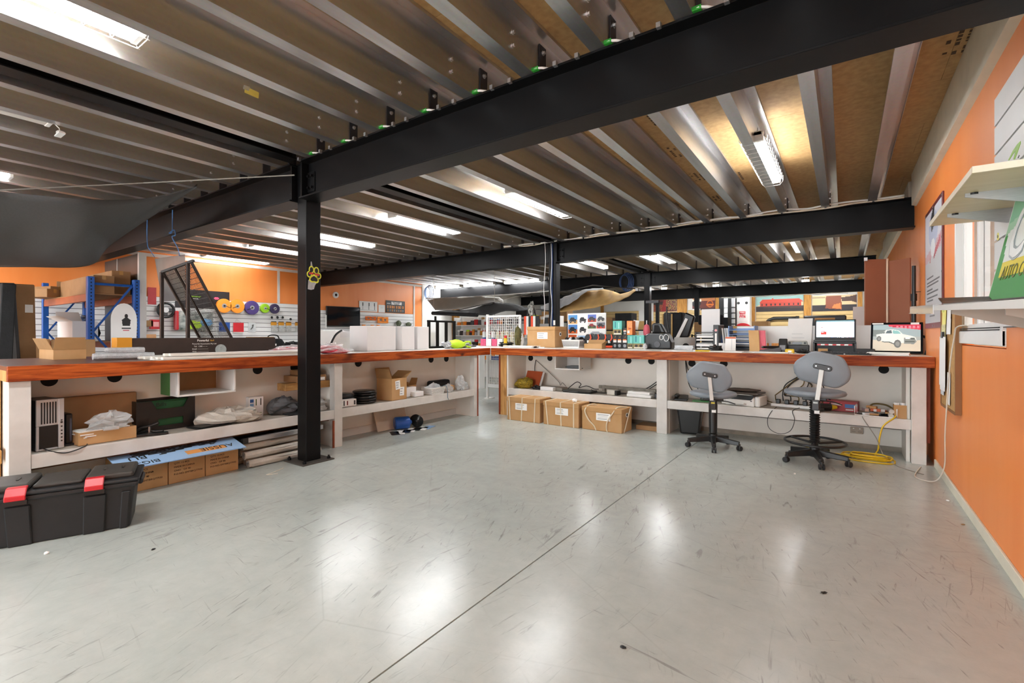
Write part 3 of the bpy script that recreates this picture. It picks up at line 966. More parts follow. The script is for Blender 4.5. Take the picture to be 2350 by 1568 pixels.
def basket(label, loc, w, d, h, rz, holes='round', m=None):
    o = thing('plastic_basket', label, 'basket', loc, rz)
    m = m or PLASTIC_W
    bm = MB()
    a, b_ = .85, 1.0
    lo = [(-w / 2 * a, -d / 2 * a), (w / 2 * a, -d / 2 * a), (w / 2 * a, d / 2 * a), (-w / 2 * a, d / 2 * a)]
    hi = [(-w / 2, -d / 2), (w / 2, -d / 2), (w / 2, d / 2), (-w / 2, d / 2)]
    vs = [(*p, 0) for p in lo] + [(*p, h) for p in hi]
    bm.add(vs, [(3, 2, 1, 0), (0, 1, 5, 4), (1, 2, 6, 5), (2, 3, 7, 6), (3, 0, 4, 7)])
    bm.build('tub', m, o, solid=.004)
    MB().tube([(*p, h) for p in hi], .006, 6, closed=True).build('rim', m, o, smooth=True)
    for side in range(4):
        p0, p1, q0, q1 = Vector(vs[side]), Vector(vs[(side + 1) % 4]), Vector(vs[4 + side]), Vector(vs[4 + (side + 1) % 4])
        L = (q1 - q0).length
        nrm = (p1 - p0).cross(q0 - p0).normalized() * .003
        mh = MB()
        n = max(4, int(L / (.022 if holes == 'round' else .012)))
        for r_ in range(4):
            for i in range(n):
                u_, v_ = (i + .5 + (.5 if r_ % 2 and holes == 'round' else 0)) / n, .25 + r_ * .17
                if u_ > .97:
                    continue
                c_ = (p0.lerp(p1, u_)).lerp(q0.lerp(q1, u_), v_) + nrm * 1.0
                ex, ez = (q1 - q0).normalized(), (q0 - p0).normalized()
                if holes == 'round':
                    ring = [c_ + ex * math.cos(t) * .005 + ez * math.sin(t) * .005 for t in [k * PI / 3 for k in range(6)]]
                else:
                    ring = [c_ - ex * .004 - ez * .006, c_ + ex * .004 - ez * .006, c_ + ex * .004 + ez * .006, c_ - ex * .004 + ez * .006]
                mh.add(ring, [tuple(range(len(ring)))])
        tag(mh.build('hole', DARK, o), kind='stuff')
    return o
basket('white perforated plastic basket on the second bay shelf', (-4.74, 4.86, S), .22, .26, .09, R(0))
solo(MB().blob((0, 0, 0), .085, .12, .06, jit=.25, seed=33), 'plastic_bag', CLEAR, 'clear plastic bag piled in the white perforated basket', 'bag', (-4.75, 4.88, S + .03), smooth=False)
cable('blue_cable', 'thin blue and black cord dangling from the white perforated basket', [(-4.66, 4.92, S + .09), (-4.62, 4.99, S + .11), (-4.595, 5.0, S + .03), (-4.592, 5.0, S - .05), (-4.595, 5.02, S - .09)], .004, mat('teal_cord', '2b5f78', .4))
solo(MB().box(-.06, .06, -.2, .2, 0, .1), 'black_pouch', BFAB, 'long black pouch resting at the back of the second bay shelf', 'pouch', (-4.90, 5.14, S + .06), R(2), bev=.03, seg=3)
carton('yellowish carton lying under the black pouch', -4.93, -4.78, 5.05, 5.36, S, .075, CARD, tape=None)
for i, (y, sx, sd) in enumerate(((5.13, .06, 5), (5.42, .11, 6), (5.52, .07, 7))):
    solo(MB().blob((0, 0, 0), .07, .07 + .01 * i, sx, jit=.3, seed=sd), 'plastic_bag', CLEAR, ['small grey plastic bag beside the white perforated basket', 'tall crumpled clear bag leaning in the shelf corner', 'last clear bag at the right end of the left shelf'][i], 'bag', (-4.70 - .03 * i, y, S), smooth=False)

# ---------------------------------------------------------------- floor level, left
for i, (ya, yb) in enumerate(((1.30, 1.61), (1.615, 1.89), (1.895, 2.17))):
    o = carton(['brown shipping carton on the floor behind the black tote, left of three', 'middle brown shipping carton under the blue sign', 'right brown shipping carton under the blue sign'][i], -4.98, -4.60, ya, yb, 0, .245, CARD, 'shipping cartons under the left counter', tape='x')
    for j, tx in enumerate(('QTY: 12 PCS', 'MADE IN CHINA', 'CNO:   OF 40', 'P.O NO: EMTBRQ77930')):
        text(tx, .021, mat('stencil_ink', '3a2a1c', .7), o, (.191, -.10, .165 - j * .030), '+x', 'LEFT')
sg = thing('sign_board', 'pale blue printed sign board lying on the shipping cartons', 'sign', (-4.60, 1.74, .262), R(0))
sg.rotation_euler = (0, R(12), 0)
MB().box(-.17, .17, -.50, .42, 0, .006).build('board', mat('blue_board', '8fb4dc', .4, 0, .03), sg)
cv = Canvas(54, 22, '9cc0e6')
cv.poly([(.1, .95), (.9, .95), (.8, .55), (.6, .65), (.4, .5), (.2, .6)], '3c3f46').speck(.15, .6, .8, .95, ['5a5f6a', '7c8fa8', '2a2c30'], .5)
cv.rect(.52, .18, .86, .42, 'e39a50')
cv.poly([(.35, .45), (.62, .62), (.6, .68), (.33, .5)], '26282c')
# board print faces up and reads upside down from the aisle
cv.build('printed_picture', .918, .338, sg, (0, -.04, .0068), (0, 0, R(90)))
text('AUSSIE', .09, INK, sg, (.06, .22, .0075), (0, 0, R(-90)), 'CENTER')
text('BU', .10, INK, sg, (-.0, -.34, .0075), (0, 0, R(-90)), 'CENTER')
text('BIG-SK', .08, INK, sg, (.11, -.34, .0075), (0, 0, R(-90)), 'CENTER')
for i, (y0_, y1_, x, z) in enumerate(((2.24, 2.95, -4.56, .0), (2.26, 3.0, -4.67, .0), (2.25, 2.9, -4.78, .0), (2.22, 2.95, -4.61, .075), (2.24, 2.92, -4.73, .075), (2.23, 2.9, -4.66, .15))):
    o = thing('wrapped_tube', ['plastic wrapped tube on the floor, nearest the aisle', 'plastic wrapped tube on the floor, second from the aisle', 'plastic wrapped tube on the floor, against the panel', 'plastic wrapped tube in the upper layer, aisle side', 'plastic wrapped tube in the upper layer, wall side', 'plastic wrapped tube on top of the bundle'][i], 'tube', (x, (y0_ + y1_) / 2, z), R((-1.2, 1.5, 0, 1.5, -1, 2)[i]), 'plastic wrapped tubes under the counter')
    L = (y1_ - y0_) / 2
    MB().box(-.03, .03, -L + .02, L, .006, .062).build('tube', mat('aluminium_tube', 'b3b0a8', .35, .6, .05), o, bev=.006)
    MB().tube([(0, -L, .036), (.004, -L * .5, .037), (-.003, 0, .036), (.003, L * .6, .037), (0, L + .02, .036)], .036, 9).build('wrap', MILKY, o)
    MB().box(-.018, .018, -L - .004, -L + .02, .018, .052).build('end_plug', SILV, o)
o = thing('black_tray_frame', 'dark metal frame with silver rail lying on the wrapped tubes', 'frame', (-4.70, 2.62, .232), R(1.5))
MB().box(.08, .115, -.42, .42, 0, .045).build('rail', SILV, o, bev=.003)
MB().box(-.2, -.17, -.42, .42, 0, .03).box(-.17, .08, -.42, -.39, 0, .03).box(-.17, .08, .39, .42, 0, .03).box(-.17, .08, -.02, .02, 0, .03).box(-.17, .08, -.39, .39, .0, .004).build('frame', BPL, o)
MB().box(.1, .125, -.43, -.38, 0, .05).build('corner_plug', BPL, o)
# second bay floor
o = solo(MB().slab([(-.0, -.22, 0), (0, .30, 0), (-.09, .30, .25), (-.09, -.22, .25)], (.012, 0, .004)), 'leaning_board', mat('primed_board', 'c7b8a5', .6), 'pale board leaning against the back panel under the second bay', 'board', (-4.88, 4.22, 0))
o = thing('blue_cylinder', 'blue cylindrical air bag lying under the second bay', 'cylinder', (-4.78, 4.32, 0), R(62))
MB().cyl((-.10, 0, .085), (.10, 0, .085), .08, n=24).build('body', BLUE, o, bev=.02, seg=3, smooth=False)
MB().cyl((.10, 0, .085), (.13, 0, .085), .04, .02, n=16).build('neck', BLUE, o)
o = thing('air_bellows', 'black ribbed rubber bellows with silver end beside the blue cylinder', 'bellows', (-4.76, 4.56, 0), R(-30))
pr = []
for i in range(5):
    pr += [(.062, i * .032), (.078, i * .032 + .016)]
b_ = MB().lathe(pr, (0, 0, 0), 20)
b_.v = [(p[2] - .07, p[0], p[1] + .079) for p in b_.v]
b_.build('body', BPL, o, smooth=True)
MB().cyl((-.085, 0, .079), (-.07, 0, .079), .06, n=18).build('end_disc', SILV, o)
MB().blob((0, 0, 0), .03, .04, .03, seed=3).build('tag', YEL, o)
cv = None
for i in range(7):
    o = papers('brochure', ['printed brochure fanned on the floor beside the leaning board', 'second fanned brochure on the floor', 'third fanned brochure under the blue cylinder', 'fourth fanned brochure under the blue cylinder', 'fifth fanned brochure in front of the bellows', 'sixth brochure nearest the aisle', 'pale blue brochure at the right end of the fan'][i], -4.64 + .012 * i, 4.08 + .085 * i, .001, .19, .10, 2, R(-35 - 6 * i), i, [BPL, PAPER, BPL, PAPER, BPL, PAPER, mat('blue_board', '8fb4dc')][i], 'brochures fanned on the floor', th=.003)
cable('white_strip', 'thin bent white strip on the concrete in front of the post', [(-4.28, 2.42, .004), (-4.22, 2.28, .004), (-4.20, 2.22, .004), (-4.16, 2.30, .004)], .003, WCORD, 'strip')

# ---------------------------------------------------------------- black storage tote in the foreground
def tote():
    o = thing('storage_tote', 'large black storage tote with two red latches on the concrete', 'storage box', (-4.069, .855, 0), R(-21.5))
    o.scale = (1, 1, .9)
    TB = mat('tote_black', '1c1d1f', .5, 0, .18, 7, .08)
    L, W = .37, .17
    b = MB()
    lo = [(-W * .86, -L * .93), (W * .86, -L * .93), (W * .86, L * .93), (-W * .86, L * .93)]
    hi = [(-W, -L), (W, -L), (W, L), (-W, L)]
    b.add([(*p, 0) for p in lo] + [(*p, .33) for p in hi], [(3, 2, 1, 0), (0, 1, 5, 4), (1, 2, 6, 5), (2, 3, 7, 6), (3, 0, 4, 7), (4, 5, 6, 7)])
    b.build('tub', TB, o, bev=.014, seg=2)
    for y in (-.88, -.47, .47, .88):
        q = MB()
        y0_, y1_ = (y - (.06 if abs(y) > .6 else .15)) * L, (y + (.06 if abs(y) > .6 else .15)) * L
        q.add([(W * .86, y0_ * .95, .0), (W * .86 + .012, y0_ * .95, 0), (W * .86 + .012, y1_ * .95, 0), (W * .86, y1_ * .95, 0), (W - .004, y0_, .27), (W + .012, y0_, .27), (W + .012, y1_, .27), (W - .004, y1_, .27)],
              [(0, 3, 2, 1), (4, 5, 6, 7), (0, 1, 5, 4), (1, 2, 6, 5), (2, 3, 7, 6), (3, 0, 4, 7)])
        q.build('rib', TB, o, bev=.006)
    MB().box(-W - .02, W + .02, -L - .02, L + .02, .30, .335).build('rim', TB, o, bev=.012, seg=2)
    lid = MB().box(-W - .025, W + .025, -L - .025, L + .025, .335, .362)
    lid.build('lid', TB, o, bev=.012, seg=2)
    TT = mat('tote_lid_dusty', '3a3733', .6, 0, .2, 9, .05)
    for ya, yb, h in ((-.98, -.34, .402), (-.31, .31, .388), (.34, .98, .402)):
        MB().box(-W * .9, W * .9, ya * L, yb * L, .36, h).build('lid_panel', TT, o, bev=.014, seg=2)
    for y in (-.55, -.8, .55, .8):
        MB().box(-.03, .03, y * L - .006, y * L + .006, .40, .406).build('grip_slot', BPL, o)
    for y in (-.47, .47):
        la = MB()
        la.prism([(W - .02, .395), (W + .012, .392), (W + .05, .345), (W + .05, .315), (W + .035, .315), (W + .032, .34), (W - .0, .375), (W - .02, .38)], 'y', y * L - .045, y * L + .045)
        lo_ = la.build('latch', RED, o, bev=.004)
        MB().box(W + .02, W + .04, y * L - .05, y * L + .05, .285, .315).build('latch_seat', BPL, lo_)
    MB().box(-.10, .10, L + .01, L + .035, .285, .325).build('handle', TB, o, bev=.008)
tote()
solo(MB().blob((0, 0, 0), .012, .012, .008, 8, 5, .3, 2), 'paper_scrap', PAPER, 'small white scrap on the concrete in front of the black tote', 'scrap', (-3.72, .71, 0))

# ================================================================= ON THE LEFT COUNTER
C = CT
open_carton('small open cardboard carton with raised flaps at the left end of the counter', (-5.70, 1.19, C), .40, .215, .085, R(2), [('+x', 6, .105), ('-y', 24, .105)])
o = thing('bubble_roll', 'bundle of tubes in silver bubble wrap on the left counter', 'wrapped bundle', (-5.06, 1.44, C))
for i, (dx, dz) in enumerate(((0, .03), (-.075, .03), (-.15, .032), (-.04, .075))):
    MB().tube([(dx, -.20 + .03 * i, dz), (dx + .004, -.1, dz + .003), (dx - .004, 0, dz), (dx + .003, .12, dz + .002), (dx, .22 - .02 * i, dz)], .027, 9).build('wrapped_tube', mat('bubble_wrap', 'c9cdd0', .2, .1, .12, 40, .8, alpha=.9), o)
o = thing('measuring_strip', 'black and white measuring strip with clip on the left counter edge', 'strip', (-4.80, 1.72, C))
cv = Canvas(48, 4, 'e8e8e4')
cv.speck(0, 0, 1, 1, ['1a1a1a'], .45, 4)
MB().box(-.03, .03, -.16, .18, .001, .009).build('strip', PAPER, o)
cv.build('printed_marks', .34, .058, o, (0, .01, .0096), (0, 0, R(90)))
MB().box(-.02, .02, -.06, -.01, .009, .035).build('clip', BPL, o, bev=.003)
MB().box(-.03, .01, .12, .19, .010, .016).build('yellow_tag', mat('lime_card', 'c9cf6a', .5), o)
ORD = ['nearest the edge', 'second from the edge', 'third from the edge', 'fourth from the edge', 'fifth from the edge', 'sixth from the edge', 'seventh, upper layer', 'eighth, upper layer', 'ninth, at the back', 'tenth, at the back']
for i in range(10):
    x = -4.70 - .062 * (i % 6) - (.36 if i > 7 else 0)
    z = C + (.0 if i < 6 else .027)
    if i > 7:
        x, z = -5.10 - .06 * (i - 8), C
    L = (1.35 + .1 * (i % 3)) / 2
    o = solo(MB().box(-.026, .026, -L, L, 0, .024), 'white_strip', mat('white_extrusion', 'dcdad2', .35, 0, .04, 6), 'long white plastic strip lying along the left counter, ' + ORD[i], 'strip', (x, 2.28 + .03 * (i % 4), z), R((-1.6 if i < 6 else -3) + .5 * (i % 3)), 'white strips along the left counter', bev=.004)
y0_, y1_ = P(302, 790, x=-5.42).y, P(632, 785, x=-5.42).y
def longbox():
    o = thing('long_carton', 'long dark brown carton with white printed address lying on the left counter', 'box', (-5.50, (y0_ + y1_) / 2, C), R(0))
    L = (y1_ - y0_) / 2
    MB().box(-.08, .08, -L, L, 0, .18).build('body', mat('dark_brown_carton', '33261f', .6, 0, .2, 6), o, bev=.003)
    MB().box(-.075, .075, L * .62, L * .98, .18, .186).build('flap', mat('gold_flap', '8a6a34', .5), o)
    wi = mat('white_ink', 'e8e6e0', .5)
    ye = P(466, 780, x=-5.42).y - (y0_ + y1_) / 2
    text('Powerful', .030, wi, o, (.081, ye, .152), '+x', bold=.0006)
    text('4x4', .026, mat('yellow_ink', 'd8a62a', .5), o, (.081, ye + .085, .152), '+x')
    for i, tx in enumerate(('Powerful Automotive Pty Ltd', '   Tel:  1300 --- ---', 'Email: ----------------', 'Web: -----------------')):
        text(tx, .019, wi, o, (.081, ye - .10, .118 - i * .026), '+x', 'LEFT')
    MB().cyl((.081, ye + .17, .055), (.0825, ye + .17, .055), .055, n=24).build('round_sticker', mat('pale_sticker', 'a9b2b0', .3, 0, .2, 30), o)
longbox()
o = thing('yellow_carton', 'short yellow orange carton at the left end of the long dark carton', 'box', (-5.47, P(285, 790, x=-5.40).y, C), R(0))
MB().box(-.07, .07, -.055, .06, 0, .185).build('body', mat('amber_card', 'c98a1c', .5, 0, .05), o, bev=.003)
MB().box(.0705, .0712, -.02, .02, .075, .095).build('print', mat('pale_sticker', 'a9b2b0', .3, 0, .2, 30), o)
# black mesh panel rack
def meshrack():
    o = thing('mesh_rack', 'black steel rack with tilted wire mesh panel standing on the left counter', 'rack', (-5.80, 2.15, C))
    DB = mat('dark_bronze_steel', '2a221e', .4, .1, .15)
    A, B = Vector((-.22, -.10, .885)), Vector((.09, .03, .975))
    for p in (A, B):
        MB().box(p.x - .016, p.x + .016, p.y - .016, p.y + .016, 0, p.z).build('leg', DB, o, bev=.003)
    dn = Vector((.02, .46, -.94))
    def bar(p, q, r):
        return MB().cyl(p, q, r, n=4)
    e = (B - A) * .22
    bar(A, B + e, .018).build('top_bar', DB, o)
    for k_ in (0.04, .5, 1.12):
        p = A + (B - A) * k_
        q = p + dn * (p.z / .94) * .985
        bar(p, q, .017 if k_ != .5 else .012).build('panel_bar', DB, o)
    w = MB()
    for i in range(1, 24):
        p = A + (B - A) * (.04 + 1.08 * i / 24)
        w.cyl(p, p + dn * (p.z / .94) * .98, .0032, n=4)
    for j in range(1, 19):
        f = j / 19.0
        p, q = A + (B - A) * .04, A + (B - A) * 1.12
        w.cyl(p + dn * (p.z / .94) * f, q + dn * (q.z / .94) * f, .0032, n=4)
    tag(w.build('wire_mesh', DB, o), kind='stuff')
meshrack()
# red items in plastic
def redbag(label, loc, rx, ry, rz_, seed, m=None):
    o = thing('red_bag', label, 'bag', loc, 0, 'red goods in clear plastic on the left counter')
    MB().blob((0, 0, 0), rx, ry, rz_, jit=.2, seed=seed).build('contents', m or REDF, o)
    MB().blob((0, 0, 0), rx * 1.12, ry * 1.12, rz_ * 1.25, jit=.25, seed=seed + 50).build('plastic_sleeve', CLEAR, o)
redbag('flat red goods in clear plastic lying left of the post', (-4.85, 2.93, C), .14, .18, .022, 2)
redbag('red goods in plastic behind the first, left of the post', (-5.12, 2.98, C), .13, .20, .04, 3)
redbag('flat clear bag with red stripes at the counter edge right of the post', (-4.72, 3.28, C), .12, .16, .028, 5)
redbag('folded crimson bag on the counter just right of the post', (-5.10, 3.42, C), .16, .20, .045, 6)
solo(MB().tube([(-.06, .05, .075), (-.02, .09, .09), (.03, .06, .08), (.02, 0, .085)], .006, 6), 'strap_loop', PAPER, 'white strap loop on top of the crimson bag', 'strap', (-5.06, 3.44, C + .02))
solo(MB().blob((0, 0, 0), .13, .15, .07, jit=.18, seed=8), 'black_bag', BFAB, 'black soft bag behind the red goods on the left counter', 'bag', (-5.60, 3.30, C), smooth=False)
o = thing('tool_bag', 'black tool bag with white label behind the end of the long carton', 'bag', (-6.0, 3.28, C), R(0))
MB().prism([(-.17, 0), (.17, 0), (.15, .09), (.10, .16), (-.10, .16), (-.16, .09)], 'x', -.09, .0).build('body', BFAB, o, bev=.02, seg=2)
MB().tube(spline([(-.04, -.08, .15), (-.04, -.05, .20), (-.04, .05, .20), (-.04, .08, .15)]), .008).build('handle', BFAB, o, smooth=True)
MB().box(.001, .003, -.05, .02, .07, .095).build('cloth_label', PAPER, o)
# four white cartons
for i, (ya, yb, xf) in enumerate(((3.90, 4.14, -4.95), (4.15, 4.385, -4.97), (4.46, 4.69, -4.93), (4.745, 4.97, -4.93))):
    o = carton('tall plain white carton on the left counter, %s of four' % ['leftmost', 'second from left', 'third from left', 'rightmost'][i], xf - .36, xf, ya, yb, C, .325, WCARD, 'white cartons on the left counter', tape=None, name='white_carton')
    MB().box(-.179, .181, -.004 + .0, .0, .3252, .3256).build('lid_seam', mat('seam_grey', 'a9a9a9', .6), o)
o = thing('desk_printer', 'white bench printer with curved grey side behind the white cartons', 'printer', (-5.62, 3.86, C), R(0))
MB().prism([(-.2, 0), (.2, 0), (.2, .19), (.02, .27), (-.1, .27), (-.2, .05)], 'x', -.2, .2).build('body', PLASTIC_W, o, bev=.012, seg=2)
MB().box(.2005, .204, -.02, .19, .175, .255).build('paper_tray', WCARD, o)
MB().tube(spline([(.2, -.19, .04), (.2, -.1, .2), (.2, .0, .27)]), .014).build('dark_edge', BPL, o, smooth=True)
# black frame on the counter
o = thing('display_rack', 'black steel frame with three open bays standing near the counter corner', 'frame', (-5.25, 5.58, C))
for i, y in enumerate((-.29, -.10, .10, .29)):
    MB().box(-.012, .012, y - .028, y + .028, 0, .43).build('upright', BLACK, o, bev=.003)
MB().box(-.013, .013, -.32, .32, .405, .435).build('top_rail', BLACK, o, bev=.003)
MB().box(-.05, .05, -.32, .32, 0, .03).build('bottom_rail', BLACK, o, bev=.003)
MB().box(-.03, -.02, -.26, -.13, .03, .25).build('white_insert', WCARD, o)
MB().box(-.01, .01, -.16, -.13, .435, .50).build('lug', BLACK, o)
o = thing('hi_vis_bag', 'lime green and grey reflective bag lying by the black frame', 'bag', (-4.90, 5.54, C))
MB().blob((0, -.02, 0), .13, .16, .075, jit=.16, seed=14).build('body', LIME, o, smooth=True)
MB().blob((-.03, -.16, 0), .08, .07, .06, jit=.2, seed=15).build('grey_end', mat('reflective_grey', 'a9acae', .35, .2, .1), o)
MB().tube(spline([(.06, .06, .08), (.08, .16, .10), (.05, .26, .09), (.03, .30, .03), (.08, .22, .015), (.11, .1, .03)]), .014).build('strap', LIME, o, smooth=True)
MB().blob((-.02, .24, 0), .09, .08, .05, jit=.25, seed=16).build('mesh_pocket', mat('mesh_grey', '9fa1a3', .6, 0, .3, 60), o)
solo(MB().box(-.16, .16, -.17, .17, 0, .03), 'flat_case', BPL, 'flat black case behind the lime bag near the counter corner', 'case', (-5.35, 6.25, C), R(20), bev=.01)
o = thing('blister_pack', 'clear blister pack of chrome parts near the counter corner', 'pack', (-5.5, 6.1, C))
MB().blob((0, 0, 0), .16, .22, .06, jit=.25, seed=18).build('shell', mat('chrome_film', 'c9ccd0', .12, .6, .2, 20, .6), o)
MB().box(-.17, .17, -.24, .24, 0, .004).build('backing', PAPER, o)

# ================================================================= THE SHOP BEHIND THE LEFT COUNTER
# partition under the first beam
struct(MB().box(-10.9, -9.25, 2.84, 2.90, 0, ZB - .003), 'wall_partition', mat('grey_metal_sheet', '5d5a57', .35, .4, .12, 3))
struct(MB().box(-9.25, -9.19, 2.82, 2.92, 0, ZB - .003).box(-10.26, -10.24, 2.832, 2.84, 0, ZB - .003), 'trim_4', mat('white_metal_trim', 'cfcdc8', .4, .2, .05))
BLU = mat('racking_blue', '1d57a8', .4, .1, .1, 5)
RBEAM = mat('racking_orange', 'a8541e', .45, .1, .12, 5)
def racking():
    o = thing('pallet_racking', 'blue pallet racking with orange beams loaded with cartons, behind the left counter', 'shelving', (-9.09, 2.2, 0))
    for x, y, h in ((0, 0, 2.10), (0, .55, 2.10), (-2.55, 0, 2.16), (-2.55, .55, 2.16)):
        u = MB().box(-.045 + x, .045 + x, -.04 + y, .04 + y, 0, h).build('upright', BLU, o, bev=.006)
        if x == 0:
            hm = MB()
            for k_ in range(24):
                z = .9 + k_ * .05
                hm.box(x + .0452, x + .0458, y - .008, y + .008, z, z + .022)
            tag(hm.build('slot', DARK, u), kind='stuff')
    for x in (0, -2.55):
        for (za, zb) in ((2.0, 2.0), (.55, .55)):
            MB().cyl((x, .04, za), (x, .51, zb), .02, n=6).build('brace', BLU, o)
        MB().slab([(x - .015, .04, 1.28), (x + .015, .04, 1.28), (x + .015, .51, 1.99), (x - .015, .51, 1.99)], (0, 0, .045)).build('brace', BLU, o)
        MB().slab([(x - .015, .04, 1.24), (x + .015, .04, 1.24), (x + .015, .51, .56), (x - .015, .51, .56)], (0, 0, .045)).build('brace', BLU, o)
    for z in (1.02, 1.74):
        for y in (-.0, .55):
            MB().box(-2.5, -.05, y - .025, y + .025, z, z + .11).build('shelf_beam', RBEAM, o, bev=.004)
        MB().box(-2.5, -.05, -.02, .56, z + .11, z + .125).build('shelf_deck', CARDD, o)
racking()
zs = 1.866
carton('long brown carton on top of the blue racking, at the front', -10.9, -9.15, 2.25, 2.50, zs, .27, CARDD, 'cartons on the blue racking', tape='x')
carton('long brown carton on top of the blue racking, behind and higher', -11.2, -9.35, 2.52, 2.76, zs, .38, CARDD, 'cartons on the blue racking', tape='x')
for i, (x, y, r_, h) in enumerate(((-11.25, 2.2, 20, .2), (-11.35, 2.45, -15, .3), (-11.05, 2.05, 35, .14))):
    carton(['jumbled brown carton at the left end of the racking top', 'tilted dark carton at the left rear of the racking top', 'small carton at the front left of the racking top'][i], x - .22, x + .22, y - .14, y + .14, zs + .0, h, CARDD, 'cartons on the blue racking', rz=R(r_), tape='x')
zs2 = 1.146
solo(MB().blob((0, 0, 0), .45, .22, .22, jit=.2, seed=44), 'blue_tarp', mat('blue_film', '16324f', .25, 0, .3, 12, .5), 'crumpled dark blue tarpaulin on the middle shelf of the racking', 'tarpaulin', (-10.7, 2.47, zs2), smooth=False)
open_carton('white open carton with grey flap on the racking middle shelf', (-9.62, 2.18, zs2), .6, .30, .30, R(4), [('-x', 40, .2), ('-y', 60, .15)], WCARD)
carton('brown carton low on the left of the racking', -11.5, -10.9, 1.75, 2.12, .55, .62, CARDD, 'cartons beside the racking', tape='x')
solo(MB().box(-.3, .3, -.25, .25, 0, .55), 'crate', BPL, 'dark crate under the cartons left of the racking', 'crate', (-11.2, 1.9, 0), bev=.01)
carton('grey brown carton standing in front of the racking behind the counter', -8.95, -8.45, 1.75, 2.1, .0, 1.18, CARDD, 'cartons beside the racking', tape='x')
# tall cartons leaning at the far left
for i, (x, y, w, h, m, t_) in enumerate(((-8.9, P(4, 700, x=-8.75).y, .13, 1.90, BFAB, -2), (-9.05, P(36, 700, x=-8.9).y, .19, 1.92, mat('charcoal_carton', '2c2d30', .6, 0, .15), 3), (-9.4, P(62, 700, x=-9.25).y, .22, 1.94, CARDD, 1))):
    o = thing('tall_carton', ['tall black wrapped package at the far left edge', 'tall charcoal package with grey side strip, second from left', 'tall brown carton with a white sticker beside the racking'][i], 'box', (x, y, 0), 0, 'tall packages at the far left')
    b_ = MB()
    b_.T = Matrix.Rotation(R(t_), 4, 'X')
    b_.box(-.15, .15, -w / 2, w / 2, .0 + w * .02, h)
    b_.build('body', m, o, bev=.01)
    if i == 1:
        q = MB()
        q.T = b_.T
        q.box(.15, .154, -.05, .06, .3, h - .1).build('grey_strip', mat('mid_grey', '66676a', .5), o)
    if i == 2:
        q = MB().box(.151, .153, -.02, .06, 1.55, 1.66).build('sticker', PAPER, o)
o = thing('display_sign', 'white round-topped display sign with a black figure silhouette by the racking', 'sign', (-8.75, 2.50, .75), R(0))
pts = [(-.15, 0), (.14, 0), (.16, .62)] + [(.005 + .155 * math.cos(t), .72 + .24 * math.sin(t)) for t in [k * PI / 12 for k in range(13)]] + [(-.15, .62)]
MB().prism(pts, 'x', -.012, 0).build('board', WCARD, o)
MB().box(-.2, .2, -.16, .16, -.75, 0).build('stand', BPL, o)
cv = Canvas(30, 40, 'e4e4e4')
cv.ell(.5, .84, .15, .11, '1b1b1d').poly([(.2, .3), (.8, .3), (.86, .62), (.62, .74), (.38, .74), (.14, .62)], '1b1b1d').rect(.12, .12, .88, .2, '3a3a3c').rect(.25, .03, .75, .07, 'c05060')
cv.build('printed_figure', .15, .27, o, (.0012, .03, .68), '+x')
# hanging sheet of metal
sh = thing('metal_sheet', 'bare metal sheet hanging from the beam on blue twine', 'sheet', P(395, 690, y=3.0), 0)
MB().slab([P(372, 692, y=3.0) - sh.location, P(426, 690, y=2.98) - sh.location, P(424, 584, y=2.98) - sh.location, P(355, 594, y=3.0) - sh.location], (0, .004, 0)).build('sheet', mat('rolled_metal', '9a958e', .35, .5, .12, 4), sh)
TW = mat('blue_twine', '4a7fc0', .6)
cable('blue_twine', 'blue twine hanging from the beam above the metal sheet, left one', [P(338, 500, y=2.555), P(338, 560, y=2.555), P(345, 575, y=2.7), P(355, 590, y=3.0)], .006, TW, 'twine', 'blue twine on the front beam')
cable('blue_twine', 'knotted blue twine hanging from the beam above the metal sheet, right one', [P(396, 482, y=2.555), P(395, 530, y=2.55), P(388, 535, y=2.555), P(400, 528, y=2.555), P(402, 540, y=2.555), P(395, 545, y=2.555), P(408, 570, y=2.7), P(412, 588, y=3.0)], .006, TW, 'twine', 'blue twine on the front beam')

# slatwall panels on the left wall
SLAT = mat('white_slat', 'e3e4e4', .4, 0, .03, 4)
def slatwall(name, label, y0, y1, z0, z1, xw, side=1, m=None, pitch=.1):
    m = m or SLAT
    o = thing(name, label, 'slatwall panel', (xw + side * .003, (y0 + y1) / 2, z0))
    L = (y1 - y0) / 2
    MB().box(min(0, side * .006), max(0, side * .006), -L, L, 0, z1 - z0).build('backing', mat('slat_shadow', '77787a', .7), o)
    n = int(round((z1 - z0) / pitch))
    p = (z1 - z0) / n
    for i in range(n):
        a, b_ = sorted((side * .006, side * .018))
        MB().box(a, b_, -L, L, i * p + .006, (i + 1) * p - .006).build('slat', m, o)
    return o
slatwall('slat_panel', 'white slatwall panel on the orange left wall behind the steering wheel cover', .6, 7.65, .7, 2.05, X0)
slatwall('slat_panel', 'white slatwall panel on the left wall under the posters', 7.75, 11.33, .7, 1.93, X0)
XW = X0 + .03
def hook(o, z=0.0, L=.12):
    MB().cyl((0, 0, z), (L, 0, z), .006, n=6).build('hook', mat('zinc', 'c9c9c9', .3, .8, .05), o)
o = thing('steering_cover', 'black steering wheel cover hanging on the white slatwall', 'steering wheel cover', (XW + .06, 4.13, 1.77))
MB().tube([(0, .15 * math.cos(t), .15 * math.sin(t)) for t in [k * PI / 16 for k in range(32)]], .028, 8, closed=True).build('rim', BPL, o, smooth=True)
MB().box(-.02, .0, -.13, .13, -.04, .04).box(-.02, 0, -.04, .04, -.12, 0).build('spokes', mat('dark_grey_plastic', '4b4c50', .4), o, bev=.01)
MB().cyl((-.02, 0, 0), (.01, 0, 0), .055, n=20).build('hub_sticker', WCARD, o)
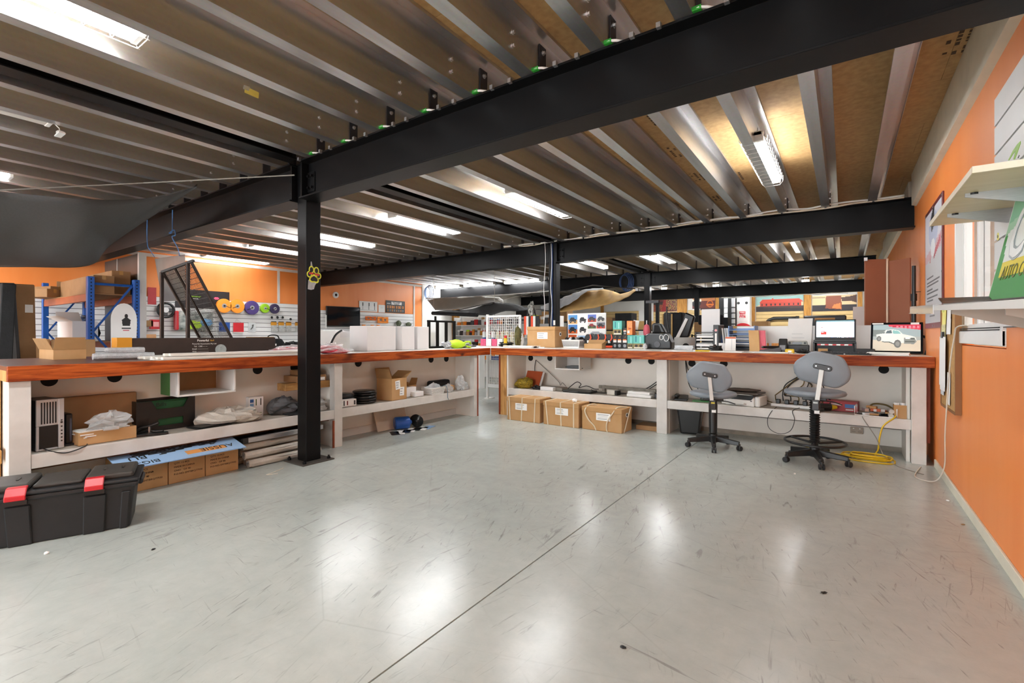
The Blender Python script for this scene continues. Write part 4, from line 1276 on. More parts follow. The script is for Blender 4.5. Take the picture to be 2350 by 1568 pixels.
PUR = mat('purple_webbing', '4b3a78', .5, 0, .1)
OWEB = mat('orange_webbing', 'ef9226', .5, 0, .06)
LWEB = mat('lime_webbing', '8fc41e', .5, 0, .06)
for i, (y, z, r_, m, lab) in enumerate(((5.28, 1.915, .165, OWEB, 'leftmost orange webbing reel on the slatwall'), (5.575, 1.92, .165, OWEB, 'second orange webbing reel on the slatwall'), (5.92, 1.90, .17, PUR, 'large purple webbing reel on the slatwall'), (6.24, 1.90, .115, LWEB, 'small lime green webbing reel on the slatwall'), (6.49, 1.90, .125, mat('dark_purple_webbing', '352b50', .5, 0, .1), 'small dark purple webbing reel at the right of the row'))):
    o = thing('webbing_reel', lab, 'webbing reel', (XW, y, z), 0, 'webbing reels on the slatwall')
    MB().cyl((.05, 0, 0), (.11, 0, 0), r_, n=28).build('coil', m, o, bev=.006)
    MB().cyl((.111, 0, 0), (.113, 0, 0), r_ * .32, n=18).build('hub', SILV, o)
    MB().cyl((.112, 0, 0), (.118, 0, 0), r_ * .12, n=12).build('hub_hole', BPL, o)
    MB().tube([(.0, 0, 0), (.16, 0, 0), (.16, (r_ * .8) * (1 if i % 3 == 0 else -1), -r_ * .2 - .02)], .007).build('hook', BPL, o)
for y, z, m, lab in ((5.315, 1.42, BLUE, 'blue safety flag hanging on the slatwall'), (5.63, 1.415, RED, 'red safety flag hanging on the slatwall')):
    o = thing('safety_flag', lab, 'flag', (XW + .04, y, z), 0, 'safety flags on the slatwall')
    MB().box(0, .004, -.12, .12, -.11, .11).build('cloth', m, o)
    MB().box(-.001, .006, -.125, .125, -.125, -.11).build('hem', PAPER, o)
    MB().tube([(0, -.1, .11), (.0, -.04, .19), (0, .08, .11)], .003).build('wire', SILV, o)
o = thing('cable_pack', 'clear packet with a small black cable on the slatwall', 'packet', (XW + .03, 5.95, 1.42))
MB().box(0, .004, -.09, .09, -.12, .12).build('bag', CLEAR, o)
MB().tube([(.008, 0.0, .05), (.008, .03, .07), (.008, 0.01, .0), (.008, -.03, -.05)], .01).build('cable', BPL, o)
for i in range(4):
    o = thing('wrap_packet', 'clear packet with yellow header on the slatwall, %s of four' % ['leftmost', 'second', 'third', 'rightmost'][i], 'packet', (XW + .03, P(645 - 2 + i * 17.0 + (4 if i == 3 else 0) - 16, 745, x=-11.95).y, 1.44), 0, 'packets with yellow headers')
    MB().box(0, .03, -.07, .07, .04, .12).build('header', mat('amber_card', 'c98a1c', .5, 0, .05), o)
    MB().box(0, .032, -.06, .06, .12, .14).build('hanger', BPL, o)
    MB().box(0, .04, -.065, .065, -.12, .04).build('contents', mat('cloudy_film', 'aeb0ae', .25, 0, .2, 20, .4), o)
for i, (u, v) in enumerate(((625, 729), (638, 729), (650, 729), (668, 733))):
    p = P(u, v, x=-11.93)
    solo(MB().blob((0, 0, 0), .025, .03, .03, 8, 6, .2, i, flat=False), 'buckle', BPL, 'small black buckle on the slatwall, %s of four' % ['leftmost', 'second', 'third', 'rightmost'][i], 'buckle', (XW + .02, p.y, p.z - .02), group='small buckles on the slatwall')
o = thing('red_packet', 'red boxed gadget hanging on the slatwall below the wheel cover', 'packet', (XW + .02, P(354, 744, x=-11.95).y, 1.36))
MB().box(0, .1, -.09, .09, 0, .2).build('body', RED, o, bev=.006)
MB().box(.101, .103, -.05, .05, .05, .15).build('print', mat('pink_print', 'e8a5a5', .5), o)
carton('black and tan boxed gadget next to the red packet on the slatwall', -11.97, -11.85, P(334, 740, x=-11.95).y - .05, P(334, 740, x=-11.95).y + .10, 1.41, .13, CARDD, tape=None, name='small_carton')
for i, u in enumerate((333, 348)):
    y = P(u, 771, x=-11.95).y
    carton('small tan carton low on the slatwall, %s' % ('left' if i == 0 else 'right'), -11.97, -11.88, y - .06, y + .06, 1.17, .08, mat('tan_card', 'd09a6a', .6), 'small tan cartons on the slatwall', tape=None, name='small_carton')
# sports bag seen through the mesh rack
o = thing('tennis_bag', 'white, green and red sports bag pinned on the slatwall behind the mesh rack', 'bag', (XW + .02, P(445, 735, x=-11.95).y, 1.34))
MB().box(0, .12, -.36, .36, 0, .42).build('body', mat('bag_white', 'c9cbc6', .6, 0, .35, 9, col2='5d6a66'), o, bev=.05, seg=3)
MB().box(.0, .125, -.40, -.33, .0, .42).build('red_end', RED, o, bev=.02)
MB().blob((.12, -.05, .03), .03, .16, .10, seed=3).build('green_panel', LIME, o)
MB().blob((.12, .2, .1), .03, .13, .09, seed=4).build('blue_panel', mat('sky_blue', '6aa7d4', .5), o)
o = thing('dark_poster', 'black poster with pink and lime logos behind the mesh rack', 'poster', (X0 + .02, P(468, 692, x=-11.95).y, 2.03))
cv = Canvas(60, 30, '221c1e')
cv.poly([(.2, .55), (.3, .68), (.45, .66), (.42, .6), (.3, .6)], '8fc41e').ell(.75, .6, .05, .08, 'e0557a').poly([(.7, .5), (.95, .52), (.93, .62), (.8, .5)], 'e0557a').rect(.78, .2, .95, .28, 'cfcfcf').rect(.22, .5, .4, .54, 'e8e8e8')
MB().box(0, .008, -.56, .56, -.19, .22).build('board', BPL, o)
cv.build('printed_picture', 1.1, .4, o, (.0092, 0, .015), '+x')
p0 = P(350, 675, x=-11.95)
solo(MB().box(0, .01, -.075, .075, 0, .36), 'red_card', mat('red_card', 'b5343a', .5), 'narrow red card on the slatwall left of the metal sheet', 'card', (X0 + .02, p0.y, 1.88))
# wall mounted screen and posters
o = thing('flat_screen', 'black flat screen in front of the left wall above the desk printer', 'monitor', (X0 + .12, 8.52, 1.47), R(-8))
MB().box(-.03, .02, -.52, .52, 0, .58).build('housing', BPL, o, bev=.008)
MB().box(.0205, .0225, -.50, .50, .03, .565).build('screen', GLASSD, o)
MB().box(-.1, -.02, -.1, .1, .1, .4).build('wall_bracket', BPL, o)
MB().box(.03, .06, -.56, -.535, -.05, .32).build('white_strip', PAPER, o)
o = thing('product_card', 'white product card with dark straps on the orange wall', 'poster', (X0 + .012, 9.48, 2.10), R(0))
MB().box(0, .01, -.34, .34, -.15, .16).build('card', WCARD, o, bev=.003)
cv = Canvas(50, 22, 'e6e6e4')
for x in (.14, .5, .83):
    cv.rect(x, .55, x + .06, .9, '2a2a2a').rect(x + .01, .15, x + .05, .55, '5a5a5c')
cv.rect(.05, .05, .95, .12, 'bfbfbf')
cv.build('printed_picture', .64, .28, o, (.0115, 0, .005), '+x')
o = thing('notice_sheet', 'small white notice between the two posters on the orange wall', 'notice', (X0 + .011, 10.0, 2.05))
MB().box(0, .002, -.13, .13, -.11, .13).build('sheet', PAPER, o)
text('-----', .05, GREYINK, o, (.003, 0, .04), '+x')
def recpoints():
    o = thing('product_poster', 'black poster with orange recovery gear headed Recovery Points', 'poster', (X0 + .012, 10.56, 2.145))
    MB().box(0, .008, -.40, .40, -.195, .195).build('board', BPL, o)
    cv = Canvas(80, 40, '1c1a1a')
    cv.rect(.28, .68, .82, .92, 'e6e6e6')
    for i in range(8):
        cv.rect(.06 + i * .115, .34, .06 + i * .115 + .05 + .02 * (i % 3), .58, 'd8852a').rect(.075 + i * .115, .42, .095 + i * .115, .50, '1c1a1a')
        cv.rect(.06 + i * .115, .08, .06 + i * .115 + .07, .26, ['b5772c', '777777'][i % 2]).rect(.06 + i * .115, .15, .06 + i * .115 + .07, .18, '1c1a1a')
    cv.rect(.04, .72, .22, .80, 'b0b0b0').poly([(.82, .72), (.97, .7), (.95, .95), (.85, .92)], '3a3a3a')
    cv.build('printed_picture', .78, .37, o, (.0092, 0, 0), '+x')
    text('RECOVERY', .068, INK, o, (.0105, .045, .128), '+x', bold=.001)
    text('POINTS', .06, INK, o, (.0105, .045, .078), '+x', bold=.001)
recpoints()
# orange recovery boards and brackets on the slatwall
for y0_, w, z0_, h, lab in ((9.53, .42, 1.68, .12, 'orange bow shackle set hanging on the slatwall'), (10.0, .44, 1.60, .20, 'large amber recovery bracket hanging on the slatwall')):
    o = thing('recovery_bracket', lab, 'bracket', (XW + .02, y0_, z0_), 0, 'orange recovery brackets')
    m = ORG if w > .43 else mat('deep_orange', 'e0701c', .4)
    b_ = MB().box(0, .03, -w / 2, w / 2, 0, h * .3).box(0, .03, -w / 2, w / 2, h * .7, h).box(0, .03, -w / 2, -w * .28, h * .3, h * .7).box(0, .03, w * .28, w / 2, h * .3, h * .7).box(0, .03, -.05, .05, h * .3, h * .7)
    b_.build('plate', m, o, bev=.012)
    hook(o, h * .9)
for i, y in enumerate((9.25, 9.57, 9.80)):
    solo(MB().lathe([(.05, 0), (.06, .02), (.05, .04)], n=12), 'shackle', ORG, 'small amber shackle on a low peg, %s of three' % ['left', 'middle', 'right'][i], 'shackle', (XW + .06, y, 1.50), group='amber shackles')
for i, (y, w, h) in enumerate(((10.62, .20, .2), (11.05, .24, .15))):
    solo(MB().blob((0, 0, 0), .06, w / 2, h / 2, seed=i + 60, jit=.1), 'tool_roll', mat('olive_canvas', '5f6650', .8, 0, .15, 12), ['olive canvas tool roll on the slatwall end', 'small brown tool roll at the right end of the slatwall'][i], 'tool roll', (XW + .07, y, 1.52))
o = thing('camera_dome', 'white dome security camera on the orange left wall', 'camera', (X0, 8.33, 2.38))
MB().cyl((0, 0, 0), (.04, 0, 0), .09, n=20).build('base', PLASTIC_W, o)
MB().lathe([(.001, .055), (.035, .045), (.05, .02), (.055, 0)], n=16).build('dome', GLASSD, o).rotation_euler = (0, R(90), 0)
# low stock shelves of the shop, filling the floor behind the left counter
for i, (x, y, w, h) in enumerate(((-7.4, 3.9, 1.0, .95), (-8.2, 5.4, 1.2, .9), (-9.2, 7.2, 1.2, 1.0))):
    o = thing('display_gondola', 'low white display shelf on the shop floor, %s from the counter' % ['first', 'second', 'third'][i], 'shelving', (x, y, 0), 0, 'low display shelves in the shop')
    MB().box(-w / 2, w / 2, -.3, .3, 0, .12).build('plinth', PLASTIC_W, o)
    MB().box(-w / 2, w / 2, -.02, .02, .12, h).build('back', PLASTIC_W, o)
    for z in (.45, .75):
        MB().box(-w / 2, w / 2, -.28, .28, z, z + .025).build('shelf', PLASTIC_W, o)

# ================================================================= UNDER THE RIGHT COUNTER
SR = .414
for i, (xa, xb, h, rz_) in enumerate(((-4.06, -3.50, .335, 0), (-3.44, -2.89, .32, -1), (-2.845, -2.285, .30, -2))):
    o = thing('strapped_carton', ['brown carton with cream straps on the floor, leftmost of three', 'brown carton with cream straps on the floor, middle of three', 'brown carton with loose bulging straps and hand hole, rightmost of three'][i], 'box', ((xa + xb) / 2, 5.86, 0), R(rz_), 'strapped cartons under the right counter')
    w, d = (xb - xa) / 2, .16
    MB().box(-w, w, -d, d, 0, h).build('body', CARD, o, bev=.006)
    MB().box(-w - .004, w + .004, -d - .004, d + .004, h - .06, h + .003).build('lid', CARD, o, bev=.005)
    if i < 2:
        for k_, (a, b_) in enumerate(((-.86, -.80 + .08 * i), (-.04 + .04 * i, -.10 + .14 * i), (.74, .68 + .06 * i))):
            q = MB()
            q.slab([(a * w - .008, -d - .005, h), (a * w + .008, -d - .005, h), (b_ * w + .008, -d - .003, 0), (b_ * w - .008, -d - .003, 0)], (0, -.002, 0))
            q.box(a * w - .008, a * w + .008, -d - .005, d, h + .003, h + .005)
            q.build('strap', STRAP, o)
    else:
        MB().tube(spline([(-.16, .02, h + .005), (-.20, -.10, h + .015), (-.22, -d - .03, h - .05), (-.17, -d - .03, h - .16), (-.10, -d - .006, .06), (-.07, -d - .006, .0)]), .008, 6).build('strap', STRAP, o, smooth=True)
        MB().tube(spline([(.26, .06, h + .005), (.20, -.1, h + .015), (.17, -d - .02, h - .05), (.10, -d - .03, h - .16), (.08, -d - .01, .04), (.09, -d - .006, .0)]), .008, 6).build('strap', STRAP, o, smooth=True)
        MB().tube(spline([(w + .01, .1, h), (w + .02, 0, h - .1), (w + .006, -.1, 0)]), .007, 6).build('strap', STRAP, o, smooth=True)
    hh = MB().prism([(.035 * math.cos(t) , h * .72 + .028 * math.sin(t)) for t in [k * PI / 8 for k in range(16)]], 'x', w + .001, w + .005)
    hh.build('hand_hole_rim', PLASTIC_W, o)
    MB().prism([(.02 * math.cos(t), h * .72 + .018 * math.sin(t)) for t in [k * PI / 8 for k in range(16)]], 'x', w + .004, w + .006).build('hand_hole', DARK, o)
    label_sheet(o, .20, .095, ((-.03, .02, .03)[i], -d - .006, h * .62), '-y', 4, i + 3)
solo(MB().blob((0, 0, 0), .035, .025, .025, 10, 6, .3, 9), 'crumpled_tissue', PAPER, 'small crumpled white tissue on the middle strapped carton', 'tissue', (-3.02, 5.83, .325))
carton('thin flattened brown carton on the floor behind the strapped cartons', -2.25, -1.97, 6.08, 6.35, 0, .06, CARDD, tape=None, name='flat_carton')
o = thing('waste_bin', 'black plastic waste bin under the right counter beside the white upright', 'bin', (-1.60, 6.26, 0), R(8))
b_ = MB()
lo = [(-.11, -.10), (.11, -.10), (.11, .10), (-.11, .10)]
hi = [(-.145, -.13), (.145, -.13), (.145, .13), (-.145, .13)]
b_.add([(*p, 0) for p in lo] + [(*p, .30) for p in hi], [(3, 2, 1, 0), (0, 1, 5, 4), (1, 2, 6, 5), (2, 3, 7, 6), (3, 0, 4, 7)])
b_.build('tub', BPL, o, solid=.005, bev=.02, seg=2)
MB().tube([(*p, .30) for p in hi], .009, 6, closed=True).build('rim', BPL, o)
# shelf, left bay
o = thing('note_pad', 'orange backed pad leaning at the left end of the right shelf', 'pad', (-4.06, 6.33, SR), R(-12))
MB().slab([(-.16, 0, 0), (.17, .0, 0), (.17, .10, .25), (-.16, .10, .25)], (0, .008, 0)).build('pad', mat('rust_card', 'b5532a', .6, 0, .08), o)
MB().slab([(-.10, .012, 0), (.20, .012, 0), (.20, .112, .24), (-.10, .112, .24)], (0, .012, 0)).build('pages', PAPER, o)
solo(MB().blob((0, 0, 0), .16, .12, .085, jit=.12, seed=31), 'strap_bundle', mat('black_yellow_weave', '4a4420', .8, 0, .6, 40, .3, stretch=(1, 1, 3), col2='c2a21c'), 'yellow and black woven strap bundle on the right shelf', 'strap', (-4.10, 6.22, SR), smooth=False)
solo(MB().blob((0, 0, 0), .07, .05, .03, 12, 7, .35, 17), 'cable_tangle', BPL, 'dark knot of small cables at the left of the shelf', 'cables', (-3.84, 6.16, SR))
o = thing('router_box', 'grey router on the shelf with a white box in front', 'router', (-3.62, 6.22, SR), R(-4))
MB().box(-.18, .22, -.04, .12, 0, .045).build('case', mat('dusty_grey', '8d877d', .6, 0, .1), o, bev=.004)
carton('small white box in front of the grey router', -3.72, -3.50, 6.07, 6.15, SR, .055, WCARD, tape=None, name='white_carton')
o = thing('old_laptop', 'closed black laptop with its cord on the right shelf', 'laptop', (-3.14, 6.18, SR), R(-3))
MB().box(-.20, .24, -.11, .12, .004, .018).build('base', BPL, o, bev=.004)
MB().box(-.20, .24, -.11, .12, .019, .034).build('lid', mat('dark_lid', '26241f', .45, 0, .2, 9), o, bev=.004)
MB().box(-.19, .05, -.113, -.108, .017, .021).build('edge_trim', SILV, o)
cable('black_cable', 'black cord looping above the closed laptop', [(-3.34, 6.2, SR + .02), (-3.28, 6.22, SR + .08), (-3.20, 6.25, SR + .14), (-3.14, 6.26, SR + .11), (-3.16, 6.24, SR + .06), (-3.05, 6.26, SR + .09), (-2.95, 6.3, SR + .05), (-2.88, 6.3, SR + .05)], .006, CORD)
cable('black_cable', 'black cord running along the shelf from the closed laptop', [(-2.95, 6.2, SR + .05), (-2.85, 6.22, SR + .012), (-2.72, 6.3, SR + .008), (-2.6, 6.33, SR + .012), (-2.5, 6.38, SR + .01)], .006, CORD)
cable('black_cable', 'pair of black cords rising to the cable hole beside the white upright', [(-2.48, 6.40, SR + .01), (-2.25, 6.42, SR + .08), (-2.08, 6.44, SR + .2), (-1.97, 6.46, SR + .32)], .006, CORD)
cable('black_cable', 'second black cord rising behind the white upright', [(-2.30, 6.40, SR + .01), (-2.14, 6.42, SR + .12), (-1.97, 6.46, SR + .24)], .006, CORD)
cable('grey_cable', 'thin grey cord from the cable hole down to the grey router', [(-4.06 + .02, 6.48, .83), (-3.80, 6.46, .66), (-3.60, 6.42, .52), (-3.55, 6.38, SR + .06), (-3.50, 6.36, SR + .1), (-3.44, 6.36, SR + .05)], .005, GREYC)
cable('black_cable', 'black cord hanging from the first cable hole behind the orange pad', [(-4.05, 6.48, .84), (-4.06, 6.46, .72), (-4.04, 6.44, .60), (-4.02, 6.44, .5)], .006, CORD)
o = thing('metal_bar', 'grey metal bar resting across the shelf before the white upright', 'bar', (-2.45, 6.34, SR + .07), R(-5))
MB().box(-.46, .40, -.02, .02, -.012, .03).build('bar', mat('dusty_steel', '8a857a', .5, .3, .2, 20), o, bev=.003)
for k_ in range(4):
    MB().box(-.40 + k_ * .22, -.36 + k_ * .22, -.024, .024, -.07 if k_ % 3 == 0 else -.014, .032).build('bracket', mat('dusty_grey', '8d877d', .6, 0, .1), o)
o = thing('power_adapter', 'white adapter with black side under the grey metal bar', 'adapter', (-2.62, 6.20, SR), R(-6))
MB().box(-.07, .05, -.05, .05, 0, .07).build('case', mat('off_white', 'cfcabf', .5), o, bev=.005)
MB().box(.0505, .09, -.05, .05, 0, .065).build('dark_side', BPL, o, bev=.004)
o = thing('media_box', 'flat white media box stacked on another by the white upright', 'box', (-2.22, 6.20, SR), R(-4))
MB().box(-.17, .17, -.09, .09, .0, .04).build('base', PLASTIC_W, o, bev=.006)
MB().box(-.16, .15, -.08, .09, .041, .075).build('cover', PLASTIC_W, o, bev=.006)
solo(MB().box(-.03, .03, -.03, .03, 0, .06), 'small_adapter', BPL, 'small black adapter right of the flat white media box', 'adapter', (-2.00, 6.2, SR), bev=.004)
# cubby under the right counter
cu = thing('cubby_box', 'white open cubby with papers hung under the right counter', 'cubby', (-3.24, 6.02, .745))
MB().box(-.20, .20, 0, .36, 0, .015).box(-.20, -.185, 0, .36, .015, .184).box(.185, .20, 0, .36, .015, .184).box(-.185, .185, .345, .36, .015, .184).build('carcase', WHITE, cu, bev=.002)
papers('folded_papers', 'dark papers lying inside the white cubby under the right counter', -3.17, 6.16, .761, .22, .2, 3, R(8), 6, BPL, th=.012)
# shelf, right bay
o = thing('desk_phone', 'black desk phone on the shelf right of the white upright', 'telephone', (-1.70, 6.20, SR), R(10))
MB().prism([(-.08, 0), (.10, 0), (.10, .06), (-.08, .025)], 'x', -.08, .08).build('base', BPL, o, bev=.006)
MB().box(-.075, -.03, -.08, .09, .045, .075).build('handset', BPL, o, bev=.012, seg=2)
solo(MB().box(-.10, .10, -.07, .07, 0, .012), 'circuit_board', GRN, 'green circuit board lying on the shelf behind the left stool', 'circuit board', (-1.46, 6.22, SR), R(8))
o = thing('charger_cradle', 'black charger cradle beside the green circuit board', 'charger', (-1.42, 6.34, SR))
MB().prism([(-.06, 0), (.06, 0), (.03, .1), (-.03, .1)], 'x', -.07, .07).build('body', BPL, o, bev=.01)
def printer():
    o = thing('inkjet_printer', 'white and black inkjet printer on the right shelf behind the left stool', 'printer', (-.98, 6.22, SR), R(-10))
    MB().prism([(-.16, 0), (.16, 0), (.16, .10), (.12, .135), (-.12, .135), (-.16, .09)], 'y', -.14, .16).build('body', PLASTIC_W, o, bev=.01, seg=2)
    MB().box(-.215, -.16, -.12, .15, 0, .10).build('side', PLASTIC_W, o, bev=.012)
    MB().box(.16, .215, -.12, .15, 0, .12).build('side', PLASTIC_W, o, bev=.012)
    MB().prism([(-.16, .075), (.13, .075), (.17, .13), (-.17, .13)], 'y', -.147, -.139).build('control_panel', BPL, o, bev=.004)
    MB().box(-.2, .2, -.13, .15, .136, .155).build('scanner_lid', mat('dusty_lid', '5a534c', .5, 0, .15), o, bev=.006)
    MB().slab([(-.12, -.14, .02), (.08, -.14, .02), (.08, -.23, .035), (-.12, -.23, .035)], (0, 0, .012)).build('paper_tray', PLASTIC_W, o)
    MB().box(.12, .14, -.1405, -.139, .06, .07).build('button', BPL, o)
printer()
solo(MB().blob((0, 0, 0), .22, .09, .02, 14, 6, .15, 23), 'folded_cloth', mat('taupe_cloth', '6d6259', .85, 0, .1, 14, .2), 'folded taupe cloth on top of the inkjet printer', 'cloth', (-1.02, 6.25, SR + .156))
o = thing('power_strip', 'white power strip with black plugs on the right shelf', 'power strip', (-.46, 6.28, SR), R(-8))
MB().box(-.24, .24, -.035, .035, 0, .035).build('body', PLASTIC_W, o, bev=.006)
for i in range(5):
    MB().box(-.19 + i * .09, -.145 + i * .09, -.022, .022, .035, .085).build('plug', BPL, o, bev=.006)
g = random.Random(11)
for i in range(8):
    x0_ = -.42 + .05 * g.random()
    xm = -.62 + .055 * i
    pts = [(x0_, 6.47, .93), (x0_ + g.uniform(-.06, .04), 6.46, .80), (xm + g.uniform(-.02, .1), 6.45, .66), (xm + g.uniform(-.12, .06), 6.42, .54), (-.66 + .075 * i, 6.34, SR + .12), (-.65 + .075 * i, 6.29, SR + .07)]
    cable('black_cable', 'tangled cord hanging from the counter behind the right stool, %s' % ['leftmost strand', 'second strand', 'third strand', 'fourth strand', 'fifth strand', 'sixth strand', 'seventh strand', 'rightmost strand'][i], pts, .006, CORD if i % 3 else mat('olive_cord', '6e5a2a', .6), group='tangled cords')
cable('black_cable', 'long thin cord loop drooping below the right shelf', [(-.62, 6.1, SR + .02), (-.66, 5.99, SR - .02), (-.70, 5.985, .30), (-.68, 5.985, .20), (-.58, 5.985, .155), (-.48, 5.985, .20), (-.44, 5.985, .32), (-.46, 5.99, SR + .0), (-.40, 6.08, SR + .03)], .0035, CORD)
for i, (z, e) in enumerate(((.9, -1.70), (.9, -1.66))):
    cable('black_cable', ['cord hanging beside the left stool, left strand', 'cord hanging beside the left stool, right strand'][i], [(-1.72, 6.47, .925), (-1.70 + .03 * i, 6.46, .75), (-1.66 + .08 * i, 6.44, .58), (-1.56 + .1 * i, 6.40, SR + .04)], .006, CORD, group='cords by the left stool')
cable('black_cable', 'cables running along the shelf from printer to power strip', [(-.76, 6.38, SR + .05), (-.64, 6.36, SR + .02), (-.52, 6.40, SR + .03), (-.3, 6.40, SR + .02), (-.1, 6.38, SR + .03)], .007, mat('olive_cord', '6e5a2a', .6))
def redbox():
    o = thing('tool_box', 'red and blue printed carton on the shelf behind the right stool', 'box', (-.03, 6.36, SR), R(-7))
    MB().box(-.22, .16, -.07, .07, 0, .11).build('body', mat('crimson_card', 'a3222a', .5, 0, .05), o, bev=.003)
    cv = Canvas(50, 16, 'a3222a')
    cv.rect(.70, .35, .95, .75, '3a6fb0').rect(.35, .55, .62, .75, 'd8c7c0').rect(.02, .1, .3, .5, '2a1618').rect(.72, .1, .9, .25, 'd8c7c0')
    cv.build('printed_front', .378, .106, o, (-.03, -.0712, .055))
redbox()
o = thing('power_drill', 'black and yellow tool lying in front of the red carton', 'drill', (-.16, 6.22, SR), R(15))
MB().cyl((-.1, 0, .045), (.05, 0, .045), .035, n=14).build('body', BPL, o, bev=.006)
MB().cyl((.05, 0, .045), (.10, 0, .045), .03, .015, n=12).build('chuck', YEL, o)
MB().box(-.09, -.04, -.1, 0, .01, .05).build('grip', BPL, o, bev=.01)
def tray():
    o = thing('junk_tray', 'white rimmed wire tray of small parts on the right shelf', 'tray', (.27, 6.15, SR), R(-6))
    MB().tube([(-.17, -.10, .09), (-.17, -.10, .005), (.17, -.10, .005), (.17, -.10, .09)], .006).tube([(-.17, .10, .09), (-.17, .10, .005), (.17, .10, .005), (.17, .10, .09)], .006).tube([(-.17, -.1, .09), (-.17, .1, .09)], .006).tube([(.17, -.1, .09), (.17, .1, .09)], .006).build('frame', PLASTIC_W, o)
    MB().box(-.16, .16, -.095, .095, .002, .008).build('base', BPL, o)
    return o
tray()
g = random.Random(4)
for i in range(14):
    m = [CARD, BPL, WCARD, SILV, mat('rust_card', 'b5532a', .6, 0, .08), GREYC][i % 6]
    a = g.uniform(.03, .07)
    solo(MB().box(-a, a, -.018, .018, 0, g.uniform(.015, .04)), 'loose_part', m, '%s small part lying in the wire tray' % ['tan cardboard', 'black plastic', 'white card', 'bright metal', 'rust coloured', 'grey'][i % 6] + ('' if i < 6 else [', in the upper layer', ', on top at the right'][(i // 6) - 1]), 'part', (.27 + g.uniform(-.10, .10), 6.15 + g.uniform(-.06, .06), SR + .01 + .018 * (i // 4)), g.uniform(0, 3), 'small parts in the wire tray', bev=.002)
cable('grey_cable', 'grey and brown hose coiled behind the wire tray', [(.2, 6.28, SR + .03), (.25, 6.3, SR + .10), (.36, 6.28, SR + .10), (.43, 6.24, SR + .05), (.44, 6.2, SR + .02)], .009, mat('olive_cord', '6e5a2a', .6))
open_carton('small open cardboard box holding white rolls at the right end of the shelf', (.455, 6.10, SR), .10, .10, .135, R(0), [])
for i in range(2):
    solo(MB().cyl((0, 0, 0), (0, 0, .15), .022, n=14), 'paper_roll', PAPER, ['white roll standing in the small box, left', 'white roll standing in the small box, right'][i], 'roll', (.43 + .048 * i, 6.10, SR + .005), group='white rolls')
for i in range(2):
    o = solo(MB().cyl((0, -.05, .022), (0, .05, .022), .022, n=14), 'small_roll', mat('pale_roll', 'bdbab3', .5), ['pale roll lying beside the wire tray, lower', 'pale roll lying beside the wire tray, upper'][i], 'roll', (.385 + .003 * i, 6.09, SR + .044 * i), group='pale rolls')
# wall socket
o = thing('power_outlet', 'double power outlet on the panel below the right shelf', 'outlet', (P(1966, 990, y=6.49).x, 6.49, .19))
MB().box(-.058, .058, -.012, 0, -.036, .036).build('plate', mat('taupe_plastic', 'a89a8a', .5), o, bev=.004)
for sx in (-.028, .028):
    MB().box(sx - .006, sx + .006, -.014, -.011, .015, .026).build('switch', PLASTIC_W, o)
    for a in (-.012, 0, .012):
        MB().box(sx + a - .0015, sx + a + .0015, -.013, -.0115, -.02, -.008).build('slot', DARK, o)
# yellow extension lead
cx_, cy_ = .20, 6.12
pts = []
for i in range(90):
    t = i / 90 * 2 * PI * 5
    r_ = .17 + .035 * math.sin(t * .37) + .01 * math.sin(t * 1.7)
    pts.append((cx_ + r_ * 1.0 * math.cos(t) + .02 * math.sin(t * .2), cy_ + r_ * .62 * math.sin(t) - .22, .009 + .011 * (i // 18) + .003 * math.sin(t * 3)))
o = thing('extension_lead', 'coiled yellow extension lead on the floor under the right counter', 'cord', (0, 0, 0))
MB().tube(pts, .0075, 6).build('coil', YEL, o, smooth=True)
MB().tube(spline([pts[0], (.26, 6.0, .03), (.28, 6.0, .10), (.29, 5.985, .22), (.32, 5.985, .34), (.40, 5.99, SR + .01), (.42, 6.04, SR + .03)]), .0075, 6).build('lead', YEL, o, smooth=True)
MB().cyl((-.02, 5.93, .02), (.05, 5.90, .025), .022, .014, n=12).build('plug', YEL, o)
MB().tube(spline([(-.02, 5.93, .02), (-.15, 6.0, .01), (-.3, 6.1, .01), (-.35, 6.2, .01)]), .007, 6).build('tail', YEL, o, smooth=True)
cable('grey_cable', 'thin pale cord dropping from the shelf to the floor beside the yellow lead', [(.16, 6.02, SR), (.16, 5.99, SR - .02), (.26, 5.985, .22), (.32, 5.96, .06), (.40, 5.80, .006), (.52, 5.62, .006), (.58, 5.56, .006)], .004, GREYC)

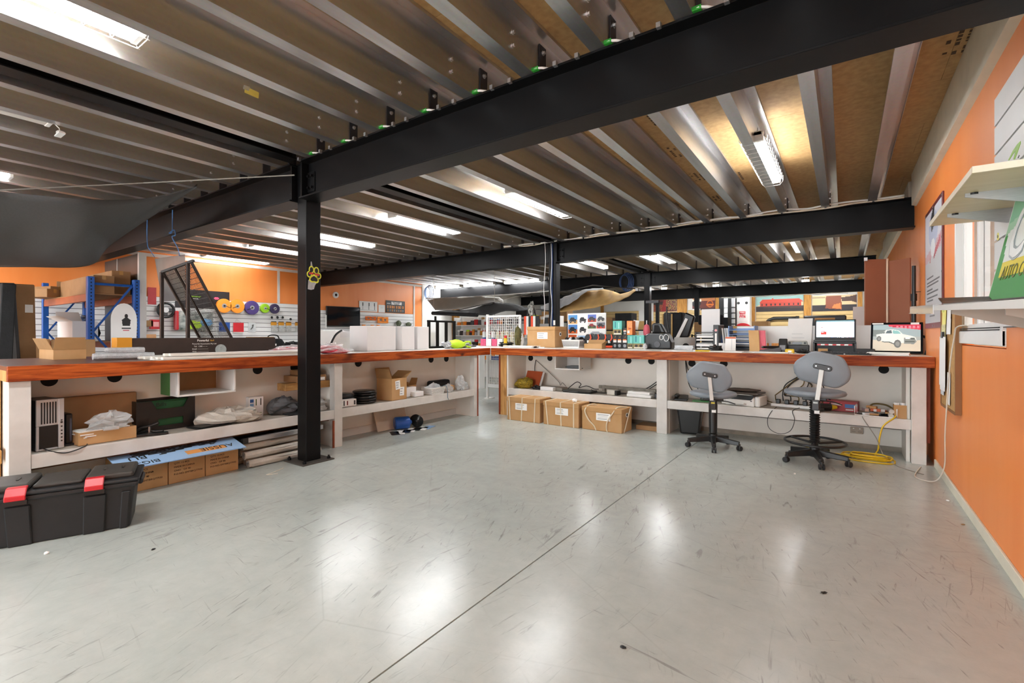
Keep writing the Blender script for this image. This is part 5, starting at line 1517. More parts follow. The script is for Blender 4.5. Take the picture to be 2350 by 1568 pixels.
# ---------------------------------------------------------------- the two stools
VINYL = mat('grey_blue_vinyl', '7f868d', .42, 0, .06, 6, .03)
STEEL = mat('satin_flat_bar', 'b3b2ad', .4, .5, .06, 8)
HEX = [(-.105, .155), (.13, .155), (.225, .035), (.23, -.055), (.155, -.148), (-.16, -.148), (-.23, -.055), (-.225, .02)]
def rounded(pts, r=.05, n=4):
    out = []
    k = len(pts)
    for i in range(k):
        p0, p, p1 = Vector((*pts[i - 1], 0)), Vector((*pts[i], 0)), Vector((*pts[(i + 1) % k], 0))
        a = p + (p0 - p).normalized() * min(r, (p0 - p).length * .45)
        b_ = p + (p1 - p).normalized() * min(r, (p1 - p).length * .45)
        for j in range(n + 1):
            t = j / n
            q = a * (1 - t) ** 2 + p * 2 * t * (1 - t) + b_ * t * t
            out.append((q.x, q.y))
    return out
def stool(label, x, y, rz, seat_z, base_rot, ring, seat_r, back_z, back_dx, back_dy, roll):
    o = thing('office_stool', label, 'office chair', (x, y, 0), rz, 'grey blue office stools')
    for i in range(5):
        a = base_rot + i * 2 * PI / 5 - rz
        q = MB()
        ca, sa = math.cos(a), math.sin(a)
        n = Vector((-sa, ca, 0))
        d = Vector((ca, sa, 0))
        q.add([d * .02 + n * .03 + Vector((0, 0, .07)), d * .02 - n * .03 + Vector((0, 0, .07)), d * .27 - n * .02 + Vector((0, 0, .055)), d * .27 + n * .02 + Vector((0, 0, .055)),
               d * .02 + n * .026 + Vector((0, 0, .135)), d * .02 - n * .026 + Vector((0, 0, .135)), d * .275 - n * .017 + Vector((0, 0, .098)), d * .275 + n * .017 + Vector((0, 0, .098))],
              [(0, 3, 2, 1), (4, 5, 6, 7), (0, 1, 5, 4), (1, 2, 6, 5), (2, 3, 7, 6), (3, 0, 4, 7)])
        q.build('base_leg', BPL, o, bev=.007, seg=2)
        c = d * .272
        ct = MB()
        a2 = a + .6 + i
        dd = Vector((math.cos(a2), math.sin(a2), 0))
        for s_ in (-1, 1):
            ct.cyl(c + dd * (s_ * .006) + Vector((0, 0, .027)), c + dd * (s_ * .024) + Vector((0, 0, .027)), .027, n=16)
        ct.cyl(c + Vector((0, 0, .03)), c + Vector((0, 0, .075)), .012, n=8)
        ct.build('caster', mat('caster_black', '232325', .45), o, bev=.004)
    zt = seat_z - .07
    MB().lathe([(.045, .06), (.045, .15), (.03, .16), (.03, zt - .1), (.022, zt)], n=18).build('column', BPL, o)
    if ring:
        be = []
        n = 18
        for i in range(n):
            z = .20 + (zt - .02 - .20) * i / n
            dz = (zt - .22) / n
            be += [(.036, z), (.048, z + dz * .5)]
        MB().lathe(be, n=18).build('bellows', BPL, o)
        rg = thing_ring = MB().tube([(.255 * math.cos(t), .255 * math.sin(t), .205) for t in [k * PI / 20 for k in range(40)]], .012, 8, closed=True)
        rg.build('foot_ring', BPL, o, smooth=True)
        for i in range(3):
            a = i * 2 * PI / 3 + .5
            MB().cyl((.04 * math.cos(a), .04 * math.sin(a), .19), (.25 * math.cos(a), .25 * math.sin(a), .205), .011, n=8).build('ring_spoke', BPL, o)
    else:
        MB().lathe([(.04, .16), (.042, .165), (.046, zt - .08), (.04, zt - .02)], n=18).build('sleeve', BPL, o)
    MB().box(-.10, .10, -.10, .10, zt - .02, zt + .012).build('seat_plate', BPL, o, bev=.006)
    sm = MB().lathe([(.02, 0), (seat_r * .80, .002), (seat_r * .96, .018), (seat_r, .036), (seat_r * .96, .054), (seat_r * .84, .064), (.12, .062), (.02, .060)], (0, .0, zt + .012), 32)
    sm.build('seat', VINYL, o, smooth=True)
    MB().tube(spline([(.04, 0, zt - .03), (.14, -.02, zt - .03), (.22, -.05, zt - .05)]), .006).build('lever', BPL, o, smooth=True)
    MB().box(back_dx * .3 - .03, back_dx * .3 + .03, -.30, -.05, zt - .045, zt - .015).build('arm', BPL, o, bev=.004)
    MB().box(-.03 + back_dx * .3, .03 + back_dx * .3, -.325, -.265, zt - .085, zt + .01).build('bar_bracket', BPL, o, bev=.006)
    MB().box(-.018 + back_dx * .3, .018 + back_dx * .3, -.3265, -.325, zt - .02, zt - .005).build('sticker', mat('yellow_sticker', 'c9b83a', .5) if not ring else mat('pale_sticker', 'a9b2b0', .3, 0, .2, 30), o)
    MB().box(-.01 + back_dx * .3, .03 + back_dx * .3, -.31, -.29, zt - .115, zt - .085).build('bar_tip', PLASTIC_W, o)
    x0_ = back_dx * .3
    q = MB()
    q.slab([(x0_ - .019, -.30, zt - .09), (x0_ + .019, -.30, zt - .09), (back_dx + .019, back_dy - .012, back_z), (back_dx - .019, back_dy - .012, back_z)], (0, -.006, 0))
    q.build('back_bar', STEEL, o, bev=.002)
    bk = MB()
    bk.T = Matrix.Translation((back_dx, back_dy, back_z)) @ Matrix.Rotation(roll, 4, 'Y')
    out = rounded(HEX, .045, 4)
    rings = [(.86, .030), (.97, .046), (1.0, .03), (.97, .010), (.88, .0)]
    n = len(out)
    vs = []
    for f, yy in rings:
        vs += [(p[0] * f, yy, p[1] * f) for p in out]
    fs = []
    for k_ in range(len(rings) - 1):
        for i in range(n):
            fs.append((k_ * n + i, (k_ + 1) * n + i, (k_ + 1) * n + (i + 1) % n, k_ * n + (i + 1) % n))
    fs += [tuple(range(n)), tuple(range((len(rings) - 1) * n + n - 1, (len(rings) - 1) * n - 1, -1))]
    bk.add(vs, fs)
    bk.build('backrest', VINYL, o, smooth=True)
    pl = MB()
    pl.T = bk.T
    pl.prism(rounded([(-.075, -.005), (.075, -.005), (.075, .045), (-.075, .045)], .025, 4), 'y', -.022, -.0)
    p_ = pl.build('back_plate', BPL, o, bev=.004)
    for sx in (-.05, .05):
        sc = MB()
        sc.T = bk.T
        sc.cyl((sx, -.0225, .02), (sx, -.0245, .02), .007, n=10)
        sc.build('screw', SILV, p_)
stool('lower grey blue office stool on castors in front of the right counter', -1.19, 5.60, R(14), .615, R(212), False, .245, .80, -.045, -.26, R(10))
stool('taller grey blue drafting stool with foot ring nearest the orange wall', -.235, 5.50, R(0), .705, R(212), True, .262, .925, .065, -.23, R(13))

# ================================================================= ON THE RIGHT COUNTER
o = carton('large brown archive carton with white label on the right counter', -4.37, -3.84, 6.72, 7.12, C, .34, CARD, tape=None, lid=.055, name='archive_carton')
label_sheet(o, .20, .11, (.03, -.2015, .195), '-y', 3, 4)
MB().cyl((.2655, -.02, .22), (.270, -.02, .22), .035, n=18).build('hand_hole_rim', PLASTIC_W, o)
MB().cyl((.268, -.02, .22), (.2715, -.02, .22), .02, n=18).build('hand_hole', DARK, o)
papers('paper_pile', 'loose white papers in front of the archive carton', -4.22, 6.40, C, .42, .26, 4, R(6), 3, th=.007)
papers('paper_pile', 'more white papers left of the archive carton', -4.55, 6.6, C, .3, .25, 3, R(-15), 7, th=.008)
solo(MB().box(-.05, .05, -.02, .02, 0, .03), 'stapler', mat('dark_brown_carton', '33261f', .6, 0, .2, 6), 'small dark brown stapler by the archive carton', 'stapler', (-4.02, 6.36, C), bev=.004)
solo(MB().box(-.05, .05, -.018, .018, 0, .018), 'eraser', WCARD, 'small white block beside the brown stapler', 'block', (-3.87, 6.36, C), bev=.003)
basket('white slotted plastic basket of parts on the right counter', (-3.58, 6.90, C), .33, .24, .125, R(-3), 'slot')
g = random.Random(6)
for i in range(5):
    solo(MB().blob((0, 0, 0), .05, .05, .035, 10, 7, .3, i + 70, flat=False), 'lamp_part', [BPL, SILV][i % 2], 'dark and chrome lamp part heaped in the white slotted basket' if i < 0 else ['black lamp part at the left of the slotted basket', 'chrome lamp part in the slotted basket', 'black lamp part at the centre of the slotted basket', 'chrome lamp part at the right of the slotted basket', 'black lamp part at the right end of the slotted basket'][i], 'lamp part', (-3.70 + .06 * i, 6.9, C + .10), group='lamp parts in the basket')
# poster display board
o = thing('poster_board', 'white display board of off-road vehicle pictures standing on the right counter', 'display board', ((P(1302, 750, y=7.16).x + P(1390, 750, y=7.16).x) / 2, 7.17, C))
wx = (P(1390, 750, y=7.16).x - P(1302, 750, y=7.16).x) / 2
zt_ = zof(719, P(1345, 750, y=7.16).x, 7.16) - C
MB().box(-wx, wx, 0, .02, 0, zt_).build('board', WCARD, o, bev=.003)
cv = Canvas(96, 80, 'e9e7e4')
def pic(x0, y0, x1, y1, sky, gnd, car, wheel='15151a'):
    cv.rect(x0, y0, x1, y1, gnd).rect(x0, y0 + (y1 - y0) * .45, x1, y1, sky)
    w, h = x1 - x0, y1 - y0
    cv.poly([(x0 + .12 * w, y0 + .3 * h), (x0 + .88 * w, y0 + .3 * h), (x0 + .9 * w, y0 + .52 * h), (x0 + .7 * w, y0 + .58 * h), (x0 + .62 * w, y0 + .76 * h), (x0 + .3 * w, y0 + .76 * h), (x0 + .16 * w, y0 + .56 * h)], car)
    for f in (.26, .74):
        cv.ell(x0 + f * w, y0 + .28 * h, .12 * w, .17 * h, wheel).ell(x0 + f * w, y0 + .28 * h, .05 * w, .07 * h, '8a8a8c')
pic(.01, .70, .26, .97, '4f8fc8', 'c9a06a', '23272e')
pic(.29, .70, .52, .97, 'e9e7e4', 'e9e7e4', '24262b')
pic(.54, .75, .76, .97, '5a6fb8', 'b0442c', '3a3d44')
pic(.77, .75, .99, .97, 'd9dcd8', 'b9b6b0', '55585a')
pic(.01, .40, .26, .67, '3f78b8', 'd2662a', '1c1e22')
pic(.29, .40, .52, .67, 'e9e7e4', 'e9e7e4', '1c1e22')
pic(.54, .55, .76, .74, 'c9c9c4', '5a6a3a', '8a2a2a')
pic(.77, .55, .99, .74, '6a6a72', 'c23a24', '2a2a30')
pic(.54, .30, .99, .52, 'dfe0de', 'dcdcd8', '9a9da0')
pic(.27, .05, .55, .34, '8fb0cf', '7a3a34', '2a2c34')
cv.rect(.02, .2, .24, .36, 'c95a2a')
cv.build('printed_pictures', wx * 1.96, zt_ * .96, o, (0, -.0012, zt_ * .5))
open_carton('small open tan carton in front of the gloves on the right counter', (-3.08, 6.60, C), .30, .12, .075, R(-4), [('+y', 15, .06), ('+x', 50, .06)])
for i, u in enumerate((1352, 1370, 1386, 1400)):
    p = P(u, 780, y=6.95)
    o = thing('glove_pack', 'black and orange glove pack standing on the right counter, %s of four' % ['leftmost', 'second', 'third', 'rightmost'][i], 'gloves', (p.x, 6.95, C), 0, 'black and orange glove packs')
    MB().prism([(-.065, 0), (.065, 0), (.07, .16), (.05, .215), (-.04, .22), (-.07, .17)], 'y', -.03, .03).build('body', BPL, o, bev=.015, seg=2)
    MB().prism([(.02, .1), (.055, .16), (.04, .215), (.025, .215), (.035, .16), (.0, .1)], 'y', -.034, -.03).build('orange_stripe', mat('hot_orange', 'f0522a', .5), o)
    MB().prism([(-.05, .01), (.05, .01), (.055, .04), (-.055, .04)], 'y', -.036, -.03).build('orange_logo', mat('hot_orange', 'f0522a', .5), o)
    MB().box(-.02, .02, -.034, -.031, .08, .12).build('paper_label', PAPER, o)
def brakebox(label, u0, u1, v0, v1, y, z0, kind, d=.13):
    p0, p1 = P(u0, 780, y=y), P(u1, 780, y=y)
    h = (v1 - v0) * (p0.x * FX + y * FY) / FPX
    w = p1.x - p0.x
    o = thing('printed_carton', label, 'box', ((p0.x + p1.x) / 2, y + d / 2, z0), 0, 'printed part cartons on the right counter')
    m = {'k': BPL, 't': mat('teal_card', '4fa79a', .5), 'o': mat('orange_card', 'e07a35', .5)}[kind]
    MB().box(-w / 2, w / 2, -d / 2, d / 2, 0, h).build('body', m, o, bev=.002)
    cv = Canvas(30, 36, {'k': '17181a', 't': '5fb8ac', 'o': 'e98b45'}[kind])
    if kind == 'k':
        cv.rect(.1, .45, .9, .6, 'd9d6d0').rect(.15, .62, .85, .7, 'e0762a').ell(.5, .2, .3, .12, '8d9094').poly([(.4, .75), (.7, .95), (.6, .85)], 'e0b02a')
    elif kind == 't':
        cv.rect(0, 0, 1, .4, '8a7a4a').rect(.2, .5, .35, .95, '2f7f88').rect(.6, .45, .75, .9, '9ad3cf').ell(.3, .22, .14, .1, '2a1f1c').ell(.72, .22, .14, .1, '2a1f1c').rect(.1, .02, .9, .10, 'e4ddd0')
    else:
        cv.rect(.1, .1, .5, .3, 'f3e9df').rect(.3, .4, .8, .5, 'b5522a').speck(.2, .5, .9, .9, ['f3d9c0', 'c96a2a'], .3)
    cv.build('printed_front', w * .98, h * .98, o, (0, -d / 2 - .0012, h / 2))
    return o, h
o, h1 = brakebox('black printed carton, left of three in the lower row', 1406.5, 1416, 769, 800, 6.87, C, 'k')
brakebox('black printed carton, middle of three in the lower row', 1416.5, 1427, 769, 800, 6.87, C, 'k')
brakebox('black printed carton, right of three in the lower row', 1428, 1439.5, 769, 800, 6.87, C, 'k')
brakebox('teal printed carton at the left of the lower row', 1440, 1452, 769, 800, 6.87, C, 't')
brakebox('wide teal printed carton at the right end of the lower row', 1452.5, 1478, 769, 800, 6.87, C, 't')
brakebox('teal printed carton stacked on the upper left', 1406.5, 1427, 736, 768, 6.87, C + h1 + .001, 't')
brakebox('narrow black printed carton stacked in the upper row', 1430, 1438, 752, 768, 6.87, C + h1 + .001, 'k')
brakebox('orange printed carton stacked on the upper right', 1438.5, 1451, 736, 768, 6.87, C + h1 + .001, 'o')
o = thing('price_card', 'tilted white price card beside the upper printed cartons', 'card', (P(1452, 735, y=7.1).x, 7.1, C), R(0))
MB().box(-.005, .005, -.004, .004, 0, .34).build('stem', SILV, o)
q = MB()
q.T = Matrix.Translation((.05, -.006, .36)) @ Matrix.Rotation(R(10), 4, 'Y')
q.box(-.045, .045, 0, .003, -.07, .07).build('card', PAPER, o)
solo(MB().blob((0, 0, 0), .065, .05, .15, 12, 9, .2, 77), 'silver_bag', mat('silver_film', 'a9adb0', .2, .4, .3, 14, .6), 'silver plastic wrapped part standing beside the slim post', 'bag', (-2.66, 7.05, C), smooth=False)
solo(MB().blob((0, 0, 0), .03, .03, .045, 10, 7, .2, 78), 'white_pouch', mat('milk_white', 'd5d8d8', .3), 'small white pouch in front of the wide teal carton', 'pouch', (P(1480, 780, y=6.8).x, 6.80, C))
# black light bar assembly
o = thing('bumper_unit', 'glossy black moulded bumper part standing on the right counter', 'car part', (P(1510, 790, y=7.0).x, 7.0, C))
GB = mat('gloss_black', '0b0b0c', .32, 0, .1)
MB().prism([(-.20, 0), (.22, 0), (.22, .10), (.16, .23), (-.10, .235), (-.20, .18)], 'y', -.09, .10).build('body', GB, o, bev=.02, seg=2)
MB().prism([(-.08, .235), (.12, .235), (.05, .37), (-.05, .385), (-.09, .36)], 'y', -.03, .08).build('hood', GB, o, bev=.015, seg=2)
MB().prism([(-.055, .25), (.06, .25), (.02, .35), (-.04, .355)], 'y', -.034, -.029).build('recess', DARK, o)
for (x, z, r_) in ((.08, .17, .035), (.15, .165, .05)):
    MB().tube([(x + r_ * .7 * math.cos(t), -.095, z + r_ * math.sin(t)) for t in [k * PI / 9 for k in range(18)]], .008, 6, closed=True).build('lamp_ring', SILV, o, smooth=True)
MB().cyl((.02, -.09, .07), (.02, -.105, .07), .045, n=20).build('fog_lamp', mat('dark_grey_plastic', '4b4c50', .4), o)
MB().tube(spline([(.16, 0, .23), (.13, .0, .45), (.13, 0, .62)]), .012).build('stalk', BPL, o, smooth=True)
o = thing('umbrella', 'folded pink and white umbrella leaning by the slim post', 'umbrella', (P(1484, 760, y=7.18).x, 7.18, C), R(0))
MB().lathe([(.008, 0), (.02, .02), (.055, .26), (.04, .35), (.012, .37)], n=10).build('canopy', mat('pink_cloth', 'e06a78', .6, 0, .15, 8, .1), o, smooth=True)
MB().cyl((0, 0, .36), (0, 0, .43), .008, n=8).build('handle', PLASTIC_W, o)
papers('paper_pile', 'flat papers and cards before the glossy black car part', -2.36, 6.35, C, .34, .2, 3, R(5), 11, th=.003)
# magazines, document trays, files
papers('magazine_stack', 'low stack of magazines left of the document trays', -1.83, 6.86, C, .24, .19, 4, R(3), 14, mat('pale_magazine', 'c9cdd0', .35, 0, .15, 20), th=.014)
o = thing('document_tray', 'black letter tray tower full of papers on the right counter', 'letter tray', ((P(1596, 780, y=6.93).x + P(1641, 780, y=6.93).x) / 2, 7.05, C))
w = (P(1641, 780, y=6.93).x - P(1596, 780, y=6.93).x) / 2
for s_ in (-1, 1):
    MB().box(s_ * w - .006, s_ * w + .006, -.12, .12, 0, .245).build('side', BPL, o, bev=.002)
MB().box(-w, w, -.12, .12, .238, .247).build('top', BPL, o, bev=.002)
for i in range(6):
    z = .005 + i * .04
    MB().box(-w + .006, w - .006, -.115, .12, z, z + .004).build('shelf', BPL, o)
    MB().box(-w + .012, w - .014 - .01 * (i % 3), -.11 - .012 * (i % 2), .1, z + .005, z + .012 + .012 * ((i + 1) % 3)).build('paper_stack', PAPER, o)
o = thing('white_signboard', 'plain white signboard standing behind the document tray tower', 'sign', ((P(1613, 740, y=7.3).x + P(1655, 740, y=7.3).x) / 2, 7.22, C), 0)
z0s, z1s = zof(763, -1.6, 7.25) - C, zof(710, -1.6, 7.25) - C
w = (P(1655, 740, y=7.25).x - P(1613, 740, y=7.25).x) / 2
MB().box(-w, w, -.004, .004, .18, z1s).build('board', WCARD, o, bev=.002)
MB().box(-w, w, .004, .012, 0, .22).build('stand', BPL, o)
MB().box(w * .2, w * .5, -.006, -.004, z0s + .015, z0s + .025).build('mark', INK, o)
o = thing('lever_binder', 'black lever arch binder beside the document tray tower', 'binder', (P(1646, 775, y=6.93).x, 7.02, C), R(-4))
MB().box(-.035, .035, -.13, .14, 0, .345).build('cover', BPL, o, bev=.003)
MB().cyl((0, -.131, .27), (0, -.133, .27), .017, n=16).build('finger_ring', mat('pink_print', 'e8a5a5', .5), o)
MB().box(-.012, .012, -.132, -.130, .04, .23).build('spine_label', PAPER, o)
for i, (u, t_, m, lab) in enumerate(((1655, .02, BLUE, 'blue folder leaning right of the black binder'), (1660, .018, PAPER, 'white folder next to the blue one'), (1666, .02, mat('pale_grey_folder', 'cfd4d6', .5), 'pale grey folder behind the calendar card'), (1671, .02, PAPER, 'white folder against the blue letter tray'))):
    solo(MB().slab([(-t_ / 2, -.1, 0), (t_ / 2, -.1, 0), (t_ / 2 - .03, -.1, .30), (-t_ / 2 - .03, -.1, .30)], (0, .22, 0)), 'document_folder', m, lab, 'folder', (P(u, 780, y=7.05).x + .02, 7.12, C), group='upright folders')
o = thing('calendar_card', 'white calendar card with orange header standing in front of the folders', 'card', (P(1675, 790, y=6.7).x, 6.72, C), R(0))
MB().slab([(-.065, 0, 0), (.065, 0, 0), (.065, .03, .185), (-.065, .03, .185)], (0, .003, 0)).build('card', PAPER, o)
cv = Canvas(26, 34, 'eeeeec')
cv.rect(0, .88, 1, 1, 'c9623a').rect(.3, .05, .32, .85, 'b9bcc0').rect(.62, .05, .64, .85, 'b9bcc0')
cv.build('printed_front', .126, .18, o, (0, .0125, .092), (R(90 - 9), 0, 0))
solo(MB().box(-.04, .04, -.03, .03, 0, .1), 'pen_box', WCARD, 'small white pen box left of the calendar card', 'box', (P(1657, 790, y=6.8).x, 6.82, C), bev=.003)
o = thing('letter_tray', 'blue plastic letter tray stack on the right counter', 'letter tray', ((P(1674, 780, y=7.0).x + P(1733, 780, y=7.0).x) / 2, 7.08, C), R(-2))
w = (P(1733, 780, y=7.0).x - P(1674, 780, y=7.0).x) / 2
TB_ = mat('tray_blue', '6f93c8', .3, 0, .06)
for i in range(5):
    z = .02 + i * .062
    MB().box(-w, w, -.12, .12, z, z + .005).box(-w, w, .115, .12, z, z + .03).build('tray', TB_ if i else mat('navy_tray', '26303f', .4), o)
    if i in (1, 2):
        MB().box(-w + .02, w - .02, -.125, .1, z + .006, z + .016).build('papers', PAPER, o)
    for s_ in (-1, 1):
        MB().box(s_ * w - .005, s_ * w + .005, -.12, .12, z, z + .062).build('side', TB_, o)
for i, (u, m, lab) in enumerate(((1724, mat('manila', 'c9a06a', .6), 'manila folder leaning against the blue letter tray'), (1732, mat('pink_folder', 'd86a78', .6), 'pink folder leaning right of the manila one'), (1727, PAPER, 'white folder leaning in front of the blue letter tray'))):
    p = P(u, 795, y=6.78)
    solo(MB().slab([(0, -.02, 0), (.12, -.06, 0), (.09 + .0 * i, .08, .265), (-.03, .10, .27)], (.006, .006, 0)), 'leaning_folder', m, lab, 'folder', (p.x + .03 * i - .02, 6.80 + .02 * i, C), group='leaning folders')
papers('flat_papers', 'white papers lying at the counter edge before the blue tray', -1.15, 6.15, C, .36, .22, 3, R(4), 21)
papers('flat_papers', 'white papers lying at the counter edge left of the laptop', -.68, 6.18, C, .4, .22, 3, R(-6), 23)
o = thing('box_cutter', 'yellow marker pen with black hook tool on the counter edge', 'pen', (-1.42, 6.14, C), R(5))
MB().cyl((-.09, 0, .012), (.08, 0, .012), .010, n=10).build('barrel', YEL, o)
MB().cyl((-.11, 0, .012), (-.09, 0, .012), .010, n=10).build('cap', WCARD, o)
solo(MB().blob((0, 0, 0), .08, .05, .04, 12, 8, .3, 41), 'hole_punch', BPL, 'small black tools heaped below the black binder', 'tools', (-1.33, 6.42, C))
o = thing('desk_telephone', 'grey and black cordless telephone lying on papers', 'telephone', (P(1766, 800, y=6.5).x, 6.55, C), R(30))
MB().prism([(-.1, 0), (.1, 0), (.1, .06), (-.1, .02)], 'y', -.07, .07).build('base', mat('mid_grey', '66676a', .5), o, bev=.006)
MB().box(-.1, .1, -.03, .02, .045, .075).build('handset', BPL, o, bev=.01)
o = thing('phone_dock', 'black wedge shaped phone dock standing left of the radio', 'phone dock', (P(1797, 800, y=6.6).x, 6.62, C), R(-5))
MB().prism([(-.05, 0), (.05, 0), (.04, .03), (.022, .16), (-.01, .165), (-.045, .05)], 'x', -.045, .045).build('body', BPL, o, bev=.008)
MB().slab([(-.03, -.055, .03), (.03, -.055, .03), (.03, -.012, .13), (-.03, -.012, .13)], (0, -.003, 0)).build('screen', mat('grey_screen', '8d8f94', .2), o)
o = thing('card_box', 'orange and white business card boxes behind the phone dock', 'box', (P(1765, 785, y=6.95).x, 6.98, C), 0)
MB().box(-.09, -.01, -.04, .04, 0, .1).box(.03, .11, -.04, .04, 0, .1).build('boxes', mat('orange_print', 'd9903a', .5, 0, .3, 30), o)
def radio():
    o = thing('desk_radio', 'grey desk radio with speaker grilles on the right counter', 'radio', (P(1829, 795, y=6.75).x, 6.82, C), R(2))
    MB().box(-.125, .125, -.07, .07, 0, .085).build('body', BPL, o, bev=.006)
    MB().prism([(-.11, .085), (.11, .085), (.10, .135), (-.10, .135)], 'y', -.06, .06).build('top_unit', mat('radio_grey', 'a3a6a0', .4), o, bev=.008)
    MB().box(-.05, .05, -.0625, -.06, .095, .12).build('display', GLASSD, o)
    for s_ in (-1, 1):
        MB().cyl((s_ * .08, -.06, .11), (s_ * .08, -.064, .11), .013, n=14).build('speaker', BPL, o)
    for i in range(3):
        MB().cyl((-.06 + .06 * i, -.07, .04), (-.06 + .06 * i, -.074, .04), .012, n=12).build('knob', BPL, o)
radio()
o = thing('tape_measure', 'yellow tape measure at the counter edge before the radio', 'tape measure', (P(1812, 808, y=6.2).x, 6.22, C), R(0))
MB().box(-.045, .045, -.03, .03, 0, .05).build('case', YEL, o, bev=.01, seg=2)
MB().box(-.015, .02, -.031, -.029, .012, .034).build('label', PAPER, o)
solo(MB().blob((0, 0, 0), .07, .05, .025, 12, 7, .3, 43), 'key_bunch', BPL, 'bunch of black keys and plugs by the yellow tape measure', 'keys', (P(1843, 806, y=6.3).x, 6.32, C))
o = thing('memo_sheet', 'white memo sheet leaning on the splash panel left of the laptop', 'notice', (P(1833, 765, y=7.12).x, 7.14, C))
MB().slab([(-.14, 0, .0), (.13, 0, .0), (.15, .04, .42), (-.12, .04, .42)], (0, .002, 0)).build('sheet', PAPER, o)
for i in range(5):
    MB().slab([(-.08, .0 + .01 * i - .002, .12 + .05 * i), (.08 - .02 * (i % 3), .0 + .01 * i - .002, .12 + .05 * i), (.08 - .02 * (i % 3), .0005 + .01 * i - .002, .124 + .05 * i), (-.08, .0005 + .01 * i - .002, .124 + .05 * i)], (0, -.001, 0)).build('text_line', mat('faint_ink', 'b9bcc0', .6), o)
# laptop on its stand, keyboard, monitor
ly = 6.60
xl0, xl1 = P(1866, 790, y=ly).x, P(1966, 790, y=ly).x
o = thing('laptop_riser', 'black riser striped with red and white tape under the open laptop', 'stand', ((xl0 + xl1) / 2, ly + .12, C), R(-1))
w = (xl1 - xl0) / 2
MB().box(-w, w, -.12, .12, .115, .13).box(-w, -w + .02, -.12, .12, 0, .115).box(w - .02, w, -.12, .12, 0, .115).box(-w + .02, w - .02, .10, .12, 0, .115).build('stand', BPL, o, bev=.003)
for i in range(9):
    MB().box(-w * .8 + i * w * .18, -w * .8 + (i + 1) * w * .18, -.1225, -.12, .088, .104).build('tape_stripe', [RED, PAPER][i % 2], o)
MB().box(-w * .8, w * .82, -.12, -.112, .08, .114).build('tape_rail', BPL, o)
MB().box(-w * .75, -w * .3, -.122, -.1, .01, .05).build('small_pad', CARD, o)
o = thing('laptop', 'open black laptop showing a white web page, on the striped riser', 'laptop', ((xl0 + xl1) / 2 + .0, ly + .10, C + .131), R(-1))
w = (P(1963, 760, y=ly + .15).x - P(1868, 760, y=ly + .15).x) / 2
MB().box(-w, w, -.10, .10, 0, .02).build('base', BPL, o, bev=.004)
MB().box(-w * .9, w * .9, -.07, .06, .02, .0215).build('keyboard', mat('key_black', '232325', .5), o)
hs = zof(733, -.05, ly + .15) - (C + .131)
sc_ = MB().slab([(-w, .095, .015), (w, .095, .015), (w, .135, hs), (-w, .135, hs)], (0, .012, 0))
sc_.build('lid', BPL, o, bev=.004)
cv = Canvas(80, 50, 'dfe5f2')
cv.rect(0, .92, 1, 1, '5f7f86').rect(0, .84, 1, .90, 'e9ecef').rect(0, 0, 1, .05, '5a646c')
cv.rect(.13, .18, .27, .34, 'd8322a').rect(.14, .30, .2, .33, 'f0f0f0').rect(.13, .37, .24, .41, '7a3a3a').rect(.13, .5, .17, .52, 'c84a4a').rect(.13, .58, .17, .62, '8a5a5a').rect(.13, .69, .17, .71, 'c86a6a')
cv.speck(.28, .0, .95, .05, ['e8eaec', 'c04a3a', '3a78c0'], .25, 9)
scr_h = hs - .055
cv.build('screen', w * 1.84, scr_h, o, (0, .1115, .015 + .03 + scr_h / 2), (R(90) - math.atan2(.04, hs - .015), 0, 0), .3, .55)
xk0, xk1 = P(1880, 815, y=6.2).x, P(2000, 813, y=6.2).x
o = thing('keyboard', 'black computer keyboard at the counter edge below the laptop', 'keyboard', ((xk0 + xk1) / 2, 6.20, C), R(-2))
w = (xk1 - xk0) / 2
MB().prism([(-.075, 0), (.08, 0), (.08, .028), (-.075, .012)], 'x', -w, w).build('case', BPL, o, bev=.003)
km = MB()
for r_ in range(5):
    for i in range(16):
        x = -w + .015 + i * (2 * w - .03) / 16
        y = -.06 + r_ * .026
        z = .014 + (y + .075) / .155 * .016
        km.box(x, x + (2 * w - .03) / 16 - .003, y, y + .021, z, z + .006)
tag(km.build('keys', mat('key_black', '232325', .5), o), kind='stuff')
MB().box(-.006, .006, -.077, -.074, .004, .012).build('logo_dot', PAPER, o)
solo(MB().box(-.09, .09, -.06, .06, 0, .055), 'dock_hub', BPL, 'small black hub between the laptop riser and the monitor', 'hub', (P(1985, 795, y=6.55).x, 6.6, C), bev=.006)
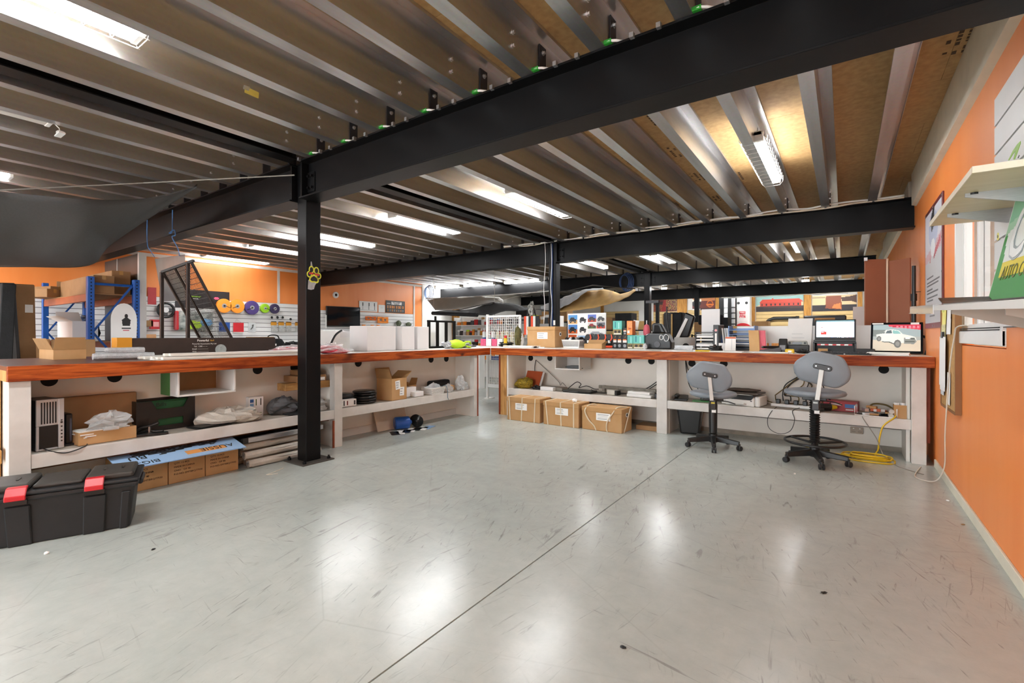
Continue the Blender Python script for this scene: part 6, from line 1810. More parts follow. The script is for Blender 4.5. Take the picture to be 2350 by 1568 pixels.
def monitor():
    my = 6.62
    x0_, x1_ = P(2000, 780, y=my).x, P(2116, 780, y=my - .04).x
    o = thing('desk_monitor', 'tilted black monitor showing a white utility truck, beside the orange wall', 'monitor', ((x0_ + x1_) / 2, my, C), R(-6))
    w = (x1_ - x0_) / 2
    h = .345
    tl = R(20)
    T = Matrix.Translation((0, 0, .02)) @ Matrix.Rotation(-tl, 4, 'X')
    b_ = MB()
    b_.T = T
    b_.box(-w - .012, w + .012, -.0, .03, -.005, h)
    b_.build('housing', BPL, o, bev=.008, seg=2)
    f = MB()
    f.T = T
    f.box(-w - .01, w + .01, -.004, .0, h - .02, h).box(-w - .01, w + .01, -.004, 0, -.005, .015).box(-w - .01, -w + .008, -.004, 0, .015, h - .02).box(w - .008, w + .01, -.004, 0, .015, h - .02)
    f.build('bezel', GLASSD, o)
    cv = Canvas(110, 66, 'd9d4c6')
    cv.rect(0, .55, 1, 1, '9fb3b5').rect(.0, .52, .3, .8, '7f8a86').rect(0, .4, 1, .55, 'a9b3b0').poly([(.35, .93), (1, .80), (1, 1), (.32, 1)], 'd84a5a').rect(.42, .9, .98, .97, 'c23a50')
    cv.poly([(.0, .0), (1, .0), (1, .42), (.6, .3), (.0, .42)], 'd4ccb8')
    for i in range(6):
        cv.rect(.5 + i * .085, .86, .55 + i * .085, .95, 'ee8a98')
    body = 'dfe6df'
    cv.poly([(.07, .62), (.2, .66), (.28, .80), (.42, .82), (.55, .78), (.64, .64), (.80, .58), (.90, .52), (.92, .38), (.86, .28), (.62, .30), (.54, .22), (.38, .34), (.20, .36), (.10, .44)], body)
    cv.poly([(.27, .66), (.31, .77), (.40, .79), (.41, .66)], '5a6a6e').poly([(.43, .66), (.43, .79), (.54, .76), (.60, .65)], '8fc4be').poly([(.20, .66), (.26, .74), (.25, .66)], '4a5658')
    cv.ell(.135, .46, .05, .10, '6d706c').ell(.135, .46, .028, .06, '8f928e').ell(.53, .27, .075, .15, '6d706c').ell(.53, .27, .045, .09, '8f928e')
    cv.poly([(.66, .50), (.88, .48), (.92, .36), (.86, .26), (.66, .28)], '8d938e').rect(.69, .46, .78, .52, 'eef2ee').rect(.80, .44, .88, .50, '5d6460').rect(.68, .34, .88, .38, '5d6460').poly([(.2, .36), (.38, .34), (.48, .26), (.46, .24), (.36, .31), (.2, .33)], '5d6460')
    cv.ell(.40, .64, .02, .03, 'f2f4f0')
    cv.build('screen', 2 * w - .016, h - .04, o, T @ Vector((0, -.0012, h / 2 - .004)), (R(90) - tl, 0, 0), .3, .12)
    n = MB()
    n.T = T
    n.box(-w, -w + .1, -.006, -.003, h - .02, h - .005).box(w - .09, w - .02, -.006, -.003, h - .025, h - .003)
    n.build('white_tab', PAPER, o)
    MB().prism([(.05, 0), (.16, 0), (.15, .01), (.12, .14), (.09, .19), (.07, .16)], 'x', -.06, .06).build('stand', BPL, o, bev=.01)
    MB().tube(spline([(w + .03, .03, .0), (w + .05, .06, .08), (w + .04, .10, .17), (w + .0, .12, .2)]), .014).build('side_arm', BPL, o, smooth=True)
monitor()
papers('crumpled_papers', 'crumpled white papers under the truck monitor', .37, 6.22, C, .34, .16, 4, R(-8), 33, th=.007)

# ================================================================= THE REAR OF THE SHOP
# white mesh gate in the counter gap
gx0, gx1 = P(1119, 760, y=7.35).x, P(1194, 760, y=7.35).x
o = thing('mesh_gate', 'white wire mesh gate panel standing behind the counter corner', 'gate', (gx0, 7.35, 0))
gw = gx1 - gx0
gh = zof(722, gx0, 7.35)
MB().box(-.022, .022, -.022, .022, 0, gh).build('post', PLASTIC_W, o, bev=.004)
MB().box(gw - .018, gw + .018, -.018, .018, .22, gh - .03).build('post', PLASTIC_W, o, bev=.004)
MB().box(0, gw, -.018, .018, gh - .06, gh - .025).build('rail', PLASTIC_W, o, bev=.004)
MB().box(0, gw, -.018, .018, .22, .29).build('rail', PLASTIC_W, o, bev=.004)
MB().box(-.05, .08, -.09, .12, 0, .012).build('foot', PLASTIC_W, o)
wm = MB()
n = int(gw / .045)
for i in range(1, n):
    wm.cyl((i * gw / n, 0, .27), (i * gw / n, 0, gh - .04), .004, n=4)
for j in range(1, 26):
    wm.cyl((0, .005, .27 + j * (gh - .31) / 26), (gw, .005, .27 + j * (gh - .31) / 26), .004, n=4)
tag(wm.build('wire_mesh', PLASTIC_W, o), kind='stuff')
# shelving with packets seen behind the gate and the black frame
ORDW = ['first', 'second', 'third', 'fourth', 'fifth', 'sixth', 'seventh', 'eighth', 'ninth', 'tenth', 'eleventh', 'twelfth', 'thirteenth', 'fourteenth', 'fifteenth', 'sixteenth', 'seventeenth', 'eighteenth', 'nineteenth', 'twentieth', 'last']
def shelf_unit(label, x0, x1, y, zs, h, seed, tail):
    o = thing('display_shelf', label, 'shelving', ((x0 + x1) / 2, y, 0), 0, 'white wire display shelves at the rear')
    w = (x1 - x0) / 2
    MB().box(-w, w, .14, .16, 0, h).build('back_panel', PLASTIC_W, o)
    for s_ in (-1, 1):
        MB().box(s_ * w - .015, s_ * w + .015, -.16, .16, 0, h).build('side', PLASTIC_W, o)
    for z in zs:
        MB().box(-w, w, -.16, .16, z, z + .02).build('shelf', PLASTIC_W, o)
    g = random.Random(seed)
    pal = [BPL, PAPER, mat('amber_card', 'c98a1c', .5, 0, .05), RED, CARD, SILV, BLUE, LIME, GFAB, ORG]
    nm = ['black', 'white', 'amber', 'red', 'tan', 'silver', 'blue', 'lime', 'grey', 'orange']
    k_ = 0
    for si, z in enumerate(zs):
        x = x0 + .05
        n_ = 0
        while x < x1 - .1:
            bw_ = g.uniform(.07, .13)
            bh = g.uniform(.12, .24)
            i = g.randrange(10)
            q = thing('stock_packet', '%s packet, %s from the left, %s shelf, %s' % (nm[i], ORDW[n_], ['lowest', 'second', 'third', 'top'][min(si, 3)], tail), 'packet', (x + bw_ / 2, y - .05, z + .02), 0, 'small packets on the rear shelves')
            n_ += 1
            MB().box(-bw_ / 2, bw_ / 2, -.03, .03, 0, bh * .7).build('pouch', pal[i], q, bev=.004)
            MB().box(-bw_ / 2, bw_ / 2, -.012, .012, bh * .7, bh).build('header', PAPER if g.random() < .6 else pal[(i + 3) % 10], q)
            x += bw_ + .02
shelf_unit('white display shelf behind the black frame, far side', -9.6, -7.7, 10.9, (.5, .85, 1.2, 1.5), 1.75, 3, 'seen behind the black rack')
shelf_unit('white display shelf behind the mesh gate, rear', -7.5, -5.9, 10.6, (.4, .8, 1.15, 1.5), 1.72, 8, 'seen behind the mesh gate')
o = thing('white_bottle_rack', 'row of tall white and blue cartridges behind the mesh gate', 'rack', (P(1140, 770, y=8.6).x, 8.6, 0))
MB().box(-.45, .55, -.1, .1, .9, .93).box(-.45, -.42, -.1, .1, 0, .9).box(.52, .55, -.1, .1, 0, .9).build('stand', PLASTIC_W, o)
for i in range(7):
    q = thing('cartridge', '%s cartridge standing behind the mesh gate, %s from the left' % ('white and blue' if i < 3 else 'cream', ['first', 'second', 'third', 'fourth', 'fifth', 'sixth', 'seventh'][i]), 'cartridge', (o.location.x - .36 + .13 * i, 8.6, .931), 0, 'sealant cartridges')
    MB().cyl((0, 0, 0), (0, 0, .38), .04, n=14).build('tube', mat('cream_tube', 'd8cda8', .5) if i > 2 else PLASTIC_W, q)
    MB().cyl((0, 0, .38), (0, 0, .46), .012, .006, n=8).build('nozzle', PLASTIC_W, q)
    if i < 3:
        MB().cyl((0, 0, .1), (0, 0, .25), .0405, n=14).build('blue_band', BLUE, q)
o = thing('spray_can', 'yellow spray can with red cap standing by the counter corner', 'spray can', (P(1160, 780, y=6.75).x, 6.75, C))
MB().cyl((0, 0, 0), (0, 0, .15), .03, n=18).build('can', YEL, o, bev=.004)
MB().cyl((0, 0, .15), (0, 0, .195), .026, n=18).build('cap', RED, o, bev=.004)
MB().cyl((0, 0, .03), (0, 0, .06), .0305, n=18).build('dark_band', BPL, o)
solo(MB().blob((0, 0, 0), .14, .10, .045, 14, 8, .25, 91), 'dark_junk', BPL, 'black coil of straps by the yellow spray can', 'straps', (P(1158, 790, y=6.9).x, 6.95, C))
o = thing('pink_boxes', 'pink and white small cartons behind the gate on the counter corner', 'box', (P(1140, 785, y=7.1).x - .1, 7.12, C))
for i in range(4):
    MB().box(-.26 + .13 * i, -.14 + .13 * i, -.05, .05, 0, .13).build('carton_face', [mat('pink_print2', 'd4567a', .5, 0, .2, 30), PAPER][i % 2], o, bev=.002)
solo(MB().blob((0, 0, 0), .05, .09, .20, 12, 9, .12, 92), 'camo_bag', mat('camouflage', '3f4126', .8, 0, .6, 10, .2, col2='7a713f'), 'camouflage bag hanging at the gate next to the archive carton', 'bag', (P(1203, 770, y=7.25).x, 7.05, C), smooth=False)
solo(MB().blob((0, 0, 0), .06, .06, .14, 12, 9, .14, 93), 'white_shirt', PAPER, 'white bundled cloth beside the camouflage bag', 'cloth', (P(1193, 780, y=7.1).x, 7.12, C), smooth=False)
o = thing('striped_bag', 'orange, black and white striped bag hanging by the second post', 'bag', (P(1220, 735, y=8.2).x, 8.2, 0))
for i in range(6):
    MB().box(-.16 + .055 * i, -.105 + .055 * i, -.04, .04, 1.24, 1.62).build('stripe', [mat('hot_orange', 'f0522a', .5), PAPER, BPL][i % 3], o)
MB().tube(spline([(-.1, 0, 1.62), (0, 0, 1.92), (.1, 0, 1.62)]), .012).build('cord', BPL, o)
MB().box(-.02, .02, -.02, .02, 0, 1.24).build('stand', BPL, o)
MB().blob((0, -.01, 1.66), .07, .07, .13, 10, 8, .3, 5, flat=False).build('rope_bundle', mat('dark_rope', '3a3d3a', .8, 0, .6, 30, col2='d0d0c8'), o)
# awnings
AW = mat('charcoal_canvas', '3c3c3d', .8, 0, .12, 14, .15)
TAN = mat('tan_canvas', 'c9a468', .8, 0, .1, 8, .15)
LG = mat('light_grey_canvas', 'a7a9ac', .8, 0, .1, 10, .15)
def pp(u, v, y):
    return P(u, v, y=y)
aw = thing('vehicle_awning', 'charcoal vehicle awning on a black pole hanging above the rear shelves', 'awning', pp(1140, 710, 9.6), 0)
L0 = aw.matrix_basis.translation.copy()
def rel(u, v, y, o=aw):
    return pp(u, v, y) - o.location
pts = [(993, 716), (1040, 713), (1085, 708), (1120, 700), (1135, 693), (1180, 699), (1220, 708), (1260, 712)]
bot = [(993, 722), (1040, 722), (1085, 723), (1128, 722), (1160, 716), (1190, 712), (1225, 712), (1262, 714)]
gm = MB().grid(21, 5, lambda a, b_: (lambda k, f: (rel(pts[k][0] * (1 - f) + pts[min(k + 1, 7)][0] * f, pts[k][1] * (1 - f) + pts[min(k + 1, 7)][1] * f, 9.9) * (1 - b_) + rel(bot[k][0] * (1 - f) + bot[min(k + 1, 7)][0] * f, bot[k][1] * (1 - f) + bot[min(k + 1, 7)][1] * f, 9.0) * b_) + Vector((0, 0, .02 * math.sin(a * 20 + b_ * 3))))(min(6, int(a * 7)), a * 7 - min(6, int(a * 7))))
gm.build('canvas', AW, aw, smooth=True, solid=.006)
MB().cyl(rel(993, 719, 9.3), rel(1095, 723, 9.0), .05, n=10).build('roll', BFAB, aw)
MB().tube([rel(993, 718, 9.5), rel(1040, 714, 9.9), rel(1135, 694, 9.9)], .012).build('pole', BPL, aw)
MB().tube([rel(1135, 693, 9.9), rel(1135, 726, 9.6)], .01).build('support', SILV, aw)
MB().tube([rel(1135, 693, 9.9), rel(1250, 665, 10.4)], .004).build('rope', WCORD, aw)
for u_, v_, y_ in ((1135, 693, 9.9), (995, 718, 9.5)):
    q_ = rel(u_, v_, y_)
    MB().tube([q_, q_ + Vector((0, 0, ZT - P(u_, v_, y=y_).z))], .004).build('rope', WCORD, aw)
sw = thing('swag_tarp', 'light grey and tan canvas awning slung under the rear beam', 'awning', pp(1360, 690, 9.6), 0)
top = [(1262, 700), (1285, 690), (1320, 672), (1345, 665), (1385, 664), (1405, 668), (1425, 676), (1458, 664)]
bt = [(1262, 714), (1290, 716), (1325, 712), (1362, 707), (1395, 699), (1420, 691), (1440, 682), (1459, 668)]
def sheet(tp, bt_, y0, y1, amp, o):
    n = len(tp) - 1
    def fn(a, b_):
        k = min(n - 1, int(a * n))
        f = a * n - k
        t_ = pp(tp[k][0] * (1 - f) + tp[k + 1][0] * f, tp[k][1] * (1 - f) + tp[k + 1][1] * f, y0)
        q = pp(bt_[k][0] * (1 - f) + bt_[k + 1][0] * f, bt_[k][1] * (1 - f) + bt_[k + 1][1] * f, y1)
        p = t_ * (1 - b_) + q * b_ - o.location
        p.y += amp * math.sin(a * 42 + b_ * 2) * (1 - .4 * b_)
        return p
    return MB().grid(40, 8, fn)
sheet(top, bt, 9.9, 9.3, .03, sw).build('tan_canvas', TAN, sw, smooth=True, solid=.006)
sheet([(1240, 704), (1275, 690), (1310, 676), (1345, 664), (1385, 661)], [(1240, 713), (1280, 710), (1312, 695), (1347, 668), (1386, 664)], 9.85, 9.25, .04, sw).build('grey_canvas', LG, sw, smooth=True, solid=.006)
MB().tube([pp(1300, 668, 9.7) - sw.location, pp(1360, 655, 9.8) - sw.location, pp(1458, 663, 9.7) - sw.location], .012).build('pole', BPL, sw)
gw_ = thing('grey_side_canvas', 'pale grey canvas sheet stretched below the rear lamps', 'awning', pp(1090, 690, 10.6), 0)
sheet([(980, 688), (1020, 684), (1080, 680), (1145, 682), (1156, 690)], [(998, 712), (1030, 712), (1080, 706), (1130, 696), (1156, 698)], 11.2, 10.2, .02, gw_).build('canvas', mat('stone_canvas', 'c4c1ba', .8, 0, .05, 8, .1), gw_, smooth=True, solid=.005)
MB().tube([pp(977, 686, 11.2) - gw_.location, pp(1080, 681, 11.2) - gw_.location, pp(1165, 676, 11.2) - gw_.location, pp(1262, 668, 11.2) - gw_.location], .016).build('pole', PLASTIC_W, gw_)
# rope coils on the beams
for (u, v, y, lab) in ((1435, 648, 12.53, 'coil of blue rope hanging on the third beam'), (984, 672, 11.9, 'coil of pale blue cable at the end of the rear beam')):
    p = pp(u, v, y)
    o = thing('rope_coil', lab, 'rope', p, 0)
    q = MB()
    for i in range(4):
        r_ = .17 + .02 * i
        q.tube([(r_ * .8 * math.cos(t) + .02 * i, -.08 + .02 * i, r_ * 1.1 * math.sin(t)) for t in [k * PI / 12 for k in range(24)]], .012, 5, closed=True)
    q.build('coil', mat('navy_rope', '24406f', .6) if u > 1000 else mat('pale_blue_cord', '7f9cc4', .5), o, smooth=True)
# second post: cable runs and white strip
o = thing('cable_run', 'white and blue cables taped down the second post', 'cable', (PX0 + .06, 7.508, 0))
MB().tube(spline([(.0, 0, 2.9), (.015, -.004, 2.5), (-.01, 0, 2.1), (.02, -.003, 1.8), (0, 0, 1.45), (.01, 0, 1.04)]), .007).build('white_cable', PLASTIC_W, o, smooth=True)
MB().tube(spline([(.03, 0, 2.9), (.03, -.004, 2.5), (.02, 0, 2.1), (.03, 0, 1.5), (.025, 0, 1.04)]), .010).build('blue_cable', mat('navy_rope', '24406f', .6), o, smooth=True)
cable('white_cable', 'thin white cord hanging in front of the second beam left of the post', [P(1250, 553, y=7.4), P(1252, 600, y=7.4), P(1248, 660, y=7.4), P(1250, 700, y=7.4), P(1248, 745, y=7.4)], .006, PLASTIC_W)
solo(MB().box(-.02, .02, -.012, 0, -.045, .045), 'light_switch', PLASTIC_W, 'small white switch on the second post', 'switch', (PX1 - .03, 7.522, zof(741, PX1, 7.52)), bev=.003)
# rear gear: black bars and wheel cages
o = thing('suspension_stand', 'tall black frame stand with grey top behind the bumper part', 'stand', (P(1500, 720, y=9.5).x, 9.5, 0))
zt2 = zof(690, o.location.x, 9.5)
for x in (-.12, .08):
    MB().box(x - .03, x + .03, -.03, .03, 0, zt2).build('upright', BLACK, o)
MB().box(-.15, .11, -.035, .035, zt2 - .05, zt2).build('top', mat('mid_grey', '66676a', .5), o)
MB().box(-.15, .11, -.03, .03, .9, .95).build('cross_bar', BLACK, o)
for i, (u, w, vt, m, lab) in enumerate(((1538, .19, 716, AW, 'charcoal swag bag standing behind the right counter, left half'), (1559, .19, 716, BFAB, 'charcoal swag bag with tan zip standing behind the right counter, right half'))):
    p = P(u, 760, y=8.6)
    h = zof(vt, p.x, 8.6)
    o = thing('swag_bag', lab, 'bag', (p.x, 8.6, 0), 0, 'charcoal swag bags')
    MB().prism([(-w / 2, 0), (w / 2, 0), (w / 2 - .01, h - .03), (w / 4, h), (0, h - .03), (-w / 4, h), (-w / 2 + .01, h - .02)], 'y', -.12, .12).build('body', m, o, bev=.02)
    MB().box(-w / 2 - .012, -w / 2 + .012, -.13, -.11, .2, h - .04).build('tan_zip', TAN, o)
o = thing('grey_drum', 'grey and white round drum with black logo behind the magazines', 'drum', (P(1576, 780, y=8.2).x, 8.2, 0))
MB().lathe([(.16, 0), (.2, 1.18), (.19, 1.2)], n=24).build('drum', mat('drum_grey', 'b5b3ae', .5), o, smooth=True)
MB().cyl((.04, -.205, 1.05), (.04, -.21, 1.05), .055, n=20).build('logo_ring', BPL, o)
MB().prism([(-.14, 1.2), (.04, 1.2), (.14, 1.55), (-.02, 1.62)], 'y', -.05, .05).build('black_pad', BPL, o, bev=.02)
MB().slab([(-.16, -.06, 1.2), (-.10, -.06, 1.2), (.04, -.06, 1.5), (0, -.06, 1.52)], (0, -.02, 0)).build('white_strap', PAPER, o)
o = thing('office_chair_back', 'black high office chair behind the white signboard', 'office chair', (P(1605, 750, y=9.0).x + .1, 9.0, 0))
MB().box(-.12, .30, -.03, .03, 1.42, 1.60).build('backrest', BFAB, o, bev=.03, seg=2)
MB().box(.06, .10, -.02, .02, .5, 1.42).build('stem', BPL, o)
MB().box(-.15, .32, -.2, .25, .45, .52).build('seat', BFAB, o, bev=.02)
MB().lathe([(.25, 0), (.26, .02), (.03, .08), (.03, .45)], (.08, 0, 0), 16).build('base', BPL, o)
o = thing('black_awning_pole', 'bent black snorkel pipe on the slatwall behind the right counter', 'pipe', (P(1790, 740, y=19.91).x, 19.91, 0))
MB().tube([P(1752, 748, y=19.91) - o.location, P(1765, 735, y=19.91) - o.location, P(1775, 731, y=19.91) - o.location, P(1833, 730, y=19.91) - o.location], .06, 10).build('pipe', BPL, o, smooth=True)
MB().cyl(P(1826, 730, y=19.91) - o.location, P(1834, 730, y=19.91) - o.location, .075, n=12).build('cap', BPL, o)

# back wall: studs, slatwall, posters, hose reel cupboard
TS = timber('rear_stud', '9a6a30', 'c8924a', 2, 5, .6, '7a5226')
YB = Y1 - .001
for i, (u0, u1) in enumerate(((1380, 1386), (1555, 1577), (1643, 1652), (1725, 1733), (1845, 1862), (1968, 1979))):
    a, b_ = P(u0, 700, y=YB).x, P(u1, 700, y=YB).x
    solo(MB().box(-(b_ - a) / 2, (b_ - a) / 2, -.09, 0, 0, ZC - .005), 'timber_stud', TS, 'exposed timber stud on the back wall, %s' % ['behind the tan awning', 'left of the desert poster', 'right of the desert poster', 'left of the red station poster', 'between the two right posters', 'at the far right by the brown board'][i], 'stud', ((a + b_) / 2, YB, 0), group='timber studs on the back wall')
solo(MB().box(0, .09, -.16, .16, 0, ZC - .005), 'timber_stud', TS, 'exposed timber stud on the white left wall behind the awnings', 'stud', (X0 + .001, P(1048, 700, x=X0 + .09).y, 0))
BS = mat('beige_slat', 'c9ab74', .5, 0, .05, 4)
for i, (u0, u1, v1) in enumerate(((1388, 1466, 716), (1500, 1553, 716), (1579, 1641, 712), (1735, 1844, 715), (1864, 1966, 715))):
    a, b_ = P(u0, 700, y=YB).x, P(u1, 700, y=YB).x
    z1 = zof(v1, a, YB)
    o = thing('beige_slat_panel', 'beige slatwall panel on the back wall, %s' % ['behind the tan awning', 'under the red rock poster', 'under the desert poster', 'under the red station poster', 'under the rusty tank poster'][i], 'slatwall panel', ((a + b_) / 2, YB - .001, .8), 0, 'beige slatwall panels')
    L = (b_ - a) / 2
    MB().box(-L, L, -.005, 0, 0, z1 - .8).build('backing', mat('beige_shadow', '7a6238', .7), o)
    n = int((z1 - .8) / .12)
    p_ = (z1 - .8) / n
    for j in range(n):
        MB().box(-L, L, -.02, -.005, j * p_ + .006, (j + 1) * p_ - .006).build('slat', BS, o)
def poster(u0, u1, v0, v1, label, paint, bgc, nx=70, ny=24):
    a, b_ = P(u0, 700, y=YB - .03).x, P(u1, 700, y=YB - .03).x
    z1, z0 = zof(v0, (a + b_) / 2, YB), zof(v1, (a + b_) / 2, YB)
    o = thing('picture_poster', label, 'poster', ((a + b_) / 2, YB - .01, (z0 + z1) / 2), 0, 'posters on the back wall')
    w, h = b_ - a, z1 - z0
    MB().box(-w / 2, w / 2, -.02, 0, -h / 2, h / 2).build('board', BPL, o)
    cv = Canvas(nx, ny, bgc)
    paint(cv)
    cv.build('printed_picture', w, h, o, (0, -.0212, 0))
    return o, w, h
def p1(cv):
    cv.speck(0, 0, .5, .7, ['8a4a34', 'a05a3c', '5a2a22'], .8, 1).poly([(.35, 0), (.6, 0), (.65, 1), (.45, 1)], '8a1f22').speck(.55, .1, 1, 1, ['6a3a30', 'b56a4a', '1a1414', 'a39a40'], .6, 2).rect(0, .6, .4, .85, '2a1a18')
poster(1500, 1553, 688, 715, 'red rock landscape poster on the back wall, leftmost', p1, '5a2320')
def p2(cv):
    cv.rect(0, 0, 1, .15, '3a1d1a').rect(0, .75, 1, 1, 'c07848').ell(.18, .55, .2, .28, '1c1a1c')
    for x in (.02, .14, .26, .36):
        cv.ell(x, .8, .045, .11, 'f2ead8')
    cv.ell(.78, .50, .14, .28, 'd9742a').ell(.78, .50, .11, .22, '6b3028').rect(.62, .38, .94, .48, 'd9742a').rect(0, .02, .36, .12, 'd9d2c8')
o, w, h = poster(1589, 1641, 684, 712, 'desert poster with a black four wheel drive and an orange sun logo', p2, '6b3028')
def p3(cv):
    cv.rect(0, 0, 1, .34, '2a2020').poly([(.0, .34), (.2, .6), (1, .6), (1, 1), (0, 1)], '8fb5b0').poly([(.06, .55), (.14, .76), (.92, .76), (1, .56)], 'c8402a').rect(.09, .34, .96, .56, 'b83a28')
    for i in range(9):
        cv.rect(.12 + i * .095, .36, .15 + i * .095, .5, '2a1c1a')
    cv.rect(.35, .76, .38, .84, 'c8402a').poly([(0, .3), (1, .3), (1, .2), (0, .26)], '46302a')
poster(1735, 1844, 678, 715, 'poster of a long red roadhouse building under a pale sky', p3, 'c9b890', 90, 30)
def p4(cv):
    cv.rect(0, 0, 1, .38, '2a2226').rect(0, .38, 1, 1, 'd9bd90').rect(0, .84, .3, .88, '5a3a26').poly([(.30, .18), (.68, .08), (.66, .95), (.32, .95)], '8a4424').poly([(.45, .2), (.66, .12), (.65, .5), (.5, .42)], 'd07a3c').poly([(.66, .85), (.85, .9), (1, 1), (1, .5), (.86, .62), (.68, .62)], '4a2a1a').poly([(.3, .2), (.2, .34), (.32, .4)], '1c1618')
poster(1864, 1966, 678, 714, 'poster of a rusty tank at sunset, rightmost on the back wall', p4, 'd9bd90', 80, 28)
a, b_ = P(1687, 700, y=19.4).x, P(1720, 700, y=19.4).x
o = thing('hose_cupboard', 'pale grey fire hose reel cupboard with red sign on the back wall', 'cupboard', ((a + b_) / 2, 19.45, 0))
w = b_ - a
MB().box(-w / 2, w / 2, 0, .5, 0, ZC - .02).build('panel', mat('pale_grey_panel', 'd9d8d2', .5), o, bev=.004)
zs0, zs1 = zof(730, a, 19.4), zof(715, a, 19.4)
MB().box(-.10, .10, -.006, 0, zs0, zs1).build('sign_plate', RED, o)
for i, tx in enumerate(('FIRE', 'HOSE', 'REEL')):
    text(tx, .085, PAPER, o, (0, -.008, zs1 - .05 - .088 * i), '-y', bold=.001)
for s_ in (-1, 1):
    MB().cyl((s_ * w * .28, -.01, zof(696, a, 19.4)), (s_ * w * .28, 0, zof(696, a, 19.4)), .05, n=14).build('vent_hole', BPL, o)
zr = zof(766, a, 19.4)
MB().cyl((.04, -.24, zr + .05), (.04, -.05, zr + .05), .34, n=28).build('hose_reel', RED, o)
MB().cyl((.04, -.25, zr + .05), (.04, -.24, zr + .05), .12, n=18).build('reel_hub', PLASTIC_W, o)
# rifle-like rack of shock absorbers between stud and cupboard
a = P(1668, 700, y=18.6).x
o = thing('parts_tower', 'dark stand of white and chrome shock absorbers left of the hose cupboard', 'stand', (a, 18.7, 0))
MB().box(-.30, .30, .06, .12, 0, 2.6).build('back', BPL, o)
for i, x in enumerate((-.05, .2)):
    MB().cyl((x, 0, 1.3), (x, 0, 2.55), .065, n=14).build('damper', [PLASTIC_W, SILV][i], o)
    for k_ in range(5):
        MB().cyl((x, 0, 1.4 + .2 * k_), (x, 0, 1.44 + .2 * k_), .072, n=14).build('band', BPL if i else SILV, o)
MB().box(-.35, .45, -.1, .12, 1.28, 1.33).build('shelf', BPL, o)
# brown roller display panel by the right wall
bp_ = thing('brown_board', 'tall brown double display board with pale centre strip beside the orange wall', 'board', (.22, 7.52, 0))
z1 = zof(594, .25, 7.4)
p0, p1_, p2_ = P(1985, 650, y=7.45), P(2036, 650, y=7.55), P(2088, 650, y=7.35)
bm_ = mat('brown_panel', '9a5f45', .6, 0, .05, 3)
def brd(pa, pb, name, m, zz0=.0, zz1=z1, th=.02):
    d = (pb - pa)
    d.z = 0
    nrm = Vector((-d.y, d.x, 0)).normalized() * th
    return MB().slab([Vector((pa.x, pa.y, zz0)) - bp_.location, Vector((pb.x, pb.y, zz0)) - bp_.location, Vector((pb.x, pb.y, zz1)) - bp_.location, Vector((pa.x, pa.y, zz1)) - bp_.location], nrm).build(name, m, bp_, bev=.003)
brd(p0, p1_, 'panel', bm_)
brd(p1_, p2_, 'panel', bm_, 0, z1 - .03)
MB().cyl(Vector((p1_.x, p1_.y - .02, 0)) - bp_.location, Vector((p1_.x, p1_.y - .02, z1)) - bp_.location, .011, n=8).build('centre_strip', mat('pale_strip', 'e0c9b0', .4), bp_)
MB().box(p0.x - bp_.location.x - .01, p0.x - bp_.location.x + .025, p0.y - 7.52 - .03, p0.y - 7.52 + .01, z1 - .02, z1 + .02).build('corner_cap', PLASTIC_W, bp_)
o = thing('speaker_pole', 'black telescopic pole standing between the brown board and the wall poster', 'pole', (P(2097, 700, y=7.05).x, 7.05, C))
hh = zof(611, .6, 7.05) - C
MB().cyl((0, 0, 0), (0, 0, hh * .62), .022, n=14).build('lower_tube', BPL, o)
MB().cyl((0, 0, hh * .60), (0, 0, hh * .68), .03, n=14).build('clamp', BPL, o)
MB().cyl((0, 0, hh * .68), (0, 0, hh), .019, n=14).build('upper_tube', BPL, o)
MB().tube([(0, 0, hh * .70), (.09, -.02, hh * .70), (.09, -.02, hh * .38)], .005).build('hook', BPL, o)
o = thing('white_panel_stack', 'white panels and dark pole leaning at the back right', 'panels', (P(1965, 740, y=11).x, 11.0, 0))
MB().box(-.05, .15, 0, .02, 0, zof(705, 0, 11)).build('panel', WCARD, o)
MB().slab([(.0, -.2, 0), (.06, -.2, 0), (.36, -.1, 2.0), (.30, -.1, 2.0)], (0, .04, 0)).build('leaning_strip', PLASTIC_W, o)
MB().box(.17, .24, 0, .05, 0, 1.75).build('dark_pole', BPL, o)
MB().box(-.85, -.15, .1, .4, 0, 1.62).build('black_case', BPL, o, bev=.02)
MB().box(-.66, -.33, .085, .1, 1.5, 1.57).build('tan_label', CARD, o)
# a few low racks across the rear floor
for i, (x, y, w, h, m) in enumerate(((-5.6, 13.5, 2.4, 1.4, CARDD), (-2.6, 14.5, 2.0, 1.25, AW), (-8.8, 14.6, 2.2, 1.7, TAN))):
    o = thing('stock_rack', 'low stock rack across the rear floor, %s' % ['behind the archive carton', 'behind the letter trays', 'behind the awnings'][i], 'rack', (x, y, 0))
    for sx in (-1, 1):
        for sy in (-.25, .25):
            MB().box(sx * w / 2 - .02, sx * w / 2 + .02, sy - .02, sy + .02, 0, h).build('upright', BLACK, o)
    for z in (.4, .9, h - .05):
        MB().box(-w / 2, w / 2, -.27, .27, z, z + .03).build('shelf', BLACK, o)
    for k_ in range(4):
        c = carton('stock carton on the rear rack %s, %s' % (['behind the archive carton', 'behind the letter trays', 'behind the awnings'][i], ['first', 'second', 'third', 'fourth'][k_]), x - w / 2 + .05 + k_ * w / 4, x - w / 2 - .05 + (k_ + 1) * w / 4, y - .22, y + .22, h - .02, .25 + .12 * ((k_ * 7 + i) % 3), [CARD, CARDD, BFAB, TAN][(k_ + i) % 4], 'stock cartons at the rear', tape=None)

# ================================================================= THE RIGHT WALL
XR = X1
